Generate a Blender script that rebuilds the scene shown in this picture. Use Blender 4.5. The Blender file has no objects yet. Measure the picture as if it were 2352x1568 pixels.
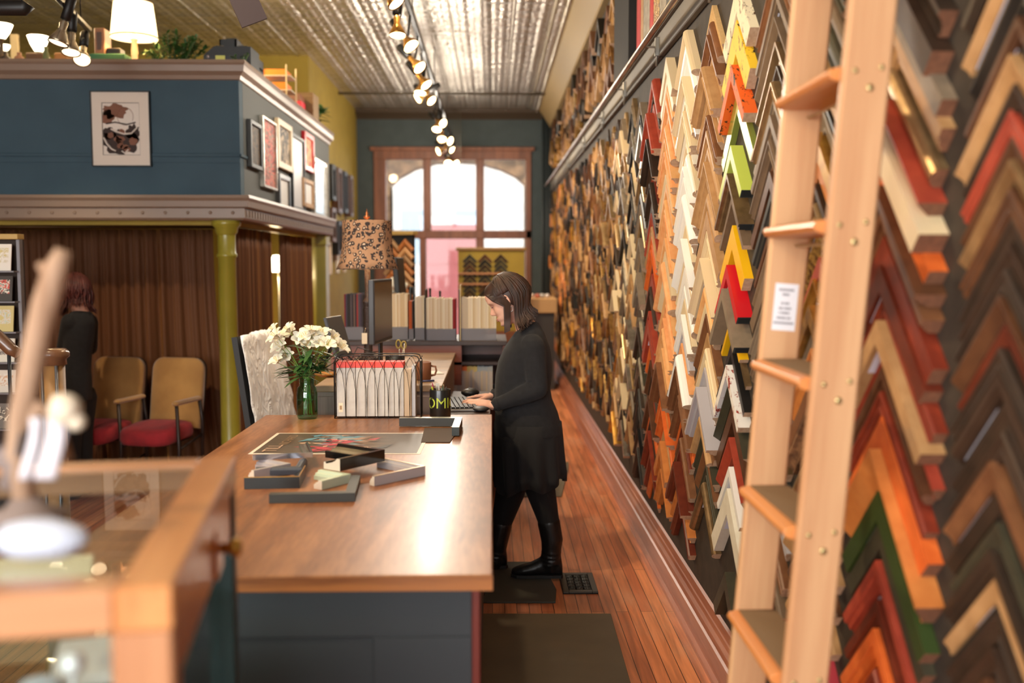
import bpy, math, random
from mathutils import Vector, Matrix, Euler
sc = bpy.context.scene
COL = sc.collection
PI = math.pi
rnd = random.Random(7)
# ------------------------------------------------------------------ camera
F = 2287.0; CAMZ = 1.60
PITCH = math.atan(179.0/F); YAW = math.atan(46.0*math.cos(PITCH)/F)
cd = bpy.data.cameras.new('camera'); cam = bpy.data.objects.new('camera', cd); COL.objects.link(cam)
cd.sensor_width = 36.0; cd.lens = F/2352*36.0
cd.clip_start = 0.05; cd.clip_end = 200
cam.location = (0, 0, CAMZ); cam.rotation_euler = (PI/2-PITCH, 0, -YAW)
cd.dof.use_dof = True; cd.dof.focus_distance = 4.25; cd.dof.aperture_fstop = 1.6; cd.dof.aperture_blades = 0
sc.camera = cam
sc.view_settings.view_transform = 'Standard'; sc.view_settings.look = 'None'
sc.view_settings.exposure = 1.0; sc.view_settings.gamma = 1.0; sc.view_settings.use_curve_mapping = False
# ------------------------------------------------------------------ world and daylight
w = bpy.data.worlds.new('world'); sc.world = w; w.use_nodes = True
wb = w.node_tree.nodes['Background']; wb.inputs[0].default_value = (0.93, 0.97, 1.0, 1); wb.inputs[1].default_value = 2.7
def area(name, loc, target, sx, sy, power, color):
    l = bpy.data.lights.new(name, 'AREA'); l.shape = 'RECTANGLE'; l.size = sx; l.size_y = sy
    l.energy = power; l.color = color
    o = bpy.data.objects.new(name, l); COL.objects.link(o); o.location = loc
    o.rotation_euler = (Vector(target)-Vector(loc)).to_track_quat('-Z', 'Y').to_euler()
    return o
def point(name, loc, power, color=(1, .74, .42), r=.05):
    l = bpy.data.lights.new(name, 'POINT'); l.energy = power; l.color = color; l.shadow_soft_size = r
    o = bpy.data.objects.new(name, l); COL.objects.link(o); o.location = loc
    return o
def spot(name, loc, target, power, color=(1, .76, .46), ang=80, r=.05, blend=.6):
    l = bpy.data.lights.new(name, 'SPOT'); l.energy = power; l.color = color; l.shadow_soft_size = r
    l.spot_size = math.radians(ang); l.spot_blend = blend
    o = bpy.data.objects.new(name, l); COL.objects.link(o); o.location = loc
    o.rotation_euler = (Vector(target)-Vector(loc)).to_track_quat('-Z', 'Y').to_euler()
    return o
# daylight from the shop window behind the camera, and tungsten from the ceiling tracks left of it
area('window_daylight', (-2.2, -2.7, 2.0), (-.1, 5, 1.1), 5.0, 2.4, 118, (1, .965, .92))
spot('track_tungsten_near', (-2.2, .9, 3.7), (.75, 2.6, 1.2), 70, ang=85, r=.12)
spot('track_tungsten_left', (-1.9, 3.2, 3.7), (.9, 4.4, 1.3), 140, ang=100, r=.1)
spot('track_tungsten_case', (-1.7, -.3, 3.7), (-.6, 1.4, 1.2), 12, ang=70, r=.1)
spot('track_tungsten_counter', (-.4, 5.6, 3.6), (-.5, 3.8, .9), 40, ang=80, r=.08)
spot('track_tungsten_curtain', (-3.0, 4.4, 3.6), (-2.7, 7.7, .62), 130, (1, .78, .5), 28, .06, .9)
spot('track_tungsten_wrap', (-.6, 4.6, 3.4), (-1.25, 5.6, .9), 45, (1, .9, .76), 50, .05)
for _y in (7.5, 9.5, 11.5, 13.5): spot('track_tungsten_wall', (-.6, _y-.8, 3.3), (.92, _y, 1.6), 75, ang=85, r=.05)
for _y, _p in ((7.4, 34), (9.8, 40), (12.4, 36), (14.2, 26)): point('track_spill_fill', (-.62, _y, 3.0), _p*.85, (1, .91, .78), .12)  # bare points added to brighten mezzanine side, ceiling and back wall
# ------------------------------------------------------------------ pixel -> place helpers
_a, _p = YAW, PITCH
FWD = Vector((math.sin(_a)*math.cos(_p), math.cos(_a)*math.cos(_p), -math.sin(_p)))
RGT = Vector((math.cos(_a), -math.sin(_a), 0)); UPV = RGT.cross(FWD)
def at(px, py, Y=None, X=None, Z=None):
    d = FWD*F + RGT*(px-1176) + UPV*(784-py); o = Vector((0, 0, CAMZ))
    if Y is not None: t = Y/d.y
    elif X is not None: t = X/d.x
    else: t = (Z-CAMZ)/d.z
    return o+d*t
# ------------------------------------------------------------------ materials
def lin(c):
    r = []
    for v in c[:3]:
        v = v/255.0
        r.append(v/12.92 if v <= .04045 else ((v+.055)/1.055)**2.4)
    return (r[0], r[1], r[2], 1)
MATS = {}
def _new(name):
    m = bpy.data.materials.new(name); m.use_nodes = True
    return m, m.node_tree, m.node_tree.nodes['Principled BSDF']
def nd(nt, t, **kw):
    n = nt.nodes.new(t)
    for k, v in kw.items(): setattr(n, k, v)
    return n
def mat(name, c=(128, 128, 128), rough=.5, metal=0., c2=None, vs=8., bump=0., bs=60., coat=0., stretch=None, emit=0, alpha=None, trans=0, spec=None, sheen=0, ior=None):
    """plain or mottled material; c2 mixes in by noise; stretch=(x,y,z) scales the noise space"""
    if name in MATS: return MATS[name]
    m, nt, b = _new(name); L = nt.links.new
    b.inputs['Base Color'].default_value = lin(c); b.inputs['Roughness'].default_value = rough
    b.inputs['Metallic'].default_value = metal
    if coat: b.inputs['Coat Weight'].default_value = coat; b.inputs['Coat Roughness'].default_value = .12
    if trans: b.inputs['Transmission Weight'].default_value = trans
    if ior: b.inputs['IOR'].default_value = ior
    if spec is not None: b.inputs['Specular IOR Level'].default_value = spec
    if sheen: b.inputs['Sheen Weight'].default_value = sheen
    if emit: b.inputs['Emission Color'].default_value = lin(c); b.inputs['Emission Strength'].default_value = emit
    tc = None
    if c2 is not None or bump:
        tc = nd(nt, 'ShaderNodeTexCoord'); mp = nd(nt, 'ShaderNodeMapping'); L(tc.outputs['Object'], mp.inputs[0])
        if stretch: mp.inputs['Scale'].default_value = stretch
    if c2 is not None:
        n = nd(nt, 'ShaderNodeTexNoise'); n.inputs['Scale'].default_value = vs; n.inputs['Detail'].default_value = 4
        L(mp.outputs[0], n.inputs['Vector'])
        r = nd(nt, 'ShaderNodeValToRGB'); r.color_ramp.elements[0].position = .35; r.color_ramp.elements[1].position = .65
        r.color_ramp.elements[0].color = lin(c); r.color_ramp.elements[1].color = lin(c2)
        L(n.outputs[0], r.inputs[0]); L(r.outputs[0], b.inputs['Base Color'])
    if bump:
        n2 = nd(nt, 'ShaderNodeTexNoise'); n2.inputs['Scale'].default_value = bs; n2.inputs['Detail'].default_value = 3
        L(mp.outputs[0], n2.inputs['Vector'])
        bp = nd(nt, 'ShaderNodeBump'); bp.inputs['Strength'].default_value = bump; bp.inputs['Distance'].default_value = .005
        L(n2.outputs[0], bp.inputs['Height']); L(bp.outputs[0], b.inputs['Normal'])
    MATS[name] = m; return m
def wood(name, c1, c2, axis='Y', sc_=10., rough=.4, coat=0., c3=None, st=.06):
    """grain that runs along one object axis"""
    if name in MATS: return MATS[name]
    m, nt, b = _new(name); L = nt.links.new
    tc = nd(nt, 'ShaderNodeTexCoord'); mp = nd(nt, 'ShaderNodeMapping'); L(tc.outputs['Object'], mp.inputs[0])
    s = [1, 1, 1]; s['XYZ'.index(axis)] = st; mp.inputs['Scale'].default_value = s
    n = nd(nt, 'ShaderNodeTexNoise'); n.inputs['Scale'].default_value = sc_; n.inputs['Detail'].default_value = 6; n.inputs['Distortion'].default_value = .6
    L(mp.outputs[0], n.inputs['Vector'])
    n2 = nd(nt, 'ShaderNodeTexNoise'); n2.inputs['Scale'].default_value = sc_*9; n2.inputs['Detail'].default_value = 2
    L(mp.outputs[0], n2.inputs['Vector'])
    mx = nd(nt, 'ShaderNodeMath', operation='MULTIPLY_ADD'); mx.inputs[1].default_value = .35
    L(n2.outputs[0], mx.inputs[0]); L(n.outputs[0], mx.inputs[2])
    r = nd(nt, 'ShaderNodeValToRGB'); e = r.color_ramp.elements; e[0].position = .5; e[1].position = .82
    e[0].color = lin(c1); e[1].color = lin(c2)
    if c3: k = e.new(.66); k.color = lin(c3)
    L(mx.outputs[0], r.inputs[0]); L(r.outputs[0], b.inputs['Base Color'])
    b.inputs['Roughness'].default_value = rough
    if coat: b.inputs['Coat Weight'].default_value = coat; b.inputs['Coat Roughness'].default_value = .15
    bp = nd(nt, 'ShaderNodeBump'); bp.inputs['Strength'].default_value = .12; bp.inputs['Distance'].default_value = .002
    L(mx.outputs[0], bp.inputs['Height']); L(bp.outputs[0], b.inputs['Normal'])
    MATS[name] = m; return m
def emis(name, c, s):
    if name in MATS: return MATS[name]
    m, nt, b = _new(name); b.inputs['Base Color'].default_value = lin(c)
    b.inputs['Emission Color'].default_value = lin(c); b.inputs['Emission Strength'].default_value = s
    MATS[name] = m; return m
def glass(name, c=(250, 252, 251), rough=.02, a=.12):
    """thin clear pane: mostly see-through with a sharp reflection"""
    if name in MATS: return MATS[name]
    m = bpy.data.materials.new(name); m.use_nodes = True; nt = m.node_tree; nt.nodes.clear(); L = nt.links.new
    o = nd(nt, 'ShaderNodeOutputMaterial'); t = nd(nt, 'ShaderNodeBsdfTransparent'); g = nd(nt, 'ShaderNodeBsdfGlossy')
    t.inputs[0].default_value = lin(c); g.inputs['Roughness'].default_value = rough
    f = nd(nt, 'ShaderNodeFresnel'); f.inputs[0].default_value = 1.45
    ad = nd(nt, 'ShaderNodeMath', operation='ADD'); ad.inputs[1].default_value = a*.3; L(f.outputs[0], ad.inputs[0])
    ge = nd(nt, 'ShaderNodeNewGeometry'); iv = nd(nt, 'ShaderNodeMath', operation='SUBTRACT'); iv.inputs[0].default_value = 1; L(ge.outputs['Backfacing'], iv.inputs[1])
    am = nd(nt, 'ShaderNodeMath', operation='MULTIPLY'); L(ad.outputs[0], am.inputs[0]); L(iv.outputs[0], am.inputs[1]); ad = am
    mx = nd(nt, 'ShaderNodeMixShader'); L(ad.outputs[0], mx.inputs[0]); L(t.outputs[0], mx.inputs[1]); L(g.outputs[0], mx.inputs[2])
    L(mx.outputs[0], o.inputs[0]); MATS[name] = m; return m
# ------------------------------------------------------------------ mesh builder
class MB:
    def __init__(s): s.v = []; s.f = []; s.m = []; s.s = []
    def add(s, vs, fs, mi=0, smooth=False, M=None):
        o = len(s.v)
        for p in vs:
            p = Vector(p)
            s.v.append(tuple(M @ p) if M is not None else tuple(p))
        for f in fs: s.f.append([i+o for i in f]); s.m.append(mi); s.s.append(smooth)
        return s
    def box(s, a, b, mi=0, M=None, ch=0.):
        x0, y0, z0 = [min(a[i], b[i]) for i in range(3)]; x1, y1, z1 = [max(a[i], b[i]) for i in range(3)]
        c = min(ch, (x1-x0)*.45, (y1-y0)*.45, (z1-z0)*.45)
        if c <= 0:
            vs = [(x, y, z) for z in (z0, z1) for y in (y0, y1) for x in (x0, x1)]
            fs = [(0, 2, 3, 1), (4, 5, 7, 6), (0, 1, 5, 4), (2, 6, 7, 3), (0, 4, 6, 2), (1, 3, 7, 5)]
            return s.add(vs, fs, mi, False, M)
        # chamfered box
        vs = []; fs = []; idx = {}
        X = (x0, x1); Yy = (y0, y1); Zz = (z0, z1)
        for i in range(2):
            for j in range(2):
                for k in range(2):
                    sx = 1 if i == 0 else -1; sy = 1 if j == 0 else -1; sz = 1 if k == 0 else -1
                    idx[i, j, k, 0] = len(vs); vs.append((X[i], Yy[j]+sy*c, Zz[k]+sz*c))
                    idx[i, j, k, 1] = len(vs); vs.append((X[i]+sx*c, Yy[j], Zz[k]+sz*c))
                    idx[i, j, k, 2] = len(vs); vs.append((X[i]+sx*c, Yy[j]+sy*c, Zz[k]))
        def quad(l): fs.append(tuple(l))
        quad([idx[0, 0, 0, 0], idx[0, 0, 1, 0], idx[0, 1, 1, 0], idx[0, 1, 0, 0]]); quad([idx[1, 0, 0, 0], idx[1, 1, 0, 0], idx[1, 1, 1, 0], idx[1, 0, 1, 0]])
        quad([idx[0, 0, 0, 1], idx[1, 0, 0, 1], idx[1, 0, 1, 1], idx[0, 0, 1, 1]]); quad([idx[0, 1, 0, 1], idx[0, 1, 1, 1], idx[1, 1, 1, 1], idx[1, 1, 0, 1]])
        quad([idx[0, 0, 0, 2], idx[0, 1, 0, 2], idx[1, 1, 0, 2], idx[1, 0, 0, 2]]); quad([idx[0, 0, 1, 2], idx[1, 0, 1, 2], idx[1, 1, 1, 2], idx[0, 1, 1, 2]])
        for i in range(2):
            for j in range(2):
                quad([idx[i, j, 0, 0], idx[i, j, 1, 0], idx[i, j, 1, 1], idx[i, j, 0, 1]])
                quad([idx[i, 0, j, 0], idx[i, 1, j, 0], idx[i, 1, j, 2], idx[i, 0, j, 2]])
                quad([idx[0, i, j, 1], idx[1, i, j, 1], idx[1, i, j, 2], idx[0, i, j, 2]])
                for k in range(2): fs.append((idx[i, j, k, 0], idx[i, j, k, 1], idx[i, j, k, 2]))
        return s.add(vs, fs, mi, False, M)
    def tube(s, pts, r, n=10, mi=0, cap=True, M=None, squash=None, smooth=True):
        """round bar along a polyline; r one value or one per point; squash=(a,b) scales the two axes"""
        pts = [Vector(p) for p in pts]; k = len(pts)
        rr = [r]*k if not hasattr(r, '__len__') else list(r)
        vs = []; fs = []; prev = None
        for i in range(k):
            t = (pts[min(i+1, k-1)]-pts[max(i-1, 0)])
            if t.length < 1e-9: t = Vector((0, 0, 1))
            t.normalize()
            if prev is None:
                u = Vector((0, 0, 1)) if abs(t.z) < .9 else Vector((0, 1, 0))
                u = (u-t*u.dot(t)).normalized()
            else:
                u = prev-t*prev.dot(t)
                u = u.normalized() if u.length > 1e-6 else Vector((1, 0, 0))
            prev = u; wv = t.cross(u)
            sa, sb = squash if squash else (1, 1)
            for j in range(n):
                a = 2*PI*j/n; vs.append(pts[i]+(u*math.cos(a)*sa+wv*math.sin(a)*sb)*rr[i])
        for i in range(k-1):
            for j in range(n):
                fs.append((i*n+j, i*n+(j+1) % n, (i+1)*n+(j+1) % n, (i+1)*n+j))
        s.add(vs, fs, mi, smooth, M)
        if cap:
            s.add(vs[:n], [tuple(range(n))[::-1]], mi, False, M); s.add(vs[-n:], [tuple(range(n))], mi, False, M)
        return s
    def lathe(s, prof, n=24, mi=0, c=(0, 0, 0), M=None, smooth=True):
        """prof [(r,z)...] about the z axis"""
        vs = []; fs = []; k = len(prof)
        for r, z in prof:
            for j in range(n):
                a = 2*PI*j/n; vs.append((c[0]+r*math.cos(a), c[1]+r*math.sin(a), c[2]+z))
        for i in range(k-1):
            for j in range(n): fs.append((i*n+j, i*n+(j+1) % n, (i+1)*n+(j+1) % n, (i+1)*n+j))
        return s.add(vs, fs, mi, smooth, M)
    def ell(s, c, r, n=14, mi=0, M=None):
        prof = []; m = max(6, n//2)
        vs = []; fs = []
        for i in range(m+1):
            t = PI*i/m
            for j in range(n):
                a = 2*PI*j/n; vs.append((c[0]+r[0]*math.sin(t)*math.cos(a), c[1]+r[1]*math.sin(t)*math.sin(a), c[2]-r[2]*math.cos(t)))
        for i in range(m):
            for j in range(n): fs.append((i*n+j, i*n+(j+1) % n, (i+1)*n+(j+1) % n, (i+1)*n+j))
        return s.add(vs, fs, mi, True, M)
    def prism(s, poly, a, b, ax='Y', mi=0, M=None, cmi=None):
        """polygon [(u,v)] extruded from a to b along an axis; u,v are the other two axes in order"""
        def P(u, v, t): return {'X': (t, u, v), 'Y': (u, t, v), 'Z': (u, v, t)}[ax]
        n = len(poly); vs = [P(u, v, a) for u, v in poly]+[P(u, v, b) for u, v in poly]
        s.add(vs, [(j, (j+1) % n, n+(j+1) % n, n+j) for j in range(n)], mi, False, M)
        s.add(vs, [tuple(range(n))[::-1], tuple(range(n, 2*n))], mi if cmi is None else cmi, False, M)
        return s
    def loft(s, rings, mi=0, cap=True, smooth=True, M=None, closed=True):
        n = len(rings[0]); vs = [p for r in rings for p in r]; fs = []
        for i in range(len(rings)-1):
            for j in range(n if closed else n-1):
                fs.append((i*n+j, i*n+(j+1) % n, (i+1)*n+(j+1) % n, (i+1)*n+j))
        s.add(vs, fs, mi, smooth, M)
        if cap: s.add(rings[0], [tuple(range(n))[::-1]], mi, smooth, M); s.add(rings[-1], [tuple(range(n))], mi, smooth, M)
        return s
    def build(s, name, mats, parent=None, loc=None, weld=True):
        me = bpy.data.meshes.new(name); me.from_pydata(s.v, [], s.f); me.update()
        if not isinstance(mats, (list, tuple)): mats = [mats]
        for m in mats: me.materials.append(m)
        for p, mi, sm in zip(me.polygons, s.m, s.s): p.material_index = mi; p.use_smooth = sm
        import bmesh
        bm = bmesh.new(); bm.from_mesh(me)
        if weld: bmesh.ops.remove_doubles(bm, verts=bm.verts, dist=1e-5)
        bmesh.ops.recalc_face_normals(bm, faces=bm.faces); bm.to_mesh(me); bm.free()
        o = bpy.data.objects.new(name, me); COL.objects.link(o)
        if parent is not None: o.parent = parent
        if loc is not None: o.location = loc
        return o
def tag(o, label=None, cat=None, group=None, kind=None):
    if label: o['label'] = label
    if cat: o['category'] = cat
    if group: o['group'] = group
    if kind: o['kind'] = kind
    return o
def thing(name, loc, label, cat, group=None, rz=0.):
    o = bpy.data.objects.new(name, None); COL.objects.link(o); o.location = loc; o.rotation_euler = (0, 0, rz)
    o.empty_display_size = .05
    return tag(o, label, cat, group)
def struct(name, mb, mats, parent=None):
    o = mb.build(name, mats, parent)
    if parent is None: o['kind'] = 'structure'
    return o
def copy_tree(o, parent=None):
    c = o.copy(); COL.objects.link(c); c.parent = parent
    for ch in [x for x in bpy.data.objects if x.parent == o]: copy_tree(ch, c)
    return c
def bevel(o, wd=.003, seg=2):
    m = o.modifiers.new('bevel', 'BEVEL'); m.width = wd; m.segments = seg; m.limit_method = 'ANGLE'; return o
def subsurf(o, l=1):
    m = o.modifiers.new('subsurf', 'SUBSURF'); m.levels = l; m.render_levels = l; return o
def text_mesh(txt, size, bold=0.):
    """flat lettering as verts/faces, centred on the origin in the XY plane"""
    cu = bpy.data.curves.new('lettering', 'FONT'); cu.body = txt; cu.size = size; cu.offset = bold; cu.align_x = 'CENTER'; cu.align_y = 'CENTER'
    o = bpy.data.objects.new('lettering', cu); COL.objects.link(o)
    dg = bpy.context.evaluated_depsgraph_get(); me = o.evaluated_get(dg).to_mesh()
    vs = [tuple(v.co) for v in me.vertices]; fs = [tuple(p.vertices) for p in me.polygons]
    o.evaluated_get(dg).to_mesh_clear(); bpy.data.objects.remove(o); bpy.data.curves.remove(cu)
    return vs, fs
# ================================================================== THE ROOM
XR = .92; YB = 15.5; ZC = 3.94; XL = -2.07
def floor_mat():
    m, nt, b = _new('plank_floor'); L = nt.links.new
    tc = nd(nt, 'ShaderNodeTexCoord'); sp = nd(nt, 'ShaderNodeSeparateXYZ'); L(tc.outputs['Object'], sp.inputs[0])
    cb = nd(nt, 'ShaderNodeCombineXYZ'); L(sp.outputs[1], cb.inputs[0]); L(sp.outputs[0], cb.inputs[1])
    br = nd(nt, 'ShaderNodeTexBrick'); L(cb.outputs[0], br.inputs['Vector'])
    br.inputs['Scale'].default_value = 1; br.inputs['Brick Width'].default_value = 1.7; br.inputs['Row Height'].default_value = .057
    br.inputs['Mortar Size'].default_value = .0016; br.inputs['Mortar Smooth'].default_value = .1; br.offset = .37; br.offset_frequency = 2
    br.inputs['Color1'].default_value = lin((222, 146, 100)); br.inputs['Color2'].default_value = lin((190, 108, 68)); br.inputs['Mortar'].default_value = lin((48, 24, 14))
    mp = nd(nt, 'ShaderNodeMapping'); mp.inputs['Scale'].default_value = (14, .8, 1); L(tc.outputs['Object'], mp.inputs[0])
    n = nd(nt, 'ShaderNodeTexNoise'); n.inputs['Scale'].default_value = 2.2; n.inputs['Detail'].default_value = 6; n.inputs['Distortion'].default_value = .8; L(mp.outputs[0], n.inputs['Vector'])
    r = nd(nt, 'ShaderNodeValToRGB'); r.color_ramp.elements[0].color = (.62, .58, .55, 1); r.color_ramp.elements[1].color = (1.25, 1.2, 1.15, 1)
    r.color_ramp.elements[0].position = .3; r.color_ramp.elements[1].position = .7; L(n.outputs[0], r.inputs[0])
    mx = nd(nt, 'ShaderNodeMix', data_type='RGBA', blend_type='MULTIPLY'); mx.inputs[0].default_value = 1
    L(br.outputs['Color'], mx.inputs[6]); L(r.outputs[0], mx.inputs[7])
    # worn pale scuffs along the traffic lane
    n2 = nd(nt, 'ShaderNodeTexNoise'); n2.inputs['Scale'].default_value = 1.3; n2.inputs['Detail'].default_value = 7; n2.inputs['Roughness'].default_value = .7
    mp2 = nd(nt, 'ShaderNodeMapping'); mp2.inputs['Scale'].default_value = (3, .8, 1); L(tc.outputs['Object'], mp2.inputs[0]); L(mp2.outputs[0], n2.inputs['Vector'])
    r2 = nd(nt, 'ShaderNodeValToRGB'); r2.color_ramp.elements[0].position = .5; r2.color_ramp.elements[1].position = .72
    r2.color_ramp.elements[0].color = (0, 0, 0, 1); r2.color_ramp.elements[1].color = (.55, .55, .55, 1); L(n2.outputs[0], r2.inputs[0])
    m2 = nd(nt, 'ShaderNodeMix', data_type='RGBA'); L(r2.outputs[0], m2.inputs[0]); L(mx.outputs[2], m2.inputs[6]); m2.inputs[7].default_value = lin((206, 160, 130))
    L(m2.outputs[2], b.inputs['Base Color'])
    rr = nd(nt, 'ShaderNodeMapRange'); rr.inputs[3].default_value = .22; rr.inputs[4].default_value = .5; L(n2.outputs[0], rr.inputs[0]); L(rr.outputs[0], b.inputs['Roughness'])
    bp = nd(nt, 'ShaderNodeBump'); bp.invert = True; bp.inputs['Strength'].default_value = .5; bp.inputs['Distance'].default_value = .003
    L(br.outputs['Fac'], bp.inputs['Height']); L(bp.outputs[0], b.inputs['Normal'])
    return m
def tin_mat():
    m, nt, b = _new('tin_ceiling'); L = nt.links.new
    b.inputs['Metallic'].default_value = .88; b.inputs['Roughness'].default_value = .32
    tc = nd(nt, 'ShaderNodeTexCoord')
    n = nd(nt, 'ShaderNodeTexNoise'); n.inputs['Scale'].default_value = 3; n.inputs['Detail'].default_value = 5; L(tc.outputs['Object'], n.inputs['Vector'])
    r = nd(nt, 'ShaderNodeValToRGB'); r.color_ramp.elements[0].color = lin((186, 180, 166)); r.color_ramp.elements[1].color = lin((232, 226, 214)); L(n.outputs[0], r.inputs[0]); L(r.outputs[0], b.inputs['Base Color'])
    # stamped pattern: small bosses on a square grid inside 0.6 m panels, with raised panel edges
    sp = nd(nt, 'ShaderNodeSeparateXYZ'); L(tc.outputs['Object'], sp.inputs[0])
    def mth(op, a, c=None, v=None):
        k = nd(nt, 'ShaderNodeMath', operation=op); L(a, k.inputs[0])
        if c is not None: L(c, k.inputs[1])
        if v is not None: k.inputs[1].default_value = v
        return k.outputs[0]
    def sin2(o, period, ph=0):
        a = mth('MULTIPLY_ADD', o); a.node.inputs[1].default_value = PI/period; a.node.inputs[2].default_value = ph
        s_ = mth('SINE', a); return mth('ABSOLUTE', s_)
    fx = sin2(sp.outputs[0], .075); fy = sin2(sp.outputs[1], .075)
    boss = mth('MULTIPLY', fx, fy); boss = mth('POWER', boss, v=1.6)
    ex = mth('POWER', sin2(sp.outputs[0], .6, PI/2*1.3), v=14.); ey = mth('POWER', sin2(sp.outputs[1], .3), v=14.)
    e = mth('MAXIMUM', ex, ey)
    mx_ = sin2(sp.outputs[0], .2); my_ = sin2(sp.outputs[1], .2); mid = mth('MULTIPLY', mth('MULTIPLY', mx_, my_), v=1.0)
    h = mth('ADD', mth('MULTIPLY', boss, v=.55), mth('MULTIPLY', e, v=.9)); h = mth('ADD', h, mth('MULTIPLY', mid, v=.6))
    v_ = nd(nt, 'ShaderNodeTexNoise'); v_.inputs['Scale'].default_value = 22; v_.inputs['Detail'].default_value = 3; L(tc.outputs['Object'], v_.inputs['Vector'])
    h = mth('ADD', h, mth('MULTIPLY', v_.outputs[0], v=1.0))
    bp = nd(nt, 'ShaderNodeBump'); bp.inputs['Strength'].default_value = 1; bp.inputs['Distance'].default_value = .024
    L(h, bp.inputs['Height']); L(bp.outputs[0], b.inputs['Normal'])
    return m
M_FLOOR = floor_mat(); M_TIN = tin_mat()
M_PANEL = mat('brown_black_wall_panel', (62, 52, 42), .75, c2=(50, 42, 34), vs=14, bump=.2, bs=200)
M_SLATE = mat('slate_paint', (72, 82, 82), .8, c2=(66, 76, 76), vs=6)
M_OLIVE = mat('yellow_olive_paint', (158, 134, 48), .75, c2=(150, 126, 44), vs=5)
M_BLUE = mat('dark_teal_blue_paint', (52, 76, 88), .75, c2=(47, 70, 82), vs=4)
M_GREYBLUE = mat('grey_blue_paint', (88, 90, 86), .75)
M_TAUPE = mat('taupe_trim_paint', (118, 98, 78), .45)
M_TAUPE2 = mat('worn_taupe_trim', (132, 110, 92), .4)
M_BEIGE = mat('beige_crown_paint', (152, 128, 84), .55)
M_REDWOOD = wood('red_brown_baseboard', (140, 80, 58), (176, 112, 86), 'Y', 14, .4, .3)
M_DOORWOOD = wood('door_frame_wood', (112, 68, 46), (146, 92, 64), 'Z', 12, .5)
struct('floor', MB().box((-6.2, -3, -.1), (2.2, YB+.1, 0)), M_FLOOR)
struct('ceiling', MB().box((-6.2, -3, ZC), (2.2, YB+.1, ZC+.1)), M_TIN)
for i in range(9):      # raised seams between the rows of tin sheets
    x = -1.59-.6*3+.6*i
    if x < .7: struct('trim_%d' % (20+i), MB().tube([(x, -2.9, ZC), (x, YB, ZC)], .012, 8), M_TIN)
struct('wall_right', MB().box((XR, -3, 0), (XR+.2, YB, ZC)), M_PANEL)
struct('wall_left', MB().box((XL-.15, 11.5, 0), (XL, YB, ZC)), M_OLIVE)
struct('wall_far_left', MB().box((-6.2, -3, 0), (-6.0, 11.5, ZC)), mat('brown_plaster', (96, 74, 46), .8))
struct('wall_rear_left', MB().box((-6.2, 11.5, 0), (XL-.15, 11.65, ZC)), M_OLIVE)
struct('wall_front', MB().box((-6.2, -3.1, 0), (2.2, -3, .7)).box((-6.2, -3.1, 3.2), (2.2, -3, ZC)).box((-6.2, -3.1, .7), (-5.2, -3, 3.2)).box((.3, -3.1, .7), (2.2, -3, 3.2)), M_SLATE)
# back wall with the opening for the shopfront
def WB(px, py): return at(px, py, Y=YB)
wx0, wz1 = WB(858, 345).x, WB(858, 345).z; wx1 = WB(1220, 345).x
b = MB().box((XL-.2, YB, 0), (wx0, YB+.25, ZC)).box((wx1, YB, 0), (XR+.2, YB+.25, ZC)).box((wx0, YB, wz1), (wx1, YB+.25, ZC))
struct('wall_back', b, M_SLATE)
# shopfront frame: header, transom bar, mullions
zt0, zt1 = WB(1000, 548).z, WB(1000, 529).z
b = MB()
b.box((wx0, YB-.03, 0), (WB(886, 400).x, YB+.12, wz1), ch=.006).box((WB(1208, 400).x, YB-.03, 0), (wx1, YB+.12, wz1), ch=.006)
b.box((wx0, YB-.035, WB(1000, 366).z), (wx1, YB+.12, wz1), ch=.006).box((wx0, YB-.03, zt0), (wx1, YB+.12, zt1), ch=.006)
for x0, x1 in ((972, 990), (1093, 1112)): b.box((WB(x0, 450).x, YB-.025, zt1), (WB(x1, 450).x, YB+.1, WB(1000, 366).z), ch=.005)
b.box((WB(963, 450).x, YB-.025, 0), (WB(978, 450).x, YB+.1, zt0), ch=.005).box((WB(1093, 450).x, YB-.025, 0), (WB(1112, 450).x, YB+.1, zt0), ch=.005)
b.box((wx0-.05, YB-.06, wz1-.01), (wx1+.05, YB+.02, wz1+.05), ch=.008)
struct('window_1', b, M_DOORWOOD)
g = MB().box((wx0+.02, YB+.05, .9), (wx1-.02, YB+.055, wz1-.05)); struct('window_2', g, glass('shopfront_glass', a=0))
b = MB().box((WB(886, 600).x, YB, 0), (WB(972, 600).x, YB+.1, .8), ch=.004).box((WB(1112, 600).x, YB, 0), (WB(1208, 600).x, YB+.1, .8), ch=.004)
struct('trim_1', b, M_DOORWOOD)
# pipes on the back wall beside the shopfront
b = MB()
for px in (1247, 1256, 1263): b.tube([(WB(px, 330).x, YB-.06, 0.02), (WB(px, 330).x, YB-.06, ZC-.05)], .022, 10)
tag(b.build('wall_pipe', mat('slate_gloss', (54, 60, 60), .45)), 'dark slate painted pipes running up the back wall corner beside the shopfront', 'pipe')
# cornice of the back wall, crown on the right wall
b = MB().prism([(YB, ZC), (YB-.16, ZC), (YB-.13, ZC-.05), (YB-.05, ZC-.1), (YB, ZC-.14)], XL, XR, 'X'); struct('trim_2', b, mat('shadow_brown_cornice', (70, 58, 44), .6))  # shadow at the wall top painted into the cornice as dark brown
b = MB().prism([(XR, ZC-.3), (XR-.05, ZC-.3), (XR-.055, ZC-.27), (XR-.2, ZC-.05), (XR-.21, ZC), (XR, ZC)], -3, YB-.3, 'Y'); struct('trim_3', b, M_BEIGE)
b = MB()
b.box((XR-.34, -3, ZC-.03), (XR-.21, YB-.2, ZC))
for i in range(150): b.ell((XR-.235, 4.6+i*.072, ZC-.035), (.016, .02, .014), 8)
struct('trim_4', b, M_TIN)
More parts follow.
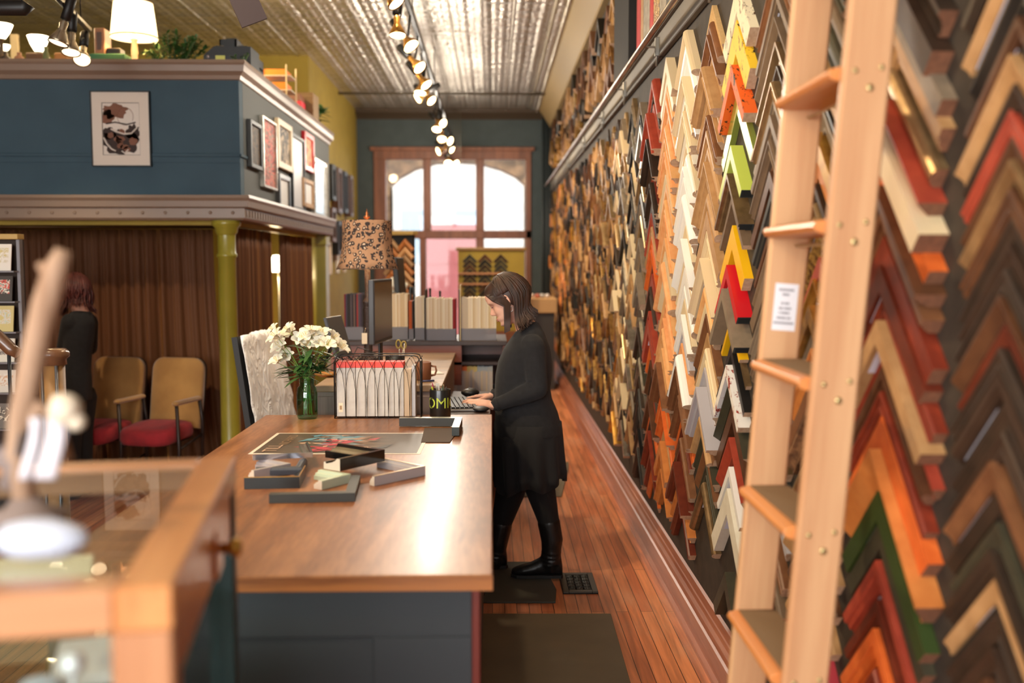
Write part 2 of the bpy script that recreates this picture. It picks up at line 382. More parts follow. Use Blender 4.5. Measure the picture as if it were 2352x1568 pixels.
# thin conduit across the ceiling near the back
yc = 13.7; b = MB().tube([(XL, yc, ZC-.05), (XR-.2, yc, ZC-.05)], .018, 8); struct('trim_5', b, mat('grey_conduit', (92, 84, 72), .5))
# baseboard of the right wall: plinth board, cap mouldings
xb = XR-.065
b = MB().prism([(xb-.02, 0), (xb-.02, .018), (xb, .02), (xb, .11), (xb+.01, .115), (xb+.014, .135), (XR-.035, .14), (XR-.028, .152), (XR-.022, .154), (XR-.012, .178), (XR, .184), (XR, 0)], -1, YB, 'Y')
b2 = struct('baseboard_right', b, M_REDWOOD)
b = MB().box((XL, 11.5, 0), (XL+.02, YB, .15)); struct('baseboard_left', b, M_REDWOOD)
b = MB().box((XL, YB-.02, 0), (wx0, YB, .15)).box((wx1, YB-.02, 0), (XR, YB, .15)); struct('baseboard_back', b, M_REDWOOD)
# grey ledge under the upper display, with the ladder rail on brackets
b = MB().box((XR-.03, -1, 2.70), (XR, 15.2, 2.82), ch=.004).box((XR-.05, -1, 2.82), (XR, 15.2, 2.84), ch=.004); struct('trim_6', b, mat('warm_grey_ledge', (112, 104, 92), .55))
t = thing('ladder_rail', (XR, 5, 2.75), 'long steel rail the ladder leans on, above the moulding columns', 'rail')
xr_ = .80; MST = mat('brushed_steel', (190, 184, 176), .3, .85, c2=(150, 120, 100), vs=3); MWR = mat('galvanised', (150, 146, 138), .4, .8)
MB().tube([(xr_-XR, -5.9, 0), (xr_-XR, 9.9, 0)], .017, 14).build('rail_tube', MST, t)
for y in (-2.2, -.9, .4, 1.7, 3.0, 4.6, 6.6, 8.8):
    MB().tube([(xr_-XR, y, 0), (-.005, y, 0)], .005, 8).tube([(-.04, y, .03), (-.04, y, -.1)], .007, 8).box((-.05, y-.015, -.05), (-.0, y+.015, .05), ch=.003).build('bracket', MWR, t)
# dark post between the two upper displays
struct('trim_7', MB().box((XR-.05, 6.45, 2.84), (XR, 7.2, ZC-.3)), mat('black_board', (34, 31, 28), .8))
# ================================================================== OUTSIDE, seen through the shopfront
M_STONE = mat('rough_brown_stone', (140, 106, 78), .9, c2=(88, 68, 52), vs=6, bump=.8, bs=9)
ya = YB+1.6
def A(px, py): return at(px, py, Y=ya)
arch = [(A(897, 430).x, 0), (A(897, 430).x, A(897, 430).z)]
for px, py in ((897, 425), (915, 408), (950, 388), (1000, 373), (1050, 371), (1100, 374), (1150, 388), (1185, 405), (1204, 422), (1205, 430)): arch.append((A(px, py).x, A(px, py).z))
arch.append((A(1205, 430).x, 0))
outer = [(-3.2, 0), (-3.2, 5.5), (2.2, 5.5), (2.2, 0)]
pl = [outer[0], outer[1], outer[2], outer[3]]+arch[::-1]
b = MB(); n = len(pl)
# build the pierced wall as strips from the arch line out to the top edge, so every face is convex
ar = arch
for k in range(1, len(ar)-2):
    (x0, z0), (x1, z1) = ar[k], ar[k+1]
    if abs(x1-x0) < 1e-4: continue
    for yy in (ya, ya+.4): b.add([(x0, yy, z0), (x1, yy, z1), (x1, yy, 5.5), (x0, yy, 5.5)], [(0, 1, 2, 3)])
for k in range(len(ar)-1):
    (x0, z0), (x1, z1) = ar[k], ar[k+1]; b.add([(x0, ya, z0), (x1, ya, z1), (x1, ya+.4, z1), (x0, ya+.4, z0)], [(0, 1, 2, 3)])
b.box((-3.2, ya, 0), (ar[0][0], ya+.4, 5.5)).box((ar[-1][0], ya, 0), (2.2, ya+.4, 5.5))
o = b.build('stone_arch', M_STONE, weld=False); tag(o, 'rough brown stone arch standing outside the shopfront window', 'arch')
o = MB().box((-30, YB+.3, -.25), (30, 60, -.05)).build('street', mat('pale_paving', (140, 136, 130), .9)); o['kind'] = 'structure'
t = thing('brick_house', (-6, 30, 0), 'pale sunlit brick building with a red roof edge across the street', 'building')
M_PB = mat('pale_brick', (200, 190, 184), .9, c2=(182, 172, 166), vs=3); M_RR = mat('red_roof_edge', (176, 96, 90), .8)
MB().box((-8, 0, 0), (7.0, 6, 4.2)).prism([(-8, 4.2), (7.0, 4.2), (1.5, 7.6), (-8, 7.6)], 0, 6, 'Y').build('wall', M_PB, t)
MB().tube([(1.5, -.2, 7.7), (7.6, -.2, 4.2)], .16, 8).build('roof', M_RR, t)
for x in (2.2,): MB().box((x, -.1, 0), (x+.28, 0, 6.2)).build('pilaster', M_RR, t)
for x in (3.3, 4.9): MB().box((x, -.05, 1.6), (x+.8, .02, 3.2), ch=.02).build('window', mat('pale_glass_pane', (150, 164, 176), .3), t)
t = thing('office_block', (3, 48, 0), 'pale tall office building seen at the right of the window', 'building')
MB().box((-4.5, 0, 0), (9, 8, 16)).build('wall', mat('white_render', (212, 216, 220), .9), t)
for i in range(3):
    for j in range(3): MB().box((-3.5+i*3.3, -.08, 3.2+j*2.9), (-1.6+i*3.3, .02, 4.6+j*2.9), ch=.02).build('window', mat('sky_blue_pane', (146, 178, 196), .3), t)
# salmon pink door of the house opposite, filling the lower middle bay
t = thing('pink_door', (0, YB+4.0, 0), 'salmon pink panelled door standing outside the shopfront', 'door')
def Pk(px, py): return at(px, py, Y=YB+4.0)
x0, x1, z1 = Pk(972, 560).x, Pk(1098, 548).x, Pk(1000, 551).z
MPK = mat('salmon_paint', (206, 120, 122), .6)
MB().box((x0, 0, -.1), (x1, .05, z1+.3)).build('leaf', MPK, t)
for i in range(2):
    for j in range(3):
        cx = x0+(x1-x0)*(.27+.46*i); MB().box((cx-.19, -.012, .15+j*.72), (cx+.19, .0, .15+j*.72+.55), ch=.01).build('panel', MPK, t)
MB().ell((x1-.08, -.03, 1.0), (.03, .03, .03)).build('knob', mat('brass', (190, 150, 70), .3, .9), t)
# ================================================================== MEZZANINE
MX, MY0, MY1 = -1.74, 7.0, 10.8; ZB0, ZB1 = 1.93, 2.985
b = MB()
b.box((-6.0, MY0, ZB0), (MX, MY0+.1, ZB1-.02)).box((MX-.1, MY0+.1, ZB0), (MX, MY1, ZB1-.02))
b.box((-6.0, MY0+.1, ZB0+.05), (MX-.1, MY1, ZB0+.15)).box((-6.0, MY0+.05, ZB1-.12), (MX-.1, MY1, ZB1-.005))
def split_mat():      # blue face to the front, greyer paint on the side run
    return [M_BLUE, M_GREYBLUE]
mz = MB().box((-6.0, MY0, ZB0), (MX, MY0+.1, ZB1-.02), 0).box((MX-.1, MY0+.1, ZB0), (MX+.0006, MY1, ZB1-.02), 1)
mz.box((-6.0, MY0+.1, ZB0+.05), (MX-.1, MY1, ZB0+.15), 0).box((-6.0, MY0+.1, ZB1-.14), (MX-.1, MY1, ZB1-.03), 1)
mz.box((-6.0, MY1-.1, ZB0+.15), (MX-.1, MY1, ZB1-.14), 1)
struct('wall_mezzanine', mz, split_mat())
# picture rail across the blue front
zr = at(300, 356, Y=MY0).z
struct('trim_8', MB().box((-6, MY0-.012, zr-.012), (MX, MY0, zr+.012), ch=.004).box((-6, MY0-.006, zr-.05), (MX, MY0, zr-.012)), M_BLUE)
struct('trim_9', MB().box((MX, MY0-.012, zr-.012), (MX+.012, MY0+.35, zr+.012), ch=.004), M_BLUE)
# cap rail (front, side), stepped crown under it, and the moulded fascia at the bottom
cap = [(.0, .0), (.055, .0), (.06, -.02), (.05, -.035), (.045, -.075), (.02, -.1), (.012, -.125), (0, -.13)]
def sweepL(prof, inner, z0):
    pr = list(prof)+inner; return MB().loft([[(-6, MY0-d, z0+z) for d, z in pr], [(MX+d, MY0-d, z0+z) for d, z in pr], [(MX+d, MY1, z0+z) for d, z in pr]], smooth=False)
struct('trim_10', sweepL(cap, [(-.09, -.13), (-.28, -.02), (-.28, 0)], ZB1), M_TAUPE2)
fas = [(0, .14), (.07, .14), (.075, .12), (.06, .1), (.055, .06), (.03, .05), (.03, -.015), (.015, -.03), (0, -.03)]
b = sweepL(fas, [(-.1, -.03), (-.1, .14)], ZB0)
for i in range(70): b.box((MX-.03-i*.06, MY0-.055, ZB0+.065), (MX-.06-i*.06, MY0-.03, ZB0+.09))
for i in range(28): b.ell((MX-.05-i*.155, MY0-.031, ZB0+.02), (.012, .008, .012), 8)
for i in range(60): b.box((MX+.03, MY0+.02+i*.063, ZB0+.065), (MX+.055, MY0+.052+i*.063, ZB0+.09))
for i in range(46): b.box((MX+.03, MY0+.02+i*.083, ZB0-.005), (MX+.036, MY0+.06+i*.083, ZB0+.04))
struct('trim_13', b, M_TAUPE2)
struct('trim_14', MB().box((-6, MY0+.1, ZB0-.06), (MX-.1, MY0+.22, ZB0+.05)).box((MX-.22, MY0+.22, ZB0-.06), (MX-.1, MY1, ZB0+.05)), M_OLIVE)
# the yellow-green iron column at the corner and the pilaster at the far end
def column(name, x, y, r, label):
    zt = ZB0-.032
    prof = [(r*1.35, 0), (r*1.35, .1), (r*1.15, .13), (r*1.2, .17), (r*1.03, .2), (r*1.0, .6), (r*.93, zt-.26), (r*1.08, zt-.25), (r*1.08, zt-.235), (r*.93, zt-.225), (r*.93, zt-.1), (r*1.15, zt-.08), (r*1.2, zt-.05), (r*1.5, zt-.03), (r*1.5, zt), (0, zt)]
    t = thing(name, (x, y, 0), label, 'column')
    MB().lathe([(0, 0)]+prof[:-5], 32).build('shaft', mat('olive_gloss', (150, 138, 46), .35, c2=(140, 130, 42), vs=5, coat=.2), t)
    MB().lathe([prof[-6], prof[-5], prof[-4], prof[-3], prof[-2], prof[-1]], 32).build('capital', mat('olive_gloss'), t) if False else MB().lathe(prof[-6:], 32).build('capital', MATS['olive_gloss'], t)
c0 = at(525, 760, Y=MY0+.04); column('iron_column', c0.x, MY0+.04, .066, 'yellow-green round iron column under the corner of the blue mezzanine')
struct('trim_15', MB().box((MX-.2, MY1-.25, 0), (MX-.01, MY1-.02, ZB0-.035), ch=.01).box((MX-.22, MY1-.27, ZB0-.14), (MX+.0, MY1, ZB0-.035), ch=.008), mat('olive_gloss', (150, 138, 46)))
# room behind the curtains: yellow back wall and warm lamp
struct('wall_under_mezzanine', MB().box((-6, MY1-.08, 0), (MX-.25, MY1-.02, ZB0+.05)), M_OLIVE)
# ================================================================== MOULDING CORNER SAMPLES ON THE RIGHT WALL
CK = {}   # key -> (colour phrase, material)
def ck(key, phrase, c, rough=.4, metal=0., c2=None, vs=20, bump=0, bs=80, coat=0., **k): CK[key] = (phrase, mat('moulding_'+key, c, rough, metal, c2, vs, bump, bs, coat, **k))
def crackle(key, phrase, c, dark=(50, 38, 24)):
    m, nt, b = _new('moulding_'+key); L = nt.links.new
    tc = nd(nt, 'ShaderNodeTexCoord'); mp = nd(nt, 'ShaderNodeMapping'); mp.inputs['Scale'].default_value = (1, 1, .4); L(tc.outputs['Object'], mp.inputs[0])
    n = nd(nt, 'ShaderNodeTexNoise'); n.inputs['Scale'].default_value = 30; n.inputs['Detail'].default_value = 6; n.inputs['Roughness'].default_value = .7; L(mp.outputs[0], n.inputs['Vector'])
    r = nd(nt, 'ShaderNodeValToRGB'); e = r.color_ramp.elements; e[0].position = .41; e[1].position = .435; e[0].color = lin(dark); e[1].color = lin(c)
    L(n.outputs[0], r.inputs[0]); L(r.outputs[0], b.inputs['Base Color']); b.inputs['Roughness'].default_value = .6; CK[key] = (phrase, m)
ck('white', 'white painted', (238, 234, 226), .35); ck('offwhite', 'off-white', (232, 224, 204), .45, c2=(222, 212, 190)); ck('cream', 'cream', (222, 198, 160), .45, c2=(220, 198, 156))
ck('silver', 'silver leaf', (190, 184, 170), .3, .8, c2=(150, 142, 128)); ck('ashgrey', 'pale lavender grey', (176, 170, 172), .4); ck('greige', 'greige', (140, 122, 100), .5, c2=(124, 108, 88))
ck('taupe', 'taupe', (120, 98, 76), .5, c2=(106, 86, 66)); ck('bronze', 'brushed bronze', (150, 122, 86), .3, .6, c2=(120, 96, 66)); ck('champagne', 'champagne metallic', (188, 158, 112), .28, .7, c2=(160, 130, 90))
ck('gold', 'gold leaf', (214, 164, 78), .3, .7, c2=(180, 128, 56)); ck('oldgold', 'antique gold', (176, 130, 66), .4, .5, c2=(120, 84, 42), bump=.5); ck('ornate', 'carved gilt', (200, 158, 84), .35, .6, c2=(96, 62, 34), vs=60, bump=1, bs=120)
ck('tan', 'tan wood', (188, 146, 98), .5, c2=(170, 128, 82), stretch=(1, 1, 1)); ck('natural', 'natural pine', (232, 178, 118), .5, c2=(220, 160, 98)); ck('peach', 'peach maple', (236, 172, 116), .5, c2=(224, 152, 92))
ck('mdf', 'plain fibreboard', (206, 170, 116), .8, c2=(196, 160, 106), vs=90); ck('walnut', 'walnut', (98, 62, 38), .4, c2=(78, 48, 30)); ck('brown', 'mid brown', (128, 84, 52), .45, c2=(108, 68, 42)); ck('darkbrown', 'dark brown', (62, 44, 32), .45, c2=(52, 36, 26))
ck('espresso', 'espresso brown', (46, 36, 28), .4, c2=(56, 42, 32)); ck('black', 'black', (26, 25, 24), .35); ck('blackgloss', 'glossy black', (18, 18, 18), .15, coat=.5); ck('charcoal', 'charcoal', (52, 52, 48), .5)
ck('olive', 'dark olive', (66, 62, 44), .5, c2=(56, 52, 38)); ck('green', 'forest green', (52, 68, 30), .4); ck('yellow', 'bright yellow', (238, 182, 20), .4); ck('lime', 'lime green', (192, 206, 88), .35); ck('limemetal', 'lime to silver metallic', (176, 190, 92), .25, .6)
ck('red', 'bright red', (200, 26, 36), .35); ck('brickred', 'brick red', (172, 70, 48), .45, c2=(152, 58, 40)); ck('cherry', 'cherry red wood', (140, 54, 32), .4, c2=(114, 42, 26)); ck('redbrown', 'red-brown mahogany', (110, 46, 28), .35, c2=(92, 36, 22))
ck('orange', 'orange-stained', (222, 110, 48), .4, c2=(204, 92, 36)); ck('honey', 'honey oak', (206, 130, 66), .45, c2=(188, 112, 54)); ck('rustic', 'rough bark-brown', (150, 106, 70), .8, c2=(90, 60, 38), vs=30, bump=1, bs=60); ck('pink', 'pinkish red', (178, 60, 70), .4)
crackle('yellowcrackle', 'crackled yellow', (244, 200, 50)); crackle('orangecrackle', 'crackled orange', (236, 102, 34)); crackle('creamcrackle', 'crackled cream', (238, 224, 190), (90, 60, 36)); crackle('whitered', 'white with red specks', (232, 226, 218), (150, 50, 30))
M_END = mat('raw_end_grain', (206, 172, 140), .8, c2=(186, 150, 118), vs=60); M_HOLE = mat('hollow_metal_end', (60, 66, 66), .5, .3); M_STICK = mat('sticker_paper', (226, 226, 236), .6); M_INK = mat('printed_ink', (70, 66, 74), .7)
R2 = math.sqrt(.5)
PROFS = {  # (w across from outer edge 0..1, depth 0..1)
    'flat': [(0, 0), (0, 1), (1, 1), (1, 0)],
    'step': [(0, 0), (0, 1), (.45, 1), (.5, .8), (.8, .72), (.84, .5), (1, .5), (1, 0)],
    'scoop': [(0, 0), (0, 1), (.18, 1), (.3, .78), (.5, .62), (.75, .5), (.85, .46), (.88, .58), (1, .58), (1, 0)],
    'round': [(0, 0), (0, .6), (.08, .82), (.25, .97), (.45, 1), (.68, .93), (.86, .75), (1, .5), (1, 0)],
    'slope': [(0, 0), (0, 1), (.12, 1), (.9, .45), (1, .45), (1, 0)],
    'bead': [(0, 0), (0, .8), (.08, 1), (.2, 1), (.28, .8), (.62, .76), (.66, .9), (.76, .96), (.88, .8), (1, .7), (1, 0)]}
def chev_mb(W, D, L, prof, mi=0, ei=1, M=None, mb=None, R=1):
    """two mitred arms hanging from an apex at the origin; wall plane is local x=0, arms stand out to -x, right arm runs to -y"""
    mb = mb or MB(); P = PROFS[prof]; n = len(P)
    for sgn in (-1, 1):
        LL = L if sgn < 0 else L*R
        ap = [(-d*D, 0, -w*W/R2) for w, d in P]
        en = [(-d*D, sgn*(LL-w*W)*R2, -(LL+w*W)*R2) for w, d in P]
        vs = ap+en; fs = [(j, (j+1) % n, n+(j+1) % n, n+j) for j in range(n)]
        mb.add(vs, fs, mi, False, M); mb.add(en, [tuple(range(n))], ei, False, M)
    return mb
_cache = {}
NCH = 0
COLNAME = []
def chevron(Y, z, W, D, L, key, prof, colname, rank, sticker=0, hollow=False, roll=0., long=1., end=None):
    """one corner sample: name, its own mesh, label by colour and place"""
    global NCH; NCH += 1
    L = max(L*1.3, W*1.6); D *= .66
    phrase, m = CK[key]
    mb = chev_mb(W, D, L, prof, R=long)
    o = mb.build('moulding_corner_sample', [m, M_HOLE if hollow else (end or M_END)], weld=True)
    o.location = (XR-.001, Y, z); o.rotation_euler = (roll, 0, 0)
    tag(o, '%s corner sample, %s %s' % (phrase, rank, colname), 'frame sample', 'moulding corner samples in '+colname)
    if hollow:
        i = MB(); w0, w1 = .1*W, .9*W; e = L+.0006
        pts = [(-.12*D, w0), (-.9*D, w0), (-.9*D, w1), (-.12*D, w1)]
        i.add([(x, -(e-w)*R2, -(e+w)*R2) for x, w in pts], [(0, 1, 2, 3)]); i.build('open_end', mat('dark_void', (24, 28, 28), .8), o, weld=False)
    if sticker:
        # paper label on the inner side of the far arm, where it faces the camera
        Ls = L*long; a0, a1 = (W+.02, min(W+.105, Ls-W*.4)) if sticker == 1 else (W+.03, Ls-W*.4-.004)
        if a1-a0 > .03:
            q = []
            hD = PROFS[prof][-2][1]*D*.75
            i0 = W*1.0
            for s, x in ((a0, -.004), (a1, -.004), (a1, -hD), (a0, -hD)):
                q.append((x, (s-W)*R2-.0012, -(s+W)*R2-.0012))
            i = MB().add(q, [(0, 1, 2, 3)]); st = i.build('price_sticker', M_STICK, o, weld=False); st['label'] = 'white paper sticker'
    return o
def ordinal(k): return ['topmost', 'second', 'third', 'fourth', 'fifth', 'sixth', 'seventh', 'eighth', 'ninth', 'tenth', 'eleventh', 'twelfth', 'thirteenth', 'fourteenth', 'fifteenth', 'sixteenth', 'seventeenth', 'eighteenth', 'nineteenth', 'twentieth', 'twenty-first', 'twenty-second', 'twenty-third', 'twenty-fourth', 'twenty-fifth', 'twenty-sixth', 'twenty-seventh', 'twenty-eighth', 'twenty-ninth', 'thirtieth', 'thirty-first', 'thirty-second', 'thirty-third', 'thirty-fourth', 'thirty-fifth', 'thirty-sixth', 'thirty-seventh', 'thirty-eighth', 'thirty-ninth', 'fortieth', 'forty-first', 'forty-second'][k]
PK = list(PROFS)
M_END3 = mat('stained_end_grain', (132, 88, 62), .8, c2=(112, 74, 52), vs=60)
def column_items(Y, items, colname, minL=0., r=None, end=None):
    """items: (apex pixel row, W, D, key, options)"""
    n = len(items); zs = [at(1500, it[0], Y=Y).z for it in items]
    for k, it in enumerate(items):
        py, W, D, key = it[:4]; op = it[4] if len(it) > 4 else {}
        gap = (zs[k]-zs[k+1]) if k+1 < n else .3
        W = min(W, gap*R2*.97); L = max(minL*rnd.uniform(.93, 1.05), op.get('L', .21+rnd.uniform(-.03, .04)))
        rank = ordinal(k)+' from top of'
        if k == n-1: rank = 'lowest in'
        elif k > n/2: rank = ('%s from bottom of' % ordinal(n-k-1)) if n-1-k else 'lowest in'
        if k == 0: rank = 'topmost in'
        chevron(Y+op.get('dy', rnd.uniform(-.012, .012)), zs[k], W, D, L, key, op.get('p', rnd.choice(PK)), colname, rank, sticker=op.get('s', 0), hollow=op.get('h', False), long=op.get('r', r or 1.), end=end)
# ---- C5: the brightly painted column
column_items(3.67, [(-40, .075, .05, 'creamcrackle', dict(p='flat', L=.22)), (45, .085, .05, 'yellowcrackle', dict(p='flat', L=.23)), (148, .04, .075, 'orangecrackle', dict(p='flat', L=.22)),
    (206, .055, .035, 'limemetal', dict(p='flat', L=.26)), (333, .036, .07, 'lime', dict(p='flat', h=True, L=.19)), (397, .03, .085, 'bronze', dict(p='step', h=True, s=2, L=.21)), (450, .02, .06, 'taupe', dict(p='flat', L=.2)),
    (517, .062, .05, 'yellow', dict(p='flat', L=.21)), (608, .035, .085, 'red', dict(p='flat', h=True, s=2, L=.2)), (662, .03, .11, 'greige', dict(p='flat', h=True, L=.22)), (727, .018, .05, 'yellow', dict(p='flat', L=.16)), (760, .02, .03, 'bronze', dict(p='flat', L=.2)),
    (792, .026, .05, 'black', dict(p='flat', L=.24)), (838, .03, .075, 'whitered', dict(p='flat', L=.22)), (880, .026, .06, 'olive', dict(p='slope', L=.26)), (925, .05, .04, 'walnut', dict(p='flat', L=.28)),
    (1005, .045, .05, 'brickred', dict(p='slope', L=.22)), (1072, .026, .05, 'white', dict(p='flat', s=1, L=.2)), (1121, .07, .06, 'offwhite', dict(p='flat', s=1, L=.27)), (1315, .05, .06, 'olive', dict(p='flat', L=.2))], 'the brightly painted column')
# ---- C6: the taupe column left of ladder
c6 = [(-95, 'brown'), (-30, 'taupe'), (35, 'taupe'), (96, 'bronze'), (150, 'espresso'), (186, 'champagne'), (219, 'greige'), (262, 'taupe'), (318, 'taupe'), (360, 'brown'), (391, 'walnut'), (440, 'charcoal'), (497, 'walnut'), (545, 'taupe'), (593, 'taupe'), (665, 'greige'), (720, 'taupe'), (775, 'greige'), (850, 'taupe'), (905, 'bronze'), (950, 'charcoal'), (1010, 'offwhite'), (1075, 'ashgrey'), (1150, 'brown'), (1215, 'taupe'), (1330, 'espresso')]
column_items(3.19, [(y, rnd.uniform(.035, .055), rnd.uniform(.025, .06), k, dict(s=[0, 1, 0, 2][i % 4], L=.24, p=rnd.choice(['flat', 'slope', 'step', 'bead']))) for i, (y, k) in enumerate(c6)], 'the taupe column left of ladder')
# ---- C7: seen between the ladder rails
c7 = [(-140, 'olive'), (-60, 'taupe'), (5, 'olive'), (70, 'charcoal'), (130, 'tan'), (190, 'black'), (245, 'greige'), (300, 'gold'), (360, 'honey'), (420, 'darkbrown'), (465, 'champagne'), (520, 'ornate'), (590, 'brickred'), (640, 'gold'), (700, 'oldgold'), (750, 'silver'), (800, 'honey'), (860, 'brown'), (925, 'rustic'), (1000, 'champagne'), (1060, 'brown'), (1120, 'tan'), (1190, 'walnut'), (1270, 'tan'), (1340, 'pink'), (1400, 'espresso'), (1470, 'brown')]
column_items(2.74, [(y, rnd.uniform(.036, .05), rnd.uniform(.03, .065), k, dict(s=[0, 1, 0][i % 3], L=.23)) for i, (y, k) in enumerate(c7)], 'the gilt column behind the ladder')
# ---- C8: reds right of the ladder
column_items(2.24, [(-190, .06, .06, 'espresso'), (-95, .06, .07, 'darkbrown', dict(p='flat', L=.25)), (-5, .05, .05, 'greige', dict(p='flat')), (60, .06, .045, 'tan', dict(p='step')), (150, .05, .05, 'champagne', dict(p='round')),
    (225, .045, .09, 'brickred', dict(p='slope')), (290, .055, .095, 'cream', dict(p='flat', L=.24)), (370, .05, .06, 'orange', dict(p='flat')), (425, .045, .1, 'walnut', dict(p='step', L=.25)), (480, .045, .07, 'brown', dict(p='step')), (540, .06, .05, 'cherry', dict(p='flat', L=.3)),
    (610, .05, .06, 'redbrown', dict(p='flat', s=1)), (672, .05, .05, 'cherry', dict(p='bead', L=.3)), (735, .04, .08, 'tan', dict(p='flat', L=.27, s=1)), (790, .05, .04, 'brickred', dict(p='slope', L=.3)), (845, .045, .05, 'walnut', dict(p='step', s=1)), (900, .05, .05, 'cherry', dict(p='bead', L=.28)),
    (955, .055, .05, 'orange', dict(p='flat', L=.28)), (1030, .07, .09, 'honey', dict(p='slope', L=.3, s=1)), (1130, .05, .05, 'green', dict(p='flat', L=.3, s=1)), (1200, .045, .04, 'olive', dict(p='flat', L=.28)), (1289, .05, .05, 'brickred', dict(p='step', L=.27, s=2)), (1380, .05, .045, 'redbrown', dict(L=.25, p='step')), (1448, .06, .05, 'orange', dict(p='step', L=.25)), (1540, .05, .05, 'cherry', dict(p='bead', L=.22)), (1630, .05, .05, 'walnut', dict())], 'the cherry column right of ladder', .275, .78, M_END3)
# ---- C9: dark column at the right edge
c9 = [(-260, 'espresso'), (-150, 'tan'), (-60, 'black'), (35, 'walnut'), (120, 'tan'), (190, 'espresso'), (246, 'brickred'), (310, 'walnut'), (365, 'champagne'), (430, 'walnut'), (500, 'espresso'), (560, 'darkbrown'), (615, 'espresso'), (680, 'walnut'), (745, 'redbrown'), (800, 'espresso'), (860, 'darkbrown'), (925, 'espresso'), (990, 'darkbrown'), (1065, 'brown'), (1130, 'espresso'), (1200, 'olive'), (1265, 'espresso'), (1334, 'tan'), (1410, 'espresso'), (1490, 'darkbrown'), (1570, 'walnut'), (1660, 'espresso')]
column_items(1.74, [(y, rnd.uniform(.026, .04), rnd.uniform(.02, .04), k, dict(s=[0, 2, 2, 1, 2][i % 5], L=.195, p=rnd.choice(['step', 'bead', 'scoop', 'slope']))) for i, (y, k) in enumerate(c9)], 'the rightmost dark column', .265, .74, M_END3)
# ---- left of the painted column
def auto(Y, y0, y1, keys, colname, step=(.052, .085), D=(.03, .07), L=.22, first=None, st=0):
    """keys: list of (upto fraction, [palette])"""
    z = at(1500, y0, Y=Y).z; ze = at(1500, y1, Y=Y).z; Z0 = z; it = []
    while z > ze:
        f = (Z0-z)/(Z0-ze)
        pal = [k for u, k in keys if f <= u][0]; s = rnd.uniform(*step)*1.07; py = None
        it.append((z, s, rnd.choice(pal))); z -= s
    n = len(it)
    for k, (z, s, key) in enumerate(it):
        rank = 'topmost in' if k == 0 else 'lowest in' if k == n-1 else ordinal(k)+' from top of' if k <= n/2 else ordinal(n-k-1)+' from bottom of'
        chevron(Y+rnd.uniform(-.015, .015), z, min(.075, s*R2*.96), rnd.uniform(*D)*(1.5 if rnd.random() < .15 else 1), L+rnd.uniform(-.04, .05), key, rnd.choice(PK), colname, rank, sticker=(1 if rnd.random() < st else 0))
auto(4.13, 10, 1130, [(.12, ['tan', 'brown', 'mdf']), (.45, ['tan', 'mdf', 'brown', 'champagne', 'greige', 'tan']), (.72, ['tan', 'cream', 'champagne', 'brown', 'natural']), (.8, ['ashgrey']), (1, ['brown', 'taupe', 'olive', 'tan', 'bronze'])], 'the tan wood column', (.045, .078), st=.3)
auto(4.62, 68, 1140, [(.62, ['white', 'white', 'offwhite', 'white', 'cream']), (.7, ['ashgrey', 'white', 'peach']), (1, ['orange', 'brown', 'redbrown', 'honey', 'brown'])], 'the white painted column', (.045, .08), st=.2)
auto(5.08, 132, 1100, [(.7, ['natural', 'peach', 'natural', 'peach', 'cream']), (1, ['honey', 'brown', 'orange', 'tan'])], 'the pale wood column', (.045, .072), (.04, .08), st=.2)
auto(5.52, 180, 1080, [(.1, ['darkbrown', 'brickred']), (.4, ['brickred', 'orange', 'darkbrown', 'cherry', 'tan', 'espresso']), (1, ['cherry', 'brickred', 'orange', 'redbrown', 'walnut', 'darkbrown'])], 'the brick red column', (.045, .075), (.03, .08), st=.3)
auto(5.97, 235, 1040, [(.5, ['greige', 'black', 'charcoal', 'champagne', 'silver']), (1, ['black', 'espresso', 'olive', 'charcoal', 'silver'])], 'the black and silver column', (.045, .075), st=.4)
print('CHEVRONS', NCH)
# ---- everything farther along the wall, and the upper display: one object
b = MB(); far = ['gold', 'oldgold', 'ornate', 'champagne', 'tan', 'espresso', 'natural', 'brown', 'black', 'cream', 'honey', 'walnut', 'silver', 'greige']
fm = [CK[k][1] for k in far]+[M_END]; rf = random.Random(3)
Y = 6.42
while Y < 15.1:
    z = 2.66-rf.uniform(0, .06); ix = far.index
    if Y < 7.2: base = [ix(k) for k in rf.choice([('cream', 'greige', 'tan', 'silver', 'black', 'champagne'), ('cream', 'gold', 'champagne', 'espresso', 'tan', 'silver')])]
    elif Y < 8.6: base = [ix(k) for k in ('ornate', 'oldgold', 'tan', 'champagne', 'espresso', 'black', 'brown', 'espresso')]
    elif Y < 11.5: base = [ix(k) for k in ('oldgold', 'espresso', 'black', 'tan', 'gold', 'walnut', 'black', 'espresso', 'brown')]
    else: base = [ix(k) for k in ('gold', 'honey', 'espresso', 'tan', 'oldgold', 'walnut', 'black')]
    while z > .50:
        s = rf.uniform(.032, .068)*(1.6 if rf.random() < .08 else 1); mi = rf.choice(base)
        chev_mb(min(.07, s*R2*rf.uniform(.5, .9)), rf.uniform(.010, .038)*(1.6 if rf.random() < .15 else 1), rf.uniform(.2, .3), rf.choice(PK), mi, len(far), Matrix.Translation((XR-.001, Y+rf.uniform(-.04, .04), z)), b, rf.uniform(.7, 1.05)); z -= s
    Y += .36
Y = 7.45; pal_up = [0, 1, 2, 4, 7, 11, 5, 8, 8, 5]
while Y < 15.0:
    z = ZC-.36
    while z > 3.1:
        s = rf.uniform(.09, .15); mi = rf.choice(pal_up)
        chev_mb(s*R2*rf.uniform(.45, .8), rf.uniform(.03, .08), rf.uniform(.2, .3), rf.choice(['flat', 'scoop', 'round', 'step']), mi, len(far), Matrix.Translation((XR-.001, Y+rf.uniform(-.03, .03), z)), b); z -= s
    Y += .40
o = b.build('distant_corner_samples', fm, weld=False)
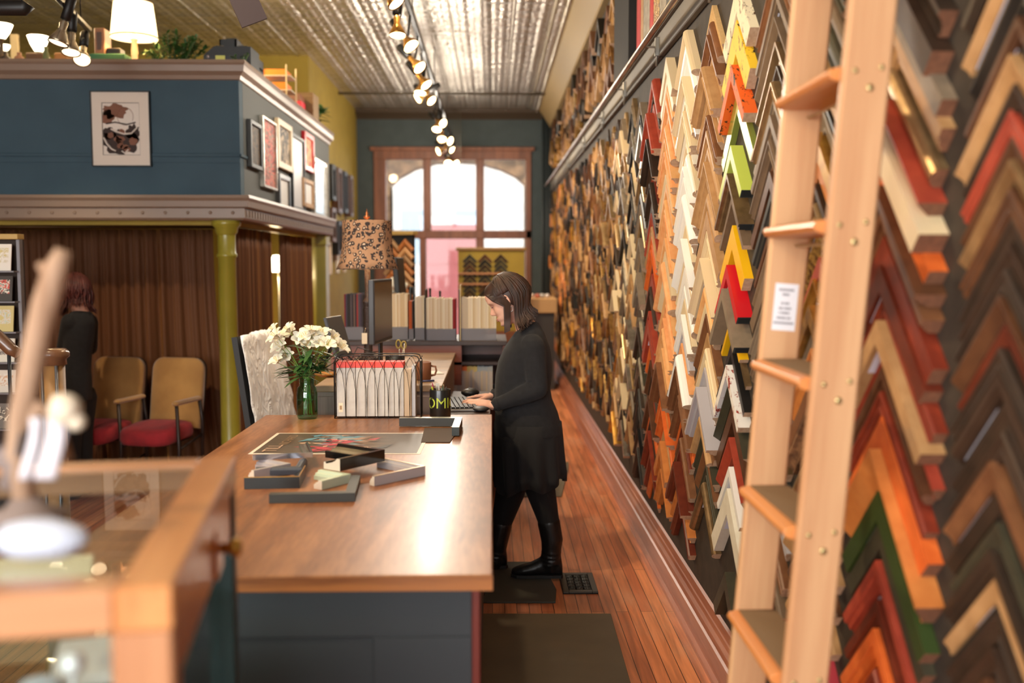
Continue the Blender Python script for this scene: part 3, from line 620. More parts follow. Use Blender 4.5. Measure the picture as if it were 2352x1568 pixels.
tag(o, 'mass of small gilt, tan and black corner samples covering the far wall', 'frame samples', kind='stuff')
# ---- tall lengths of moulding standing above the ledge
for i, (px0, px1, key, ph) in enumerate([(1463, 1471, 'red', 'narrow bright red moulding length, leftmost above the ledge'), (1472, 1477, 'tan', 'thin tan moulding length beside the narrow red one'), (1478, 1492, 'silver', 'wide textured silver moulding length above the ledge'), (1493, 1500, 'red', 'red moulding length between the silver and the gilt ones'), (1501, 1514, 'ornate', 'carved gilt moulding length above the ledge'), (1515, 1530, 'silver', 'silvery white moulding length right of the gilt one')]):
    y0 = at(px0, 60, X=XR-.03).y; y1 = at(px1, 60, X=XR-.03).y
    o = MB().prism([(-.0, 0), (-.03, 0), (-.036, .3*(y0-y1)), (-.02, .6*(y0-y1)), (-.03, y0-y1), (0, y0-y1)], 0, .72, 'Z').build('moulding_length', CK[key][1]); o.location = (XR-.001, y1, 2.86); tag(o, ph, 'moulding', 'moulding lengths above the ledge')
# ================================================================== ROLLING LADDER
M_LAD = wood('ladder_oak', (194, 142, 100), (212, 166, 122), 'Z', 9, .45, .15); M_STEP = wood('ladder_step', (206, 128, 66), (220, 146, 82), 'Y', 10, .42, .2); M_TREAD = mat('grip_tread', (128, 104, 76), .9, bump=.3, bs=300)
M_BRASS = mat('brass_screw', (190, 170, 120), .3, .9)
lt = at(2010, 0, Y=1.96); lb = at(1852, 1568, Y=1.96)
sl = (lt.x-lb.x)/(lt.z-lb.z); xz = lambda z: lb.x+(z-lb.z)*sl      # rail centre line: x as a function of height
ang = math.atan(sl); x_foot = xz(0)
lad = thing('rolling_ladder', (x_foot, 2.15, 0), 'tall pale oak rolling ladder leaning on the steel rail of the sample wall', 'ladder')
ML = Matrix.Rotation(ang, 4, 'Y')
HL = (2.72)/math.cos(ang)
yN, yF = 1.96-2.15, 2.36-2.15; RW = .047
def rail(y0, y1, name='side_rail'):
    o = MB().box((-RW, y0, .03), (RW, y1, HL), ch=.006).build(name, M_LAD, lad); o.matrix_local = ML; return o
r1 = rail(yN, yN+.026); r2 = rail(yF-.0, yF+.026)
for k, py in enumerate((1400+285, 1400, 1115, 825, 520, 225, -75)):
    z = at(1700, py, Y=2.36).z
    if z > 2.5 or z < .2: continue
    c = Vector((xz(z)-x_foot, 0, z))
    prof = [(-.064, -.010), (-.07, 0), (-.066, .01), (-.05, .014), (.05, .014), (.05, -.014), (-.05, -.014)]
    o = MB().prism([(c.x+u, z-.014+v) for u, v in prof], yN+.026, yF, 'Y').build('step', M_STEP, lad); bevel(o, .002, 2)
    MB().box((c.x-.042, yN+.03, z+.0002), (c.x+.048, yF-.004, z+.002)).build('grip_strip', M_TREAD, o)
    MB().tube([(c.x+.01, yN+.026, z-.045), (c.x+.01, yF, z-.045)], .004, 8).build('tie_rod', M_BRASS, lad)
    for dx, dz, r in ((-.026, -.012, .0058), (.026, -.006, .0058), (.004, -.045, .0078)): MB().ell((c.x+dx, yN-.0005, z+dz), (r, .003, r), 10).build('screw', M_BRASS, lad)
# notice pasted on the inner face of the far rail
zc = at(1795, 705, Y=2.36).z; zl = zc/math.cos(ang)
pp = MB().box((-.026, yF-.0006, zl-.056), (.03, yF, zl+.056)).build('notice', mat('notice_paper', (232, 232, 238), .6), lad); pp.matrix_local = ML; pp['label'] = 'white notice pasted on the far rail'
tx = MB()
for i, (wd, dz) in enumerate([(.036, .041), (.018, .03), (.021, .009), (.03, -.003), (.028, -.014), (.036, -.026), (.05, -.038)]):
    x = -wd/2+.002
    rr_ = random.Random(i)
    while x < wd/2:
        lw = rr_.uniform(.0018, .0028); tx.box((x, yF-.0012, zl+dz-.0026), (x+lw, yF-.0006, zl+dz+.0026)); x += lw+.0012+(.002 if rr_.random() < .15 else 0)
tx.build('printed_lines', mat('grey_print', (110, 108, 116), .7), pp)
for y in (yN+.013, yF+.013):
    MB().lathe([(0, -.012), (.028, -.012), (.032, 0), (.028, .012), (0, .012)], 16, M=Matrix.Translation((0, y, .032)) @ Matrix.Rotation(PI/2, 4, 'X')).build('caster', mat('black_rubber', (30, 30, 30), .6), lad)
    hx = xz(2.72)-x_foot; MB().tube([(hx-.02, y, 2.70), (hx-.01, y, 2.79), (hx+.03, y, 2.80), (hx+.05, y, 2.76)], .007, 8).build('hook', mat('galvanised', (150, 146, 138)), lad)
# ================================================================== COUNTER TABLE
M_TOP = wood('oak_table_top', (116, 70, 40), (168, 112, 68), 'Y', 9, .38, .12, c3=(144, 90, 52), st=.13)
M_TEDGE = wood('table_edge_oak', (122, 70, 34), (176, 110, 56), 'X', 16, .35, .2)
M_CAB = mat('slate_blue_cabinet', (54, 60, 66), .6); M_RED = mat('oxblood_corner', (116, 44, 34), .5)
HT = .90
tb = thing('counter_table', (-.525, 3.4, 0), 'long oak-topped slate-blue work counter in the middle of the shop', 'counter')
o = MB().box((-.525, -1.2, HT-.037), (.525, 1.2, HT), ch=.003).build('worktop', [M_TOP], tb)
o = MB().box((-.5255, -1.2006, HT-.0365), (.5255, -1.1990, HT-.003)).build('edge_band', M_TEDGE, tb)
MB().box((-.49, -1.16, 0), (.478, 1.16, HT-.037)).build('cabinet', M_CAB, tb)
z0 = .1; fr = MB()
fr.box((-.49, -1.168, HT-.155), (.478, -1.16, HT-.037), ch=.002).box((-.49, -1.168, 0), (-.37, -1.16, HT-.155), ch=.002).box((.25, -1.168, 0), (.478, -1.16, HT-.155), ch=.002).box((-.37, -1.168, 0), (.25, -1.16, .12), ch=.002)
fr.build('panel_frame', M_CAB, tb)
MB().box((.478, -1.17, 0), (.496, -1.14, HT-.037), ch=.002).build('corner_strip', M_RED, tb)
for y in (-.75, 0, .75): MB().box((.478, y-.33, .12), (.486, y+.33, HT-.1), ch=.003).build('door', M_CAB, tb)
# ================================================================== FLOOR MATS AND REGISTER
M_MAT = mat('grey_rubber_mat', (112, 98, 78), .85, c2=(104, 92, 74), vs=4, bump=.15, bs=300); M_MAT2 = mat('dark_rubber_mat', (74, 72, 64), .85, bump=.15, bs=300)
def slab(name, pts, h, m, label, cat):
    c = [at(px, py, Z=h) for px, py in pts]; o = MB().prism([(p.x, p.y) for p in c], .0005, h, 'Z').build(name, m); bevel(o, .003, 2); return tag(o, label, cat)
slab('floor_mat', [(1040, 1408), (1403, 1408), (1470, 1640), (1040, 1640)], .008, M_MAT, 'large grey rubber mat on the floor nearest the camera, beside the counter', 'mat')
slab('floor_mat', [(1060, 1289), (1245, 1289), (1278, 1352), (1276, 1381), (1060, 1381)], .010, M_MAT2, 'small dark rubber mat under the boots of the woman', 'mat')
slab('floor_mat', [(1180, 1060), (1306, 1060), (1306, 1075), (1290, 1139), (1180, 1139)], .008, M_MAT, 'tan mat on the floor behind the woman', 'mat')
c = at(1328, 1336, Z=.012); rg = thing('floor_register', (c.x, c.y, 0), 'cast iron floor vent grille beside the heel of the boot', 'vent')
M_IRON = mat('grey_cast_iron', (78, 76, 70), .45, .5)
w2 = .085; l2 = .15
fb = MB().box((-w2, -l2, .0), (w2, l2, .004)); fb.build('pit', mat('dark_void2', (14, 13, 12), .9), rg)
fb = MB().box((-w2, -l2, .004), (-w2+.028, l2, .013), ch=.002).box((w2-.028, -l2, .004), (w2, l2, .013), ch=.002).box((-w2+.028, -l2, .004), (w2-.028, -l2+.03, .013), ch=.002).box((-w2+.028, l2-.03, .004), (w2-.028, l2, .013), ch=.002)
fb.build('frame', M_IRON, rg)
gr_ = MB()
for i in range(-1, 2):
    for j in range(-2, 3):
        cx, cy = i*.038, j*.048
        ring = [(cx+.014*math.cos(a), cy+.018*math.sin(a), .009) for a in [k*PI/4 for k in range(9)]]; gr_.tube(ring, .0028, 6)
        for a in range(4):
            an = a*PI/4; gr_.tube([(cx+.024*math.cos(an), cy+.03*math.sin(an), .009), (cx-.024*math.cos(an), cy-.03*math.sin(an), .009)], .0022, 6)
gr_.build('scroll_grille', M_IRON, rg)
# ================================================================== TRACK LIGHTS
M_BLK = mat('black_metal', (28, 26, 24), .45, .3); M_GOLDR = mat('gold_reflector', (190, 140, 70), .25, .9); M_BULB = emis('tungsten_bulb', (255, 222, 160), 7)
def cyl_between(mb, a, b_, r, n=14, mi=0): return mb.tube([a, b_], r, n, mi)
def tracklamp(px, py, Y, aim, label, on=True, ztrack=None, group='lamps along the centre ceiling track', size=1., bulb=None, refl=None):
    """head whose bright disc is at the pixel; aim is the beam direction"""
    p = at(px, py, Y=Y); d = Vector(aim).normalized(); s = size
    t = thing('track_lamp', p-d*.1*s, label, 'track light', group)
    o = -d*0
    M = Matrix.Translation(Vector((0, 0, 0)))
    q = d.to_track_quat('Z', 'Y').to_matrix().to_4x4()
    # body can behind, flared reflector in front
    bd = MB().lathe([(0, -.19*s), (.028*s, -.19*s), (.03*s, -.18*s), (.03*s, -.055*s), (.016*s, -.05*s), (0, -.05*s)], 16, M=q).build('lamp_body', M_BLK, t)
    rf_ = MB().lathe([(.015*s, -.05*s), (.024*s, -.03*s), (.021*s, .01*s), (.035*s, .04*s), (.058*s, .085*s), (.06*s, .1*s), (.056*s, .1*s), (.033*s, .045*s), (.01*s, .02*s)], 20, M=q).build('reflector', refl or M_GOLDR, t)
    MB().lathe([(0, .088*s), (.03*s, .092*s), (.052*s, .096*s), (.054*s, .09*s), (.03*s, .06*s), (0, .05*s)], 20, M=q).build('bulb_face', (bulb or M_BULB) if on else mat('unlit_glass', (210, 200, 180), .2), t)
    zt = (ztrack if ztrack is not None else p.z+.2)-(p.z-d.z*.1*s)
    back = q @ Vector((0, 0, -.12*s))
    MB().tube([back, (back.x*.5, back.y*.5, zt*.6), (back.x*.3, back.y*.3, zt)], .009, 8).build('stem', M_BLK, t)
    return t
XT = -.62
tr = thing('ceiling_track', (XT, 9, 3.5), 'black lighting track hung below the ceiling along the centre of the shop', 'track')
MB().box((-.018, -8.5, -.0), (.018, 5.9, .035), ch=.003).build('track_rail', M_BLK, tr)
for y in (-4, -1, 2, 5): MB().tube([(0, y, .03), (0, y, ZC-3.5)], .005, 6).build('hanger', M_BLK, tr)
place = ['first from the camera', 'second from the camera', 'third from the camera', 'fourth from the camera', 'fifth from the camera', 'sixth from the camera', 'seventh from the camera', 'eighth from the camera', 'ninth from the camera', 'tenth from the camera', 'eleventh from the camera', 'twelfth from the camera', 'thirteenth from the camera', 'fourteenth from the camera', 'fifteenth from the camera', 'sixteenth from the camera']
L_ = [(912, 8, 5.9, (.6, -.2, -.8)), (913, 82, 6.7, (.05, -.2, -1)), (945, 106, 7.3, (.5, -.4, -.7)), (965, 156, 7.8, (.6, -.4, -.65)), (980, 196, 8.5, (.55, -.3, -.7)), (965, 214, 9.2, (-.1, -.3, -1)), (958, 226, 9.9, (-.7, -.3, -.5)), (992, 232, 10.3, (.6, -.4, -.6)),
      (1003, 298, 11.2, (-.1, -.5, -.8)), (1018, 284, 11.6, (.6, -.6, -.5)), (1015, 320, 12.2, (0, -.6, -.8)), (1035, 324, 12.6, (.8, -.5, -.4)), (1006, 348, 13.0, (-.8, -.4, -.4)), (1039, 343, 13.5, (.8, -.4, -.4)), (1030, 375, 14.2, (0, -.6, -.7)), (1048, 376, 14.6, (.6, -.6, -.5))]
for i, (px, py, Y, aim) in enumerate(L_): tracklamp(px, py, Y, aim, 'black track spotlight with a gilt flared reflector on the centre track, '+place[i], ztrack=3.5, size=.95)
# steel cables that hold the far end of the track
b = MB()
for k in range(4):
    p = at(1036+k*7, 300, Y=14.9-k*.1); tag(MB().tube([(p.x, p.y, ZC-.01), (p.x, p.y, 3.05)], .005, 6).build('hanging_wire', mat('thin_steel', (110, 104, 92), .5, .5)), 'thin vertical wire in front of the slate wall, %s from the left' % ['first', 'second', 'third', 'fourth'][k], 'wire', 'thin wires above the shopfront')
# near left track with its lamps over the mezzanine
p0 = at(95, 2, Y=5.2); p1 = at(204, 68, Y=6.6)
t = thing('ceiling_track', p0, 'short black lighting track over the left end of the mezzanine', 'track')
d = p1-p0; MB().tube([(-d.x*1.0, -d.y*1.0, .02), (d.x, d.y, d.z)], .02, 6).build('track_rail', M_BLK, t); MB().tube([(d.x*.8, d.y*.8, d.z*.8), (d.x*.8, d.y*.8, ZC-p0.z)], .004, 6).build('hanger', M_BLK, t)
for px, py, Y, aim, w_ in ((133, 100, 5.6, (-.25, -.2, -1), 'leftmost'), (163, 122, 6.0, (.05, -.3, -1), 'middle'), (188, 138, 6.4, (.15, -.6, -.7), 'rightmost')):
    tracklamp(px, py, Y, aim, 'black spotlight hanging over the mezzanine shelf, %s of three' % w_, group='spotlights over the mezzanine shelf', ztrack=at(150, 35, Y=5.9).z, size=.92, bulb=emis('dim_halogen', (255, 226, 180), 1.6), refl=mat('silver_reflector', (170, 160, 140), .25, .9))
p = at(20, 18, Y=4.6); tag(MB().tube([(p.x-.5, p.y, p.z), (p.x+.07, p.y, p.z), (p.x+.085, p.y, p.z+.02)], .034, 16).tube([(p.x-.1, p.y, p.z+.03), (p.x-.1, p.y, ZC)], .006, 6).build('hanging_tube_light', M_BLK), 'black tubular fitting hanging at the top left corner of the shop', 'lamp')
p = at(545, 8, Y=4.2); o = MB().box((-.11, -.01, -.17), (.0, .01, .16)).build('hanging_board', mat('dark_purple_board', (60, 48, 50), .7)); o.location = p+Vector((.05, 0, .1)); o.rotation_euler = (0, math.radians(-24), .3); tag(o, 'dark plum board hanging from the ceiling above the mezzanine', 'sign')
MB().tube([(-.02, 0, .16), (-.02, 0, .5)], .002, 5).build('string', M_BLK, o)
# ================================================================== THINGS ON TOP OF THE MEZZANINE
DZ = ZB1-.028
def pxbox(name, x0, y0, x1, Y, dep, m, label, cat, group=None, ch=.004, rz=0.):
    a = at(x0, y0, Y=Y); c = at(x1, y0, Y=Y)
    o = MB().box((-(c.x-a.x)/2, 0, 0), ((c.x-a.x)/2, dep, a.z-DZ), ch=ch).build(name, m); o.location = ((a.x+c.x)/2, Y, DZ+.0005); o.rotation_euler = (0, 0, rz)
    return tag(o, label, cat, group)
def on_deck(px, Y): p = at(px, 150, Y=Y); return Vector((p.x, Y, DZ+.0005))
# big table lamp
t = thing('table_lamp', on_deck(310, 7.3), 'large cream drum-shaded table lamp on the mezzanine shelf', 'lamp')
px_ = 7.3/F
zt = at(310, 6, Y=7.3).z-DZ; zb = at(310, 88, Y=7.3).z-DZ
M_SHADE = emis('glowing_linen', (255, 222, 170), 1.5)
MB().lathe([(.132, zt), (.162, zb), (.158, zb), (.128, zt)], 40).build('lamp_shade', M_SHADE, t)
MB().lathe([(.0, .0), (.06, 0), (.06, .012), (.022, .03), (.02, .06), (.024, .15), (.018, zb-.02), (.03, zb-.012), (.012, zb), (.01, zb+.05), (0, zb+.05)], 20).build('lamp_base', mat('cream_ceramic', (222, 208, 182), .3, coat=.3), t)
for _q in ([(.1335, zt-.006), (.1335, zt+.002), (.13, zt+.002)], [(.164, zb-.002), (.1635, zb+.008), (.16, zb+.008)]): MB().lathe(_q, 40).build('shade_trim', mat('brown_ribbon', (120, 90, 60), .7), t)
MB().ell((0, 0, zb+.1), (.03, .03, .045)).build('bulb', emis('warm_bulb', (255, 214, 140), 25), t)
point('table_lamp_light', tuple(t.location+Vector((0, 0, zb+.16))), 26, (1, .72, .38), .04)
# white bowl uplights
for px, y0, y1, wd, Y, w_ in ((5, 56, 90, 50, 7.4, 'at the left edge of the photo'), (90, 84, 120, 46, 7.6, 'beside the green vase'), (12, 104, 118, 26, 9.2, 'smaller, farther back on the shelf')):
    q = on_deck(px, Y); t = thing('uplight_lamp', q, 'glowing white glass bowl uplight %s' % w_, 'lamp', 'bowl uplights on the mezzanine shelf')
    a = at(px, y0, Y=Y).z-DZ; c = at(px, y1, Y=Y).z-DZ; r = wd/2*Y/F
    MB().lathe([(0, c), (r*.35, c+.003), (r*.75, c+(a-c)*.5), (r, a), (r*.96, a), (r*.7, c+(a-c)*.5), (0, c+.012)], 28).build('glass_bowl', emis('white_glow', (255, 236, 200), 3.2), t)
    MB().lathe([(0, 0), (.07, 0), (.07, .01), (.014, .03), (.012, c-.01), (.03, c), (0, c)], 16).build('stand', mat('brown_metal_stand', (96, 78, 56), .5, .4), t)
point('mezzanine_uplight', (-3.4, 7.6, 3.45), 22, (1, .74, .4), .08); point('mezzanine_uplight', (-2.2, 8.6, 3.5), 20, (1, .72, .38), .08)
MBX = mat('cardboard', (170, 118, 66), .8); 
pxbox('wooden_box', 58, 121, 97, 7.45, .15, mat('brown_box', (96, 66, 42), .7), 'small brown box on the mezzanine shelf left of the green vase', 'box')
pxbox('cardboard_box', 124, 121, 151, 7.4, .14, MBX, 'small orange-brown cardboard box behind the hanging spotlights', 'box')
pxbox('picture_frame', 22, 78, 40, 8.2, .03, mat('grey_beige', (150, 134, 104), .7), 'grey-beige framed board leaning at the left end of the mezzanine shelf', 'picture frame')
for i, (px, y0, c, nm) in enumerate([(45, 128, (170, 120, 90), 'pinkish small jar'), (12, 124, (60, 50, 44), 'dark small jar'), (118, 138, (170, 90, 70), 'rosy small jar'), (48, 134, (120, 160, 150), 'pale teal small jar')]):
    q = on_deck(px+i*2, 7.2+.06*i); h = at(px, y0, Y=7.3).z-DZ
    tag(MB().lathe([(0, 0), (.03, 0), (.036, h*.4), (.03, h*.75), (.014, h*.85), (.016, h), (0, h)], 16).build('jar', mat('jar%d' % i, c, .4), None, q), nm+' on the left end of the mezzanine shelf', 'jar')
q = on_deck(107, 7.3); h = at(107, 108, Y=7.3).z-DZ; tag(MB().lathe([(0, 0), (.02, 0), (.026, h*.5), (.02, h*.75), (.012, h*.85), (.016, h), (.012, h), (0, h*.9)], 18).build('vase', mat('sage_glaze', (96, 104, 66), .3), None, q), 'slim sage green vase on the mezzanine shelf', 'vase')
gb = pxbox('green_box', 204, 123, 287, 7.25, .2, mat('green_card_box', (46, 96, 66), .8), 'flat dark green box on the mezzanine shelf', 'box')
ztop = at(240, 123, Y=7.25).z
a = at(219, 66, Y=7.3); c = at(243, 66, Y=7.3); o = MB().box((a.x, 7.27, ztop+.001), (c.x, 7.4, a.z), ch=.005).box((a.x+.02, 7.265, ztop+.03), (c.x-.02, 7.27, a.z-.03), 1).build('wooden_clock_case', [mat('warm_brown_case', (128, 86, 56), .5), mat('dark_fretwork', (70, 52, 42), .5)]); tag(o, 'tall narrow wooden case standing on the green box', 'case')
a = at(246, 111, Y=7.3); c = at(278, 111, Y=7.3); tag(MB().box((a.x, 7.28, ztop+.001), (c.x, 7.38, a.z), ch=.006).build('black_case', M_BLK), 'small black case lying on the green box', 'case')
# leafy plant
def leaf(mb, base, d, ln, wd, up=Vector((0, 0, 1)), mi=0, droop=.25):
    d = Vector(d).normalized(); s_ = d.cross(up)
    s_ = s_.normalized() if s_.length > 1e-3 else Vector((1, 0, 0)); n = s_.cross(d)
    b0 = Vector(base); vs = []
    for t_, w_ in ((0, .12), (.25, .8), (.5, 1), (.78, .62), (1, .02)):
        c_ = b0+d*ln*t_-Vector((0, 0, 1))*droop*ln*t_*t_
        vs += [c_-s_*wd*.5*w_, c_-n*wd*.12*w_, c_+s_*wd*.5*w_]
    fs = []
    for i in range(4):
        for j in (0, 1): fs.append((i*3+j, i*3+j+1, i*3+j+4, i*3+j+3))
    mb.add(vs, fs, mi, True)
def bush(name, loc, w_, h, n, lf, label, seed=1, stems=9, mats_=None, pot=None):
    rr = random.Random(seed); t = thing(name, loc, label, 'plant'); lv = MB(); st = MB()
    for i in range(stems):
        a = rr.uniform(-1, 1); top = Vector((a*w_/2, rr.uniform(-.06, .08), h*rr.uniform(.55, 1)*(1-.25*abs(a)))); base = Vector((a*w_*.15, 0, .02))
        mid = (base+top)/2+Vector((a*w_*.05, 0, h*.12)); pts = [base, mid, top]; st.tube(pts, .0035, 5)
        for k in range(n):
            f = .25+.75*k/n; p = base.lerp(mid, f*2) if f < .5 else mid.lerp(top, f*2-1)
            leaf(lv, p, (rr.uniform(-1, 1), rr.uniform(-.7, .5), rr.uniform(-.1, .9)), lf*rr.uniform(.7, 1.2), lf*.42)
    lv.build('foliage', mats_ or mat('green_leaf', (62, 104, 46), .45, c2=(38, 74, 32), vs=30), t, weld=False); st.build('stems', mat('stem_green', (80, 100, 50), .6), t, weld=False)
    if pot is not False: MB().lathe([(0, 0), (.05, 0), (.065, .08), (.06, .085), (0, .075)], 18).build('pot', mat('terracotta_pot', (150, 100, 70), .7), t)
    return t
bush('potted_plant', on_deck(398, 7.3), .46, .31, 20, .05, 'bushy green potted plant on the mezzanine shelf beside the big lamp', 4, 26)
bush('leafy_sprigs', on_deck(552, 7.09), .2, .11, 6, .035, 'small green sprigs lying in front of the black file box', 8, 5, pot=False)
# black file boxes
p = on_deck(522, 7.18); t = thing('file_box', p, 'black file box with a yellow note at the mezzanine corner', 'box')
h = at(520, 108, Y=7.2).z-DZ; w_ = 105*7.2/F
M_FB = mat('black_fibre', (40, 44, 46), .6)
MB().prism([(-w_/2, 0), (-w_/2, h*.62), (-w_*.28, h), (w_/2, h), (w_/2, 0)], 0, .26, 'Y').build('shell', M_FB, t)
MB().box((-w_/2+.01, -.004, 0), (w_/2-.005, 0, h*.6), ch=.003).build('front_panel', mat('black_front', (30, 33, 36), .5), t)
yn = MB().box((-.08, -.0065, .04), (-.013, -.0045, .10)).build('sticky_note', mat('yellow_note', (206, 206, 110), .7), t); yn['label'] = 'pale yellow note on the front'
for x in (-.1, .06): MB().box((x, .06, h), (x+.07, .12, h+.02), ch=.006).build('latch', M_FB, t)
MB().lathe([(0, -.006), (.012, -.006), (.012, 0), (0, 0)], 12, M=Matrix.Translation((-.13, -.004, .09)) @ Matrix.Rotation(-PI/2, 4, 'X')).build('label_holder', mat('grey_tin', (150, 140, 140), .4, .5), t)
p = on_deck(592, 7.55); t = thing('file_crate', (MX-.085, 7.3, DZ+.0005), 'black slatted crate behind the file box along the side rail', 'crate')
hh = .24
MB().box((-.12, 0, 0), (.0, .85, .01)).box((-.12, 0, 0), (-.11, .85, hh)).box((-.12, 0, 0), (0, .012, hh)).box((-.12, .84, 0), (0, .85, hh)).build('crate_body', M_FB, t)
MB().box((-.012, 0, 0), (0, .85, .08)).box((-.012, 0, .1), (0, .85, .16)).box((-.012, 0, .18), (0, .85, hh)).build('side_slats', M_FB, t)
for y in (.1, .5): MB().box((-.1, y, hh), (-.02, y+.12, hh+.03), ch=.006).build('handle', M_FB, t)
# letter rack with orange papers
t = thing('paper_rack', (at(640, 160, Y=8.7).x-.02, 8.7, DZ+.0005), 'cream paper rack with orange stacks on the mezzanine', 'rack'); hz = at(640, 148, Y=8.7).z-DZ
MB().box((.08, -.01, 0), (.09, 0, hz), ch=.002).build('post', mat('cream_post', (226, 206, 160), .5), t); MB().box((.12, .2, 0), (.13, .21, hz)).build('post', mat('cream_post'), t); MB().box((-.13, .0, 0), (-.12, .01, hz)).build('post', mat('cream_post'), t)
for k, z in enumerate((.0, .12, .24)): MB().box((-.13, .0, z), (.12, .25, z+.008)).build('shelf', mat('white_shelf', (206, 196, 176), .6), t)
for k, z in enumerate((.009, .129, .249)):
    tag(MB().box((-.12, .01, z), (.08, .24, z+[.03, .06, .05][k]), ch=.002).build('paper_stack', mat('orange_paper', (236, 130, 36), .7), None, t.location), 'orange paper stack on the %s shelf of the cream rack' % ['bottom', 'middle', 'top'][k], 'paper', 'orange paper stacks in the cream rack')
o = MB().box((-.17, 0, 0), (.17, .3, .28), ch=.004)
for k in range(4): o.box((-.172, -.004, .03+k*.065), (.172, .0, .055+k*.065), ch=.002)
o = o.build('wooden_crate', mat('brown_slatted_crate', (128, 100, 66), .7)); o.location = (at(700, 200, Y=9.7).x-.1, 9.75, DZ+.0005); tag(o, 'brown slatted wooden crate near the far end of the mezzanine', 'crate')
o = MB().box((-.08, 0, 0), (.08, .2, .16), ch=.003).build('red_box', mat('crimson_box', (206, 36, 60), .5)); o.location = (MX-.12, 9.5, DZ+.0005); tag(o, 'bright crimson box on the mezzanine edge beside the fern', 'box')
o = MB().box((-.09, 0, 0), (.07, .22, .06), ch=.003).build('brown_case', mat('brown_leather', (120, 74, 52), .5)); o.location = (MX-.12, 9.5, DZ+.162); tag(o, 'flat brown case lying on the crimson box', 'case')
t = bush('potted_fern', (MX-.1, 10.35, DZ+.0005), .24, .3, 9, .12, 'arching green fern at the far end of the mezzanine', 12, 9)
# ================================================================== FRAMED PICTURES
def art_mat(name, cols, sc=12, seed=0, stretch=(1, 1, 1), rough=.65):
    m, nt, b = _new(name); L = nt.links.new; tc = nd(nt, 'ShaderNodeTexCoord'); mp = nd(nt, 'ShaderNodeMapping'); mp.inputs['Location'].default_value = (seed, seed*2, seed); mp.inputs['Scale'].default_value = stretch
    L(tc.outputs['Object'], mp.inputs[0]); n = nd(nt, 'ShaderNodeTexNoise'); n.inputs['Scale'].default_value = sc; n.inputs['Detail'].default_value = 3; n.inputs['Distortion'].default_value = 1.5; L(mp.outputs[0], n.inputs['Vector'])
    r = nd(nt, 'ShaderNodeValToRGB'); r.color_ramp.interpolation = 'CONSTANT'; e = r.color_ramp.elements; k = len(cols)
    e[0].position = 0; e[0].color = lin(cols[0]); e[1].position = .38; e[1].color = lin(cols[1])
    for i in range(2, k): x = e.new(.38+.24*(i-1)/(k-1)); x.color = lin(cols[i])
    L(n.outputs[0], r.inputs[0]); L(r.outputs[0], b.inputs['Base Color']); b.inputs['Roughness'].default_value = rough; MATS[name] = m; return m
# the large print on the blue front: white mat, black frame, abstract brown cloud and branch picture
a = at(205, 208, Y=MY0-.03); c = at(347, 382, Y=MY0-.03)
w_, h_ = (c.x-a.x)/2, (a.z-c.z)/2; ctr = Vector(((a.x+c.x)/2, MY0-.001, (a.z+c.z)/2))
t = thing('framed_print', ctr, 'large black-framed print with wide white mat and brown landscape on the blue wall', 'picture')
fw = .007; D_ = .028
MB().box((-w_, -D_, -h_), (-w_+fw, 0, h_)).box((w_-fw, -D_, -h_), (w_, 0, h_)).box((-w_+fw, -D_, h_-fw), (w_-fw, 0, h_)).box((-w_+fw, -D_, -h_), (w_-fw, 0, -h_+fw)).build('frame', M_BLK, t)
iw, ih = .128, .178; oz = -.0
MB().box((-w_+fw, -.018, -h_+fw), (-iw, -.014, h_-fw)).box((iw, -.018, -h_+fw), (w_-fw, -.014, h_-fw)).box((-iw, -.018, ih+oz), (iw, -.014, h_-fw)).box((-iw, -.018, -h_+fw), (iw, -.014, -ih+oz)).build('mat_board', mat('ivory_mat', (226, 212, 196), .8), t)
pr = MB().box((-iw, -.012, -ih), (iw, -.010, ih)).build('print', mat('print_paper', (226, 214, 200), .6), t)
MB().box((-iw, -.0125, -ih), (-iw+.003, -.0122, ih)).box((iw-.003, -.0125, -ih), (iw, -.0122, ih)).box((-iw, -.0125, ih-.003), (iw, -.0122, ih)).box((-iw, -.0125, -ih), (iw, -.0122, -ih+.003)).build('border_line', mat('sepia_dark', (52, 34, 26), .7), pr)
M_SEP, M_SEP2 = mat('sepia_dark'), mat('sepia_brown', (128, 82, 60), .7)
def blob(mb, cx, cz, rx, rz, y, seed, n=26, mi=0, jag=.22):
    rr = random.Random(seed); pts = []
    for k in range(n):
        a_ = 2*PI*k/n; q = 1+rr.uniform(-jag, jag); pts.append((max(-iw+.004, min(iw-.004, cx+rx*q*math.cos(a_))), y, max(-ih+.004, min(ih-.004, cz+rz*q*math.sin(a_)))))
    c0_ = (cx, y, cz); mb.add([c0_]+pts, [(0, k+1, (k+1) % n+1) for k in range(n)], mi)
im = MB()
blob(im, -.04, .12, .085, .05, -.0128, 1, mi=1); blob(im, -.09, .08, .04, .05, -.0128, 2, mi=1)
blob(im, .0, -.09, .13, .08, -.0130, 3); blob(im, .08, -.03, .05, .06, -.0130, 9); blob(im, -.09, -.03, .05, .04, -.0130, 10)
for k in range(9):
    rr = random.Random(40+k); blob(im, rr.uniform(-.08, .1), rr.uniform(-.14, .0), rr.uniform(.018, .035), rr.uniform(.014, .028), -.0132, k, 18, 1)
ringpts = [(.03+.055*math.cos(k*PI/10-.5), -.0131, .085+.06*math.sin(k*PI/10-.5)) for k in range(19)]
im.tube(ringpts, .0014, 4, 1)
im.tube([(-.07, -.0134, .0), (-.03, -.0134, -.02), (.02, -.0134, -.035), (.07, -.0134, -.03), (.11, -.0134, .01)], .006, 5, 2)
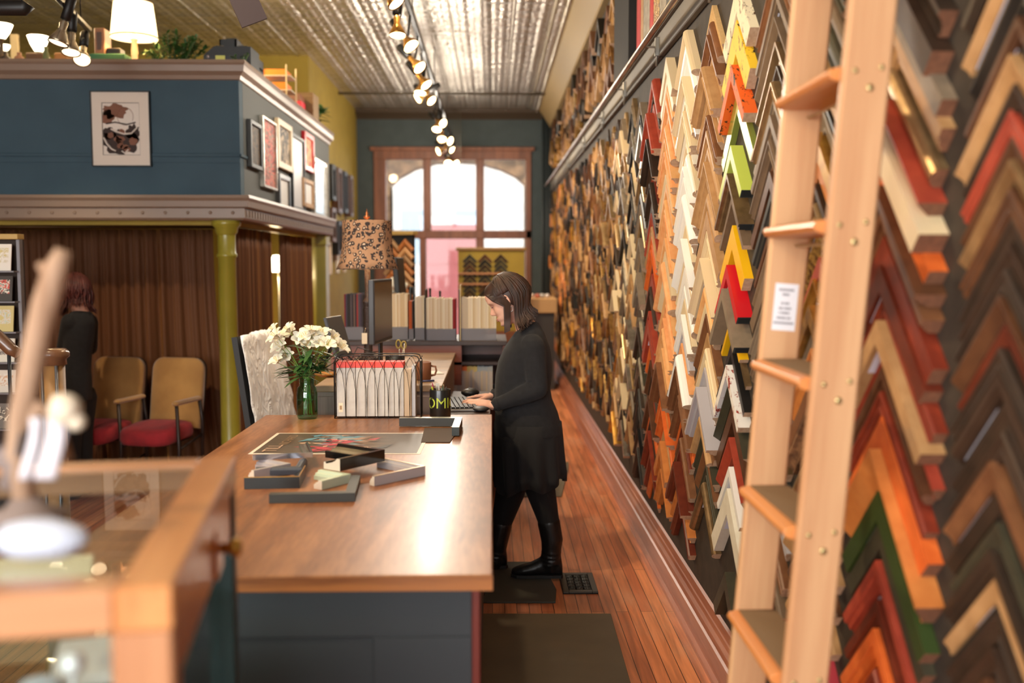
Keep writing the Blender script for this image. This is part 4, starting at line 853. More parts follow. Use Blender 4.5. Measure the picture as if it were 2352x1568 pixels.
im.tube([(-.12, -.0134, -.06), (-.1, -.0134, -.1), (-.07, -.0134, -.135), (-.04, -.0134, -.15)], .006, 5, 2); im.tube([(-.1, -.0131, .035), (-.04, -.0131, .045), (.04, -.0131, .03), (.1, -.0131, .045)], .005, 5, 0)
im.tube([(.0, -.0134, -.15), (.02, -.0134, -.165), (.045, -.0134, -.14)], .005, 5, 2)
im.build('printed_image', [M_SEP, M_SEP2, MATS['print_paper']], pr, weld=False)
MB().box((-w_+fw, -.024, -h_+fw), (w_-fw, -.022, h_-fw)).build('glazing', glass('picture_glass', (252, 252, 252), a=0), t)
def side_frame(x0, x1, y0, y1, fm, mm, im_, label, X=MX, fw=.03, D=.035, matw=.0, grp='framed pictures on the mezzanine side', ornate=False):
    """frame on a wall facing +x; pixel x0..x1 at its own distance, y0..y1 along its near edge"""
    a = at(x0, (y0+y1)/2, X=X+D); c = at(x1, (y0+y1)/2, X=X+D); zt = at(x0, y0, X=X+D).z; zb_ = at(x0, y1, X=X+D).z
    hw, hh = (c.y-a.y)/2, (zt-zb_)/2; fw = min(fw, hw*.35)
    t = thing('framed_picture', (X+.001, (a.y+c.y)/2, (zt+zb_)/2), label, 'picture', grp)
    f = MB().box((0, -hw, -hh), (D, -hw+fw, hh), ch=.003).box((0, hw-fw, -hh), (D, hw, hh), ch=.003).box((0, -hw+fw, hh-fw), (D, hw-fw, hh), ch=.003).box((0, -hw+fw, -hh), (D, hw-fw, -hh+fw), ch=.003)
    if ornate:
        n_ = int(hh*2/.03)
        for k in range(n_+1):
            for s_ in (-1, 1): f.ell((D, s_*(hw-fw*.5), -hh+k*2*hh/n_), (.012, .016, .015), 8)
    f.build('frame', fm, t)
    if matw: MB().box((.008, -hw+fw, -hh+fw), (D*.5, hw-fw, hh-fw)).build('mat_board', mm, t)
    MB().box((.006, -hw+fw+matw, -hh+fw+matw), (D*.5+.002, hw-fw-matw, hh-fw-matw)).build('image', im_, t)
    return t
M_SILV = CK['silver'][1]; M_IV = mat('ivory_mat', (226, 212, 196)); M_MIR = mat('mirror_glass', (225, 228, 228), .03, 1.0)
M_A1 = art_mat('dim_sepia_art', [(70, 54, 38), (46, 38, 30), (92, 70, 46)], 18); M_A2 = art_mat('coral_black_art', [(216, 84, 66), (40, 34, 32), (226, 110, 90), (150, 120, 100)], 14, 3)
side_frame(577, 603, 273, 382, mat('slate_frame', (50, 50, 46), .5), M_A1, M_A1, 'slate-framed dim sepia picture, nearest the corner on the mezzanine side')
side_frame(606, 637, 265, 428, M_SILV, M_A2, M_A2, 'tall silver-framed coral and black picture on the mezzanine side', fw=.02)
side_frame(640, 672, 270, 382, CK['cream'][1], mat('beige_mat', (206, 184, 150), .8), art_mat('dark_figure_art', [(196, 172, 140), (196, 172, 140), (70, 60, 50)], 7, 5), 'cream-framed picture with a dark central shape on the mezzanine side', fw=.05)
side_frame(673, 701, 304, 480, M_BLK, M_IV, mat('pale_grey_picture', (196, 192, 190), .4), 'tall black-framed pale picture below the rail on the mezzanine side', fw=.03)
side_frame(701, 722, 300, 388, CK['red'][1], M_IV, art_mat('pink_gold_art', [(200, 150, 80), (206, 60, 70), (220, 170, 120)], 9, 8), 'bright red-framed small picture on the mezzanine side', fw=.045)
side_frame(643, 668, 397, 490, mat('black_silver_frame', (70, 66, 62), .3, .5), M_IV, mat('white_picture', (224, 220, 214), .5), 'small black and silver frame with white picture, lower row of mezzanine side', fw=.04)
side_frame(698, 721, 407, 473, CK['tan'][1], M_IV, mat('white_picture'), 'small tan frame with white picture, lower row of mezzanine side', fw=.04)
side_frame(722, 752, 360, 495, M_SILV, M_IV, mat('bright_mirror', (232, 234, 238), .15, .6), 'ornate silver-framed mirror, farthest on the mezzanine side', fw=.04, ornate=True)
# frames hung along the far yellow wall
hs = [(764, 376, 470), (778, 384, 500), (792, 392, 500), (806, 402, 508)]
for i, (x, y0, y1) in enumerate(hs):
    for j, (u0, u1) in enumerate(((y0, y1-12), (y1+6, y1+85))):
        side_frame(x, x+[9, 9, 8, 6][i], u0, u1, M_BLK if (i+j) % 2 == 0 else CK['walnut'][1], M_IV, CK[['gold', 'black', 'honey', 'taupe'][(i+j) % 4]][1], '%s dark empty frame from the left in the %s row on the far yellow wall' % (ordinal(i) if i else 'first', ['upper', 'lower'][j]), X=XL, fw=.08, D=.1, grp='dark frames on the far yellow wall')
for i in range(4):
    p = at(748+i*10, 570, X=XL+.03) if False else at(752+i*12, 575, Y=12.0+i*.6)
    o = MB().box((0, 0, -.3), (.02, .22, .12), ch=.004).box((.02, .03, -.27), (.025, .19, .09)).build('empty_picture_frame', CK['cream' if i % 2 else 'offwhite'][1]); o.location = (XL+.001, 12.0+i*.62, p.z); tag(o, 'cream frame hung low on the far yellow wall, %s from the left' % (ordinal(i) if i else 'first'), 'frame', 'cream frames on the far yellow wall')
# ================================================================== CURTAINS
def velvet():
    m, nt, b = _new('brown_velvet'); L = nt.links.new
    b.inputs['Base Color'].default_value = lin((98, 58, 28)); b.inputs['Roughness'].default_value = .75
    b.inputs['Sheen Weight'].default_value = .9; b.inputs['Sheen Roughness'].default_value = .35; b.inputs['Sheen Tint'].default_value = lin((220, 150, 70))
    MATS['brown_velvet'] = m; return m
M_VEL = velvet()
def curtain(p0, p1, z0, z1, label, folds, amp=.042, seed=0, gather=0.):
    rr = random.Random(seed); p0 = Vector((p0[0], p0[1], 0)); p1 = Vector((p1[0], p1[1], 0)); d = (p1-p0); ln = d.length; d.normalize(); nrm = Vector((d.y, -d.x, 0))
    nu = folds*10; ph = [rr.uniform(-.9, .9) for _ in range(folds+2)]; am = [rr.uniform(.4, 1.3) for _ in range(folds+2)]; vs = []; fs = []
    nz = 12
    for k in range(nz+1):
        f = k/nz; z = z1+(z0-z1)*f
        for i in range(nu+1):
            u = i/nu; q = u*folds; j = int(q)
            A_ = am[j]*(1-(q-j))+am[j+1]*(q-j); P_ = ph[j]*(1-(q-j))+ph[j+1]*(q-j)
            off = amp*A_*math.sin(2*PI*q+P_*(1+.3*f))*(.65+.5*f)+amp*.3*math.sin(2*PI*q*2.7+P_*3)
            s_ = u*ln+gather*f*f*(u**2)
            vs.append(p0+d*s_+nrm*off+Vector((0, 0, z)))
    for k in range(nz):
        for i in range(nu): a_ = k*(nu+1)+i; fs.append((a_, a_+1, a_+nu+2, a_+nu+1))
    o = MB().add(vs, fs, 0, True).build('velvet_curtain', M_VEL, weld=False); o['label'] = label; o['category'] = 'curtain'
    s = o.modifiers.new('thickness', 'SOLIDIFY'); s.thickness = .004
    return o
zc0, zc1 = .03, ZB0-.07
xa = at(232, 700, Y=7.75).x; xb_ = at(498, 700, Y=7.75).x
curtain((-5.9, 7.78), (xa, 7.75), zc0, zc1, 'long brown velvet curtain hanging left of the theatre seats', 34, seed=1)
curtain((xa-.03, 7.70), (xb_, 7.70), zc0, zc1, 'brown velvet curtain hanging behind the two theatre seats', 9, seed=2, gather=.12, amp=.04)
curtain((MX-.13, 7.35), (MX-.13, 8.48), zc0, zc1, 'brown velvet side curtain right of the olive column', 12, seed=3, amp=.03)
curtain((MX-.13, 8.92), (MX-.13, 10.35), zc0, zc1, 'brown velvet side curtain beyond the lamplit gap', 13, seed=4, amp=.03)
o = MB().tube([(-5.9, 7.72, zc1+.02), (xb_+.05, 7.72, zc1+.02)], .014, 10).build('curtain_rod', mat('dark_brass', (96, 72, 40), .4, .7)); tag(o, 'brass curtain rod under the front of the mezzanine', 'curtain rod')
o = MB().tube([(MX-.13, 7.25, zc1+.02), (MX-.13, 10.45, zc1+.02)], .014, 10).build('curtain_rod', mat('dark_brass')); tag(o, 'brass curtain rod under the side of the mezzanine', 'curtain rod')
# lamp seen through the gap in the curtains
p = at(640, 610, Y=9.6); t = thing('floor_lamp', (p.x, 9.6, 0), 'glowing lamp seen through the gap in the side curtains', 'lamp')
MB().lathe([(.05, p.z+.1), (.13, p.z-.06), (.125, p.z-.06), (.046, p.z+.1)], 24).build('lamp_shade', emis('hot_white_shade', (255, 236, 190), 6), t); MB().lathe([(0, 0), (.12, 0), (.12, .02), (.012, .03), (.012, p.z+.08), (0, p.z+.08)], 16).build('lamp_stand', M_BLK, t)
point('gap_lamp_light', (p.x, 9.6, p.z-.1), 14, (1, .74, .4), .05)
# ================================================================== THEATRE SEATS
M_MUS = mat('mustard_plush', (176, 132, 72), .9, c2=(150, 108, 56), vs=4, sheen=.4, bump=.2, bs=250); M_RED2 = mat('red_plush', (150, 28, 36), .9, c2=(120, 22, 30), vs=9, sheen=.08, bump=.3, bs=120)
M_CI = mat('worn_dark_iron', (56, 46, 42), .4, .6)
def seat_group(loc, rz, label, grp, right_arm=True):
    t = thing('theatre_seat', loc, label, 'seat', grp, rz)
    W2 = .205
    # rounded back cushion, leaning back
    def rr_poly(w, z0, z1, r, n=6):
        pts = [(-w, z0), (w, z0)]
        for k in range(n+1): a = k*PI/2/n; pts.append((w-r+r*math.cos(a), z1-r+r*math.sin(a)))
        for k in range(n+1): a = PI/2+k*PI/2/n; pts.append((-w+r+r*math.cos(a), z1-r+r*math.sin(a)))
        return pts
    R_ = Matrix.Translation((0, .2, .46)) @ Matrix.Rotation(math.radians(-9), 4, 'X')
    def shell(y0, y1, dw, m, nm):
        pts = rr_poly(W2+dw, -.06-dw, .455+dw, .085)
        n_ = len(pts); r0 = [R_ @ Vector((x, y1, z)) for x, z in pts]; r1 = [R_ @ Vector((x, y0+.012, z)) for x, z in pts]
        r2 = [R_ @ Vector((x*.94, y0, .2+(z-.2)*.94)) for x, z in pts]; r3 = [R_ @ Vector((x*.5, y0-.012, .2+(z-.2)*.5)) for x, z in pts]
        mb = MB().loft([r0, r1, r2, r3], cap=True, smooth=True); return mb.build(nm, m, t)
    shell(-.01, .04, 0, M_MUS, 'backrest'); bk = shell(.035, .055, .004, M_CI, 'back_shell')
    # seat cushion
    n_ = 24; rings = []
    for z, s_ in ((.355, .9), (.36, .98), (.39, 1.02), (.43, 1.01), (.455, .95), (.468, .8), (.475, .4)):
        ring = []
        for k in range(n_):
            a = 2*PI*k/n_; e = 4; cx = math.copysign(abs(math.cos(a))**(2/e), math.cos(a)); sy = math.copysign(abs(math.sin(a))**(2/e), math.sin(a)); ring.append((cx*.205*s_, -.03+sy*.215*s_, z-.02*(sy < 0)*abs(sy)))
        rings.append(ring)
    MB().loft(rings).build('seat', M_RED2, t); MB().box((-.18, -.2, .335), (.18, .16, .356), ch=.01).build('seat_pan', M_CI, t)
    for s_ in ((-1, 1) if right_arm else (-1,)):
        x = s_*.228
        MB().box((x-.024, -.17, .615), (x+.024, .17, .645), ch=.012).build('armrest', M_MUS, t)
        MB().tube([(x, -.14, .0), (x, -.12, .3), (x, -.14, .62)], .013, 8, squash=(1, 1)).tube([(x, .17, .0), (x, .2, .45), (x, .16, .62)], .013, 8).tube([(x, -.12, .3), (x, .18, .36)], .01, 8).tube([(x, -.13, .14), (x, .16, .2)], .008, 6).build('side_frame', M_CI, t)
        MB().box((x-.03, -.18, 0), (x+.03, -.1, .012), ch=.003).build('foot', M_CI, t); MB().box((x-.03, .13, 0), (x+.03, .21, .012), ch=.003).build('foot', M_CI, t)
    return t
s0 = at(374, 890, Y=7.2); s1 = at(237, 888, Y=7.25)
seat_group((s0.x, 7.1, 0), math.radians(-14), 'mustard theatre seat with red cushion beside the olive column, right of the pair', 'theatre seats before the curtain')
seat_group((s1.x-.01, 7.16, 0), math.radians(-14), 'mustard theatre seat with red cushion nearer the standing person, left of the pair', 'theatre seats before the curtain', right_arm=False)
# ================================================================== PEOPLE
M_SKIN = mat('fair_skin', (226, 178, 156), .5, c2=(218, 164, 142), vs=14); M_SKIN.node_tree.nodes['Principled BSDF'].inputs['Subsurface Weight'].default_value = .12
M_SKIN.node_tree.nodes['Principled BSDF'].inputs['Subsurface Radius'].default_value = (.02, .008, .004)
M_KNIT = mat('black_knit', (31, 31, 34), .95, c2=(25, 25, 28), vs=40, bump=.35, bs=420, sheen=.05); M_SKIRT = mat('black_skirt_cloth', (27, 27, 30), .9, bump=.3, bs=300, sheen=.04)
M_LEG = mat('black_leggings', (20, 20, 22), .85, sheen=.03); M_BOOT = mat('black_leather', (26, 25, 25), .38, bump=.4, bs=40)
M_HAIR = mat('dark_brown_hair', (44, 30, 24), .5, c2=(70, 46, 36), vs=18, stretch=(3, 3, .5)); M_LIP = mat('lip_rose', (190, 110, 104), .45); M_BROW = mat('brow_brown', (70, 50, 42), .8)
def lerp_tab(tab, x):
    if x <= tab[0][0]: return tab[0][1]
    for (x0, v0), (x1, v1) in zip(tab, tab[1:]):
        if x <= x1:
            t = (x-x0)/(x1-x0); t = t*t*(3-2*t)*.35+t*.65; return v0+(v1-v0)*t
    return tab[-1][1]
def head_mesh(mb, M):
    """life-size head, face to -x, origin between the ears"""
    FR = [(-.118, -.045), (-.112, -.066), (-.103, -.079), (-.092, -.078), (-.083, -.072), (-.076, -.078), (-.066, -.080), (-.055, -.076), (-.03, -.078), (-.01, -.078), (.004, -.080), (.02, -.089), (.045, -.092), (.07, -.082), (.09, -.058), (.104, -.025), (.11, .0)]
    BK = [(-.118, -.03), (-.105, .0), (-.08, .025), (-.06, .045), (-.03, .075), (0, .092), (.04, .1), (.07, .088), (.09, .062), (.104, .03), (.11, .001)]
    HW = [(-.118, .012), (-.110, .026), (-.1, .036), (-.08, .050), (-.055, .060), (-.03, .067), (0, .071), (.03, .075), (.06, .071), (.085, .055), (.1, .034), (.11, .001)]
    n = 80; rows = 74; rings = []
    g = lambda x, s: math.exp(-(x/s)**2)
    for i in range(rows+1):
        z = -.118+.228*i/rows; f, bk, hw = lerp_tab(FR, z), lerp_tab(BK, z), lerp_tab(HW, z); cx = (f+bk)/2; rx = (bk-f)/2
        ring = []
        for k in range(n):
            a = 2*PI*k/n; c_, s_ = math.cos(a), math.sin(a)
            x = cx-rx*math.copysign(abs(c_)**.88, c_); y = hw*math.copysign(abs(s_)**.88, s_)
            if c_ > 0:
                nose = lerp_tab([(-.052, 0), (-.046, .004), (-.041, .020), (-.034, .0275), (-.026, .025), (-.012, .015), (.0, .0075), (.012, .002), (.02, 0)], z)
                x -= nose*g(y, .0095 if z > -.02 else .0125)
                x -= .006*g(z+.040, .006)*g(abs(y)-.011, .006)
                x += .0085*g(z-.002, .0105)*g(abs(y)-.031, .014)          # eye sockets
                x -= .0045*g(z-.001, .007)*g(abs(y)-.031, .011)            # lids
                x -= .004*g(z-.022, .008)*g(abs(y)-.03, .02)               # brow ridge
                x -= .004*g(z+.028, .018)*g(abs(y)-.042, .018)             # cheek
                x -= (.0065*g(z+.0635, .0045)+.007*g(z+.0765, .005)-.004*g(z+.070, .0025))*g(y, .018)
                x -= .003*g(z+.103, .009)*g(y, .015)
            ring.append((x, y, z))
        rings.append(ring)
    mb.loft(rings, M=M)
def limb(mb, pts, rr, sq=None):
    mb.tube(pts, rr, 16, squash=sq)
    for p, r in zip(pts, rr): mb.ell(p, (r*.98, r*.98, r*.98), 12)
def remesh(o, v, sm=4, f=.5):
    m = o.modifiers.new('remesh', 'REMESH'); m.mode = 'VOXEL'; m.voxel_size = v; m.use_smooth_shade = True
    s = o.modifiers.new('smooth', 'SMOOTH'); s.iterations = sm; s.factor = f; return o
def hand(mb, wrist, fwd, up, side, curl=.35, s=1.):
    """hand whose palm leaves the wrist along fwd, back of the hand to up; side=+1 puts the thumb on +cross(fwd,up)"""
    fwd = Vector(fwd).normalized(); up = Vector(up); up = (up-fwd*up.dot(fwd)).normalized(); rt = fwd.cross(up)*side; W = Vector(wrist)
    P = lambda a, b, c: W+fwd*a*s+rt*b*s+up*c*s
    # palm: four metacarpal bars that melt together
    for i, (b0, b1, ln) in enumerate([(.014, .027, .088), (.005, .009, .092), (-.005, -.009, .088), (-.013, -.026, .080)]):
        mb.tube([P(-.01, b0, 0), P(.04, (b0+b1)/2, .004), P(ln, b1, .002)], [.0125*s, .0125*s, .0095*s], 10); mb.ell(P(ln, b1, .003), (.0098*s,)*3, 8)
    fing = [(.027, .090, (.040, .024, .019), .0078, .09), (.009, .094, (.044, .027, .020), .0080, .02), (-.009, .090, (.041, .025, .019), .0076, -.04), (-.026, .082, (.032, .019, .017), .0068, -.11)]
    for i, (b, a, seg, r, sp) in enumerate(fing):
        p = P(a, b, .002); ang = curl*(.5+.18*i); pts = [p]; d_a = ang*.6
        for L_i, add in zip(seg, (0, ang*.95, ang*.7)):
            d_a += add; dv = (fwd*math.cos(d_a)+rt*math.sin(sp)*math.cos(d_a)-up*math.sin(d_a)).normalized(); p = p+dv*L_i*s; pts.append(p)
        mb.tube(pts, [r*s*1.06, r*s, r*s*.92, r*s*.76], 10)
        for q, k in zip(pts, (1.06, 1.02, .94, .76)): mb.ell(q, (r*s*k,)*3, 8)
    t0 = P(.018, .02, -.004); t1 = P(.046, .044, -.012); t2 = P(.074, .056, -.018); t3 = P(.096, .058, -.022)
    mb.tube([t0, t1, t2, t3], [.0145*s, .0115*s, .0095*s, .0075*s], 10)
    for q, r in ((t0, .0145), (t1, .0115), (t2, .0095), (t3, .0075)): mb.ell(q, (r*s,)*3, 8)
def boot(mb, ankle, dirx, heel_z, s=1., y=0):
    """short-heeled boot foot pointing along dirx"""
    A = Vector(ankle); d = Vector(dirx).normalized(); w = Vector((-d.y, d.x, 0)); z0 = heel_z; rings = []
    for a, wd, top in ((-.062, .022, .045), (-.055, .032, .085), (-.03, .036, .115), (0.02, .036, .11), (.06, .038, .078), (.1, .042, .058), (.14, .044, .046), (.175, .036, .036), (.198, .018, .024)):
        ring = []
        for k in range(16):
            an = 2*PI*k/16; c_, s_ = math.cos(an), math.sin(an)
            ring.append(Vector((A.x, A.y, 0))+d*a*s+w*c_*wd*s+Vector((0, 0, z0+.012+(top*s*.5)*(1+max(-1, s_*1.15)) if s_ > -.85 else z0+.012)))
        rings.append(ring)
    mb.loft(rings, smooth=True)
def sole(mb, ankle, dirx, z0, s=1.):
    A = Vector(ankle); d = Vector(dirx).normalized(); w = Vector((-d.y, d.x, 0)); out = []
    for a, wd in ((-.064, .02), (-.055, .034), (.0, .037), (.06, .036), (.12, .045), (.17, .04), (.2, .016)): out.append((a, wd))
    pts = [(a, wd) for a, wd in out]+[(a, -wd) for a, wd in out[::-1]]
    poly = [(A.x+d.x*a*s+w.x*b_*s, A.y+d.y*a*s+w.y*b_*s) for a, b_ in pts]
    n = len(poly); vs = [(x, y, z0+.001) for x, y in poly]+[(x, y, z0+.016) for x, y in poly]
    mb.add(vs, [(j, (j+1) % n, n+(j+1) % n, n+j) for j in range(n)]+[tuple(range(n))[::-1], tuple(range(n, 2*n))])
    return mb
def hair_strands(mb, M, phis, length_fn, rr, n=5, r=.0065, sc=(.100, .083, .112), c=(.006, 0, .006), wave=0., flick=0., part=0., th_end=1.62):
    """locks that follow the scalp from the parting and then hang straight down"""
    for phi in phis:
        for q in range(n):
            ph = phi+rr.uniform(-.06, .06); k = 1.0+rr.uniform(-.02, .05)+.02*q/n; pts = []; side = 1 if math.sin(ph) > 0 else -1
            for t_ in range(7):
                th = .08+(th_end-.08)*t_/6
                x = c[0]-sc[0]*k*math.sin(th)*math.cos(ph); y = c[1]+sc[1]*k*math.sin(th)*math.sin(ph)+part*(1-t_/6); z = c[2]+sc[2]*k*math.cos(th)
                pts.append(M @ Vector((x, y, z)))
            ln = length_fn(ph)*rr.uniform(.88, 1.06); d0 = (pts[-1]-pts[-2]).normalized(); p = pts[-1]; out = (pts[-1]-(M @ Vector(c))); out.z = 0; out.normalize()
            for u in range(1, 7):
                f = u/6; dv = (d0*(1-f)**2+Vector((0, 0, -1))).normalized(); p = p+dv*ln/6+out*(flick*f**4-.012*math.sin(f*PI))*.5
                if wave: p = p+Vector((rr.uniform(-1, 1), rr.uniform(-1, 1), rr.uniform(-.3, .3)))*wave
                pts.append(p)
            rads = [r*.5]+[r]*6+[r*(1-.13*u) for u in range(1, 7)]
            mb.tube(pts, rads, 6, squash=(1.3, .8))
# ---------------------------------------------------------------- the woman at the keyboard
YW = 5.03
def W(px, py, Y=YW): return at(px, py, Y=Y)
zmat = .012
bd = MB(); sw = MB(); lg = MB(); bt = MB()
H0 = W(1163, 688); HM = Matrix.Translation(H0) @ Matrix.Rotation(math.radians(-27), 4, 'Y') @ Matrix.Rotation(math.radians(-4), 4, 'Z') @ Matrix.Scale(1.04, 4)
head_mesh(bd, HM)
nk0 = HM @ Vector((.03, 0, -.05)); nk1 = W(1214, 768)
limb(bd, [nk0, (nk0+nk1)/2+Vector((.004, 0, 0)), nk1], [.05, .05, .06])
tors = [(738, 1200, 1236, .052), (752, 1192, 1244, .08), (762, 1184, 1250, .108), (778, 1172, 1256, .15), (800, 1157, 1264, .178), (830, 1144, 1268, .172), (860, 1138, 1268, .16), (892, 1136, 1264, .145), (915, 1136, 1268, .152), (945, 1137, 1281, .168), (975, 1136, 1289, .176), (998, 1136, 1292, .178)]
def ringat(py, f, b_, hw, grow=0., n=36, e=2.3, ph=0):
    a = W(f, py); c = W(b_, py); cx = (a.x+c.x)/2; rx = (c.x-a.x)/2+grow; z = (a.z+c.z)/2; ring = []
    for k in range(n):
        t_ = 2*PI*k/n; co, si = math.cos(t_), math.sin(t_)
        ring.append((cx+rx*math.copysign(abs(co)**(2/e), co), YW+(hw+grow)*math.copysign(abs(si)**(2/e), si), z))
    return ring
bd.loft([ringat(py, f, b_, hw, -.012) for py, f, b_, hw in tors])
sw.loft([ringat(py, f, b_, hw, 0) for py, f, b_, hw in tors])
sh, el, wr = W(1222, 797, 4.90), W(1236, 893, 4.865), W(1140, 929, 4.85)
sh2, el2, wr2 = W(1218, 795, 5.16), W(1228, 890, 5.2), W(1136, 908, 5.10)
for a, b_, c, in ((sh, el, wr), (sh2, el2, wr2)):
    limb(bd, [a, (a+b_)/2, b_], [.046, .040, .034]); limb(bd, [b_, (b_+c)/2, c, c+(c-b_).normalized()*.02], [.034, .032, .023, .021])
    limb(sw, [a, (a+b_)/2+Vector((0, 0, 0)), b_], [.068, .058, .050]); limb(sw, [b_, b_.lerp(c, .3), b_.lerp(c, .65), c], [.050, .049, .039, .033])
for k in range(5):          # soft creases at the bend of the near elbow
    q = sh.lerp(el, .55+.11*k); sw.ell(q+Vector((-.028, -.012, 0)), (.03, .04, .008), 10)
fw1 = (wr-el).normalized(); hand(bd, wr+fw1*.012, Vector((-1, .12, .12)), (0, -.35, 1), 1, .42, .95)
hand(bd, wr2+(wr2-el2).normalized()*.012, Vector((-1, -.1, -.05)), (0, .2, 1), -1, .5, .95)
# legs
nl = [W(1236, 1040, 4.95), W(1240, 1120, 4.95), W(1260, 1195, 4.955), W(1268, 1240, 4.955), W(1264, 1300, 4.955)]
fl = [W(1186, 1040, 5.12), W(1172, 1130, 5.12), W(1152, 1200, 5.12), W(1142, 1245, 5.12), W(1138, 1296, 5.12)]
for P_ in (nl, fl):
    limb(bd, P_, [.08, .068, .048, .046, .032]); limb(lg, P_[:4], [.092, .078, .055, .052])
    limb(bt, [P_[2]+Vector((0, 0, -.005)), P_[3], P_[3].lerp(P_[4], .6), P_[4]], [.058, .056, .047, .046])
    A_ = Vector((P_[4].x, P_[4].y, 0)); bt.tube([P_[4], Vector((P_[4].x, P_[4].y, zmat+.05))], [.046, .043], 14); boot(bt, A_, (-1, .05 if P_ is nl else .0, 0), zmat)
    bd.tube([P_[4], Vector((P_[4].x, P_[4].y, zmat+.05))], [.032, .03], 12); bd.ell(Vector((A_.x-.05, A_.y, zmat+.045)), (.1, .03, .028))
    for k in range(4): bt.tube([P_[3].lerp(P_[4], .45+.14*k)+Vector((.049*math.cos(a), .049*math.sin(a), .004*math.sin(a*2+k))) for a in [j*PI/8 for j in range(17)]], .0045, 6, cap=False)
person = bd.build('woman', M_SKIN, weld=False); remesh(person, .0042, 3, .5)
tag(person, 'dark-haired woman in black sweater, skirt and boots typing at the keyboard', 'person')
o = sw.build('sweater', M_KNIT, person, weld=False); remesh(o, .007, 5)
# knitted hem and cuffs
cf = MB()
for a, c in ((el, wr), (el2, wr2)): d = (c-a).normalized(); cf.tube([c-d*.012, c+d*.006], [.035, .0345], 20)
cf.build('cuffs', M_KNIT, person)
o = lg.build('leggings', M_LEG, person, weld=False); remesh(o, .008, 4)
o = bt.build('boots', M_BOOT, person, weld=False); remesh(o, .006, 3)
sl_ = MB(); sole(sl_, nl[4], (-1, .05, 0), zmat); sole(sl_, fl[4], (-1, 0, 0), zmat); sl_.build('boot_soles', mat('black_rubber', (30, 30, 30)), person)
# pleated black skirt with a dipping, ruffled hem
rings = []; n = 120
for k, (py, f, b_, hw) in enumerate([(968, 1135, 1290, .178), (1000, 1133, 1293, .184), (1035, 1133, 1295, .19), (1065, 1134, 1297, .195), (1090, 1136, 1299, .198), (1112, 1140, 1298, .198)]):
    a = W(f, py); c = W(b_, py); cx = (a.x+c.x)/2; rx = (c.x-a.x)/2; ring = []; am = .0025*k
    for j in range(n):
        t_ = 2*PI*j/n; q = 1+am/.17*math.sin(t_*13+.6*math.sin(t_*3)); co, si = math.cos(t_), math.sin(t_)
        z = a.z+(-.02*(k/5)*math.sin(t_*5+1)-.026*(k/5)*(-co if co < 0 else -1.2*co))*1.0
        ring.append((cx+rx*co*q, YW+hw*si*q, z))
    rings.append(ring)
o = MB().loft(rings, cap=False).build('skirt', M_SKIRT, person, weld=False); s = o.modifiers.new('thickness', 'SOLIDIFY'); s.thickness = .004
# hair
hr = MB(); rr = random.Random(5)
cap = []
hr.ell((.022, 0, .022), (.092, .080, .095), 28, M=HM)
def ln_(ph):
    a = abs((ph+PI) % (2*PI)-PI)      # 0 = face, pi = back of the head
    return .17 if a < 2.0 else .17-.045*(a-2.0)/1.14
ph_list = [x*.1 for x in range(10, 60)]
ph_list = [x*.062 for x in range(16, 100)]
hair_strands(hr, HM, [p for p in ph_list if 1.84 < p < 2*PI-1.84], ln_, rr, 9, .0052, flick=.06, sc=(.112, .088, .114), c=(.012, 0, .006))
hair_strands(hr, HM, [p for p in ph_list if 2.2 < p < 2*PI-2.2], ln_, rr, 5, .006, flick=.03, sc=(.100, .078, .108), c=(.006, 0, .004))
hair_strands(hr, HM, [p for p in ph_list if 1.05 < p < 1.86 or 2*PI-1.86 < p < 2*PI-1.05], lambda p: .008, rr, 6, .0052, th_end=1.28)
# the sweep of hair from the parting across the temple
for sgn in (-1, 1):
    for k in range(30):
        f = k/29; p0 = HM @ Vector((-.060+.05*f, sgn*.006, .098+.014*f)); p1 = HM @ Vector((-.078+.055*f, sgn*(.045+.012*f), .072+.03*f)); p2 = HM @ Vector((-.055+.05*f, sgn*(.076+.003*f), .028+.014*f)); p3 = HM @ Vector((-.018+.03*f, sgn*.083, -.02)); p4 = p3+Vector((.002, sgn*.002, -.06)); p5 = p4+Vector((0, -.0, -.075))
        hr.tube([p0, (p0+p1)/2+Vector((0, 0, .006)), p1, (p1+p2)/2+Vector((0, sgn*.006, .002)), p2, p3, p4, p5], [.003, .0045, .0055, .0058, .0055, .005, .0035, .001], 6, squash=(1.2, .8))
hr.build('hair', M_HAIR, person, weld=False)
# face details
e = MB()
for sgn in (-1, 1):
    e.tube([HM @ Vector((-.0745, sgn*.0185, .0)), HM @ Vector((-.0790, sgn*.025, -.0030)), HM @ Vector((-.0770, sgn*.034, -.0035)), HM @ Vector((-.0700, sgn*.043, .0))], [.0006, .0013, .0014, .0008], 6)
e.build('eyelashes', mat('lash_black', (24, 18, 16), .6), person)
e = MB()
for sgn in (-1, 1): e.tube([HM @ Vector((-.0875, sgn*.016, .0195)), HM @ Vector((-.0860, sgn*.029, .0245)), HM @ Vector((-.0745, sgn*.045, .0205))], [.0016, .0018, .0007], 6)
e.build('eyebrows', M_BROW, person)
e = MB(); e.tube([HM @ Vector((-.0745, -.022, -.0695)), HM @ Vector((-.0835, -.011, -.0655)), HM @ Vector((-.0862, 0, -.0665)), HM @ Vector((-.0835, .011, -.0655)), HM @ Vector((-.0745, .022, -.0695))], [.0008, .0026, .0028, .0026, .0008], 8)
e.tube([HM @ Vector((-.0745, -.021, -.0705)), HM @ Vector((-.083, -.010, -.0745)), HM @ Vector((-.0855, 0, -.0755)), HM @ Vector((-.083, .010, -.0745)), HM @ Vector((-.0745, .021, -.0705))], [.0008, .0028, .0033, .0028, .0008], 8)
e.build('lips', M_LIP, person)
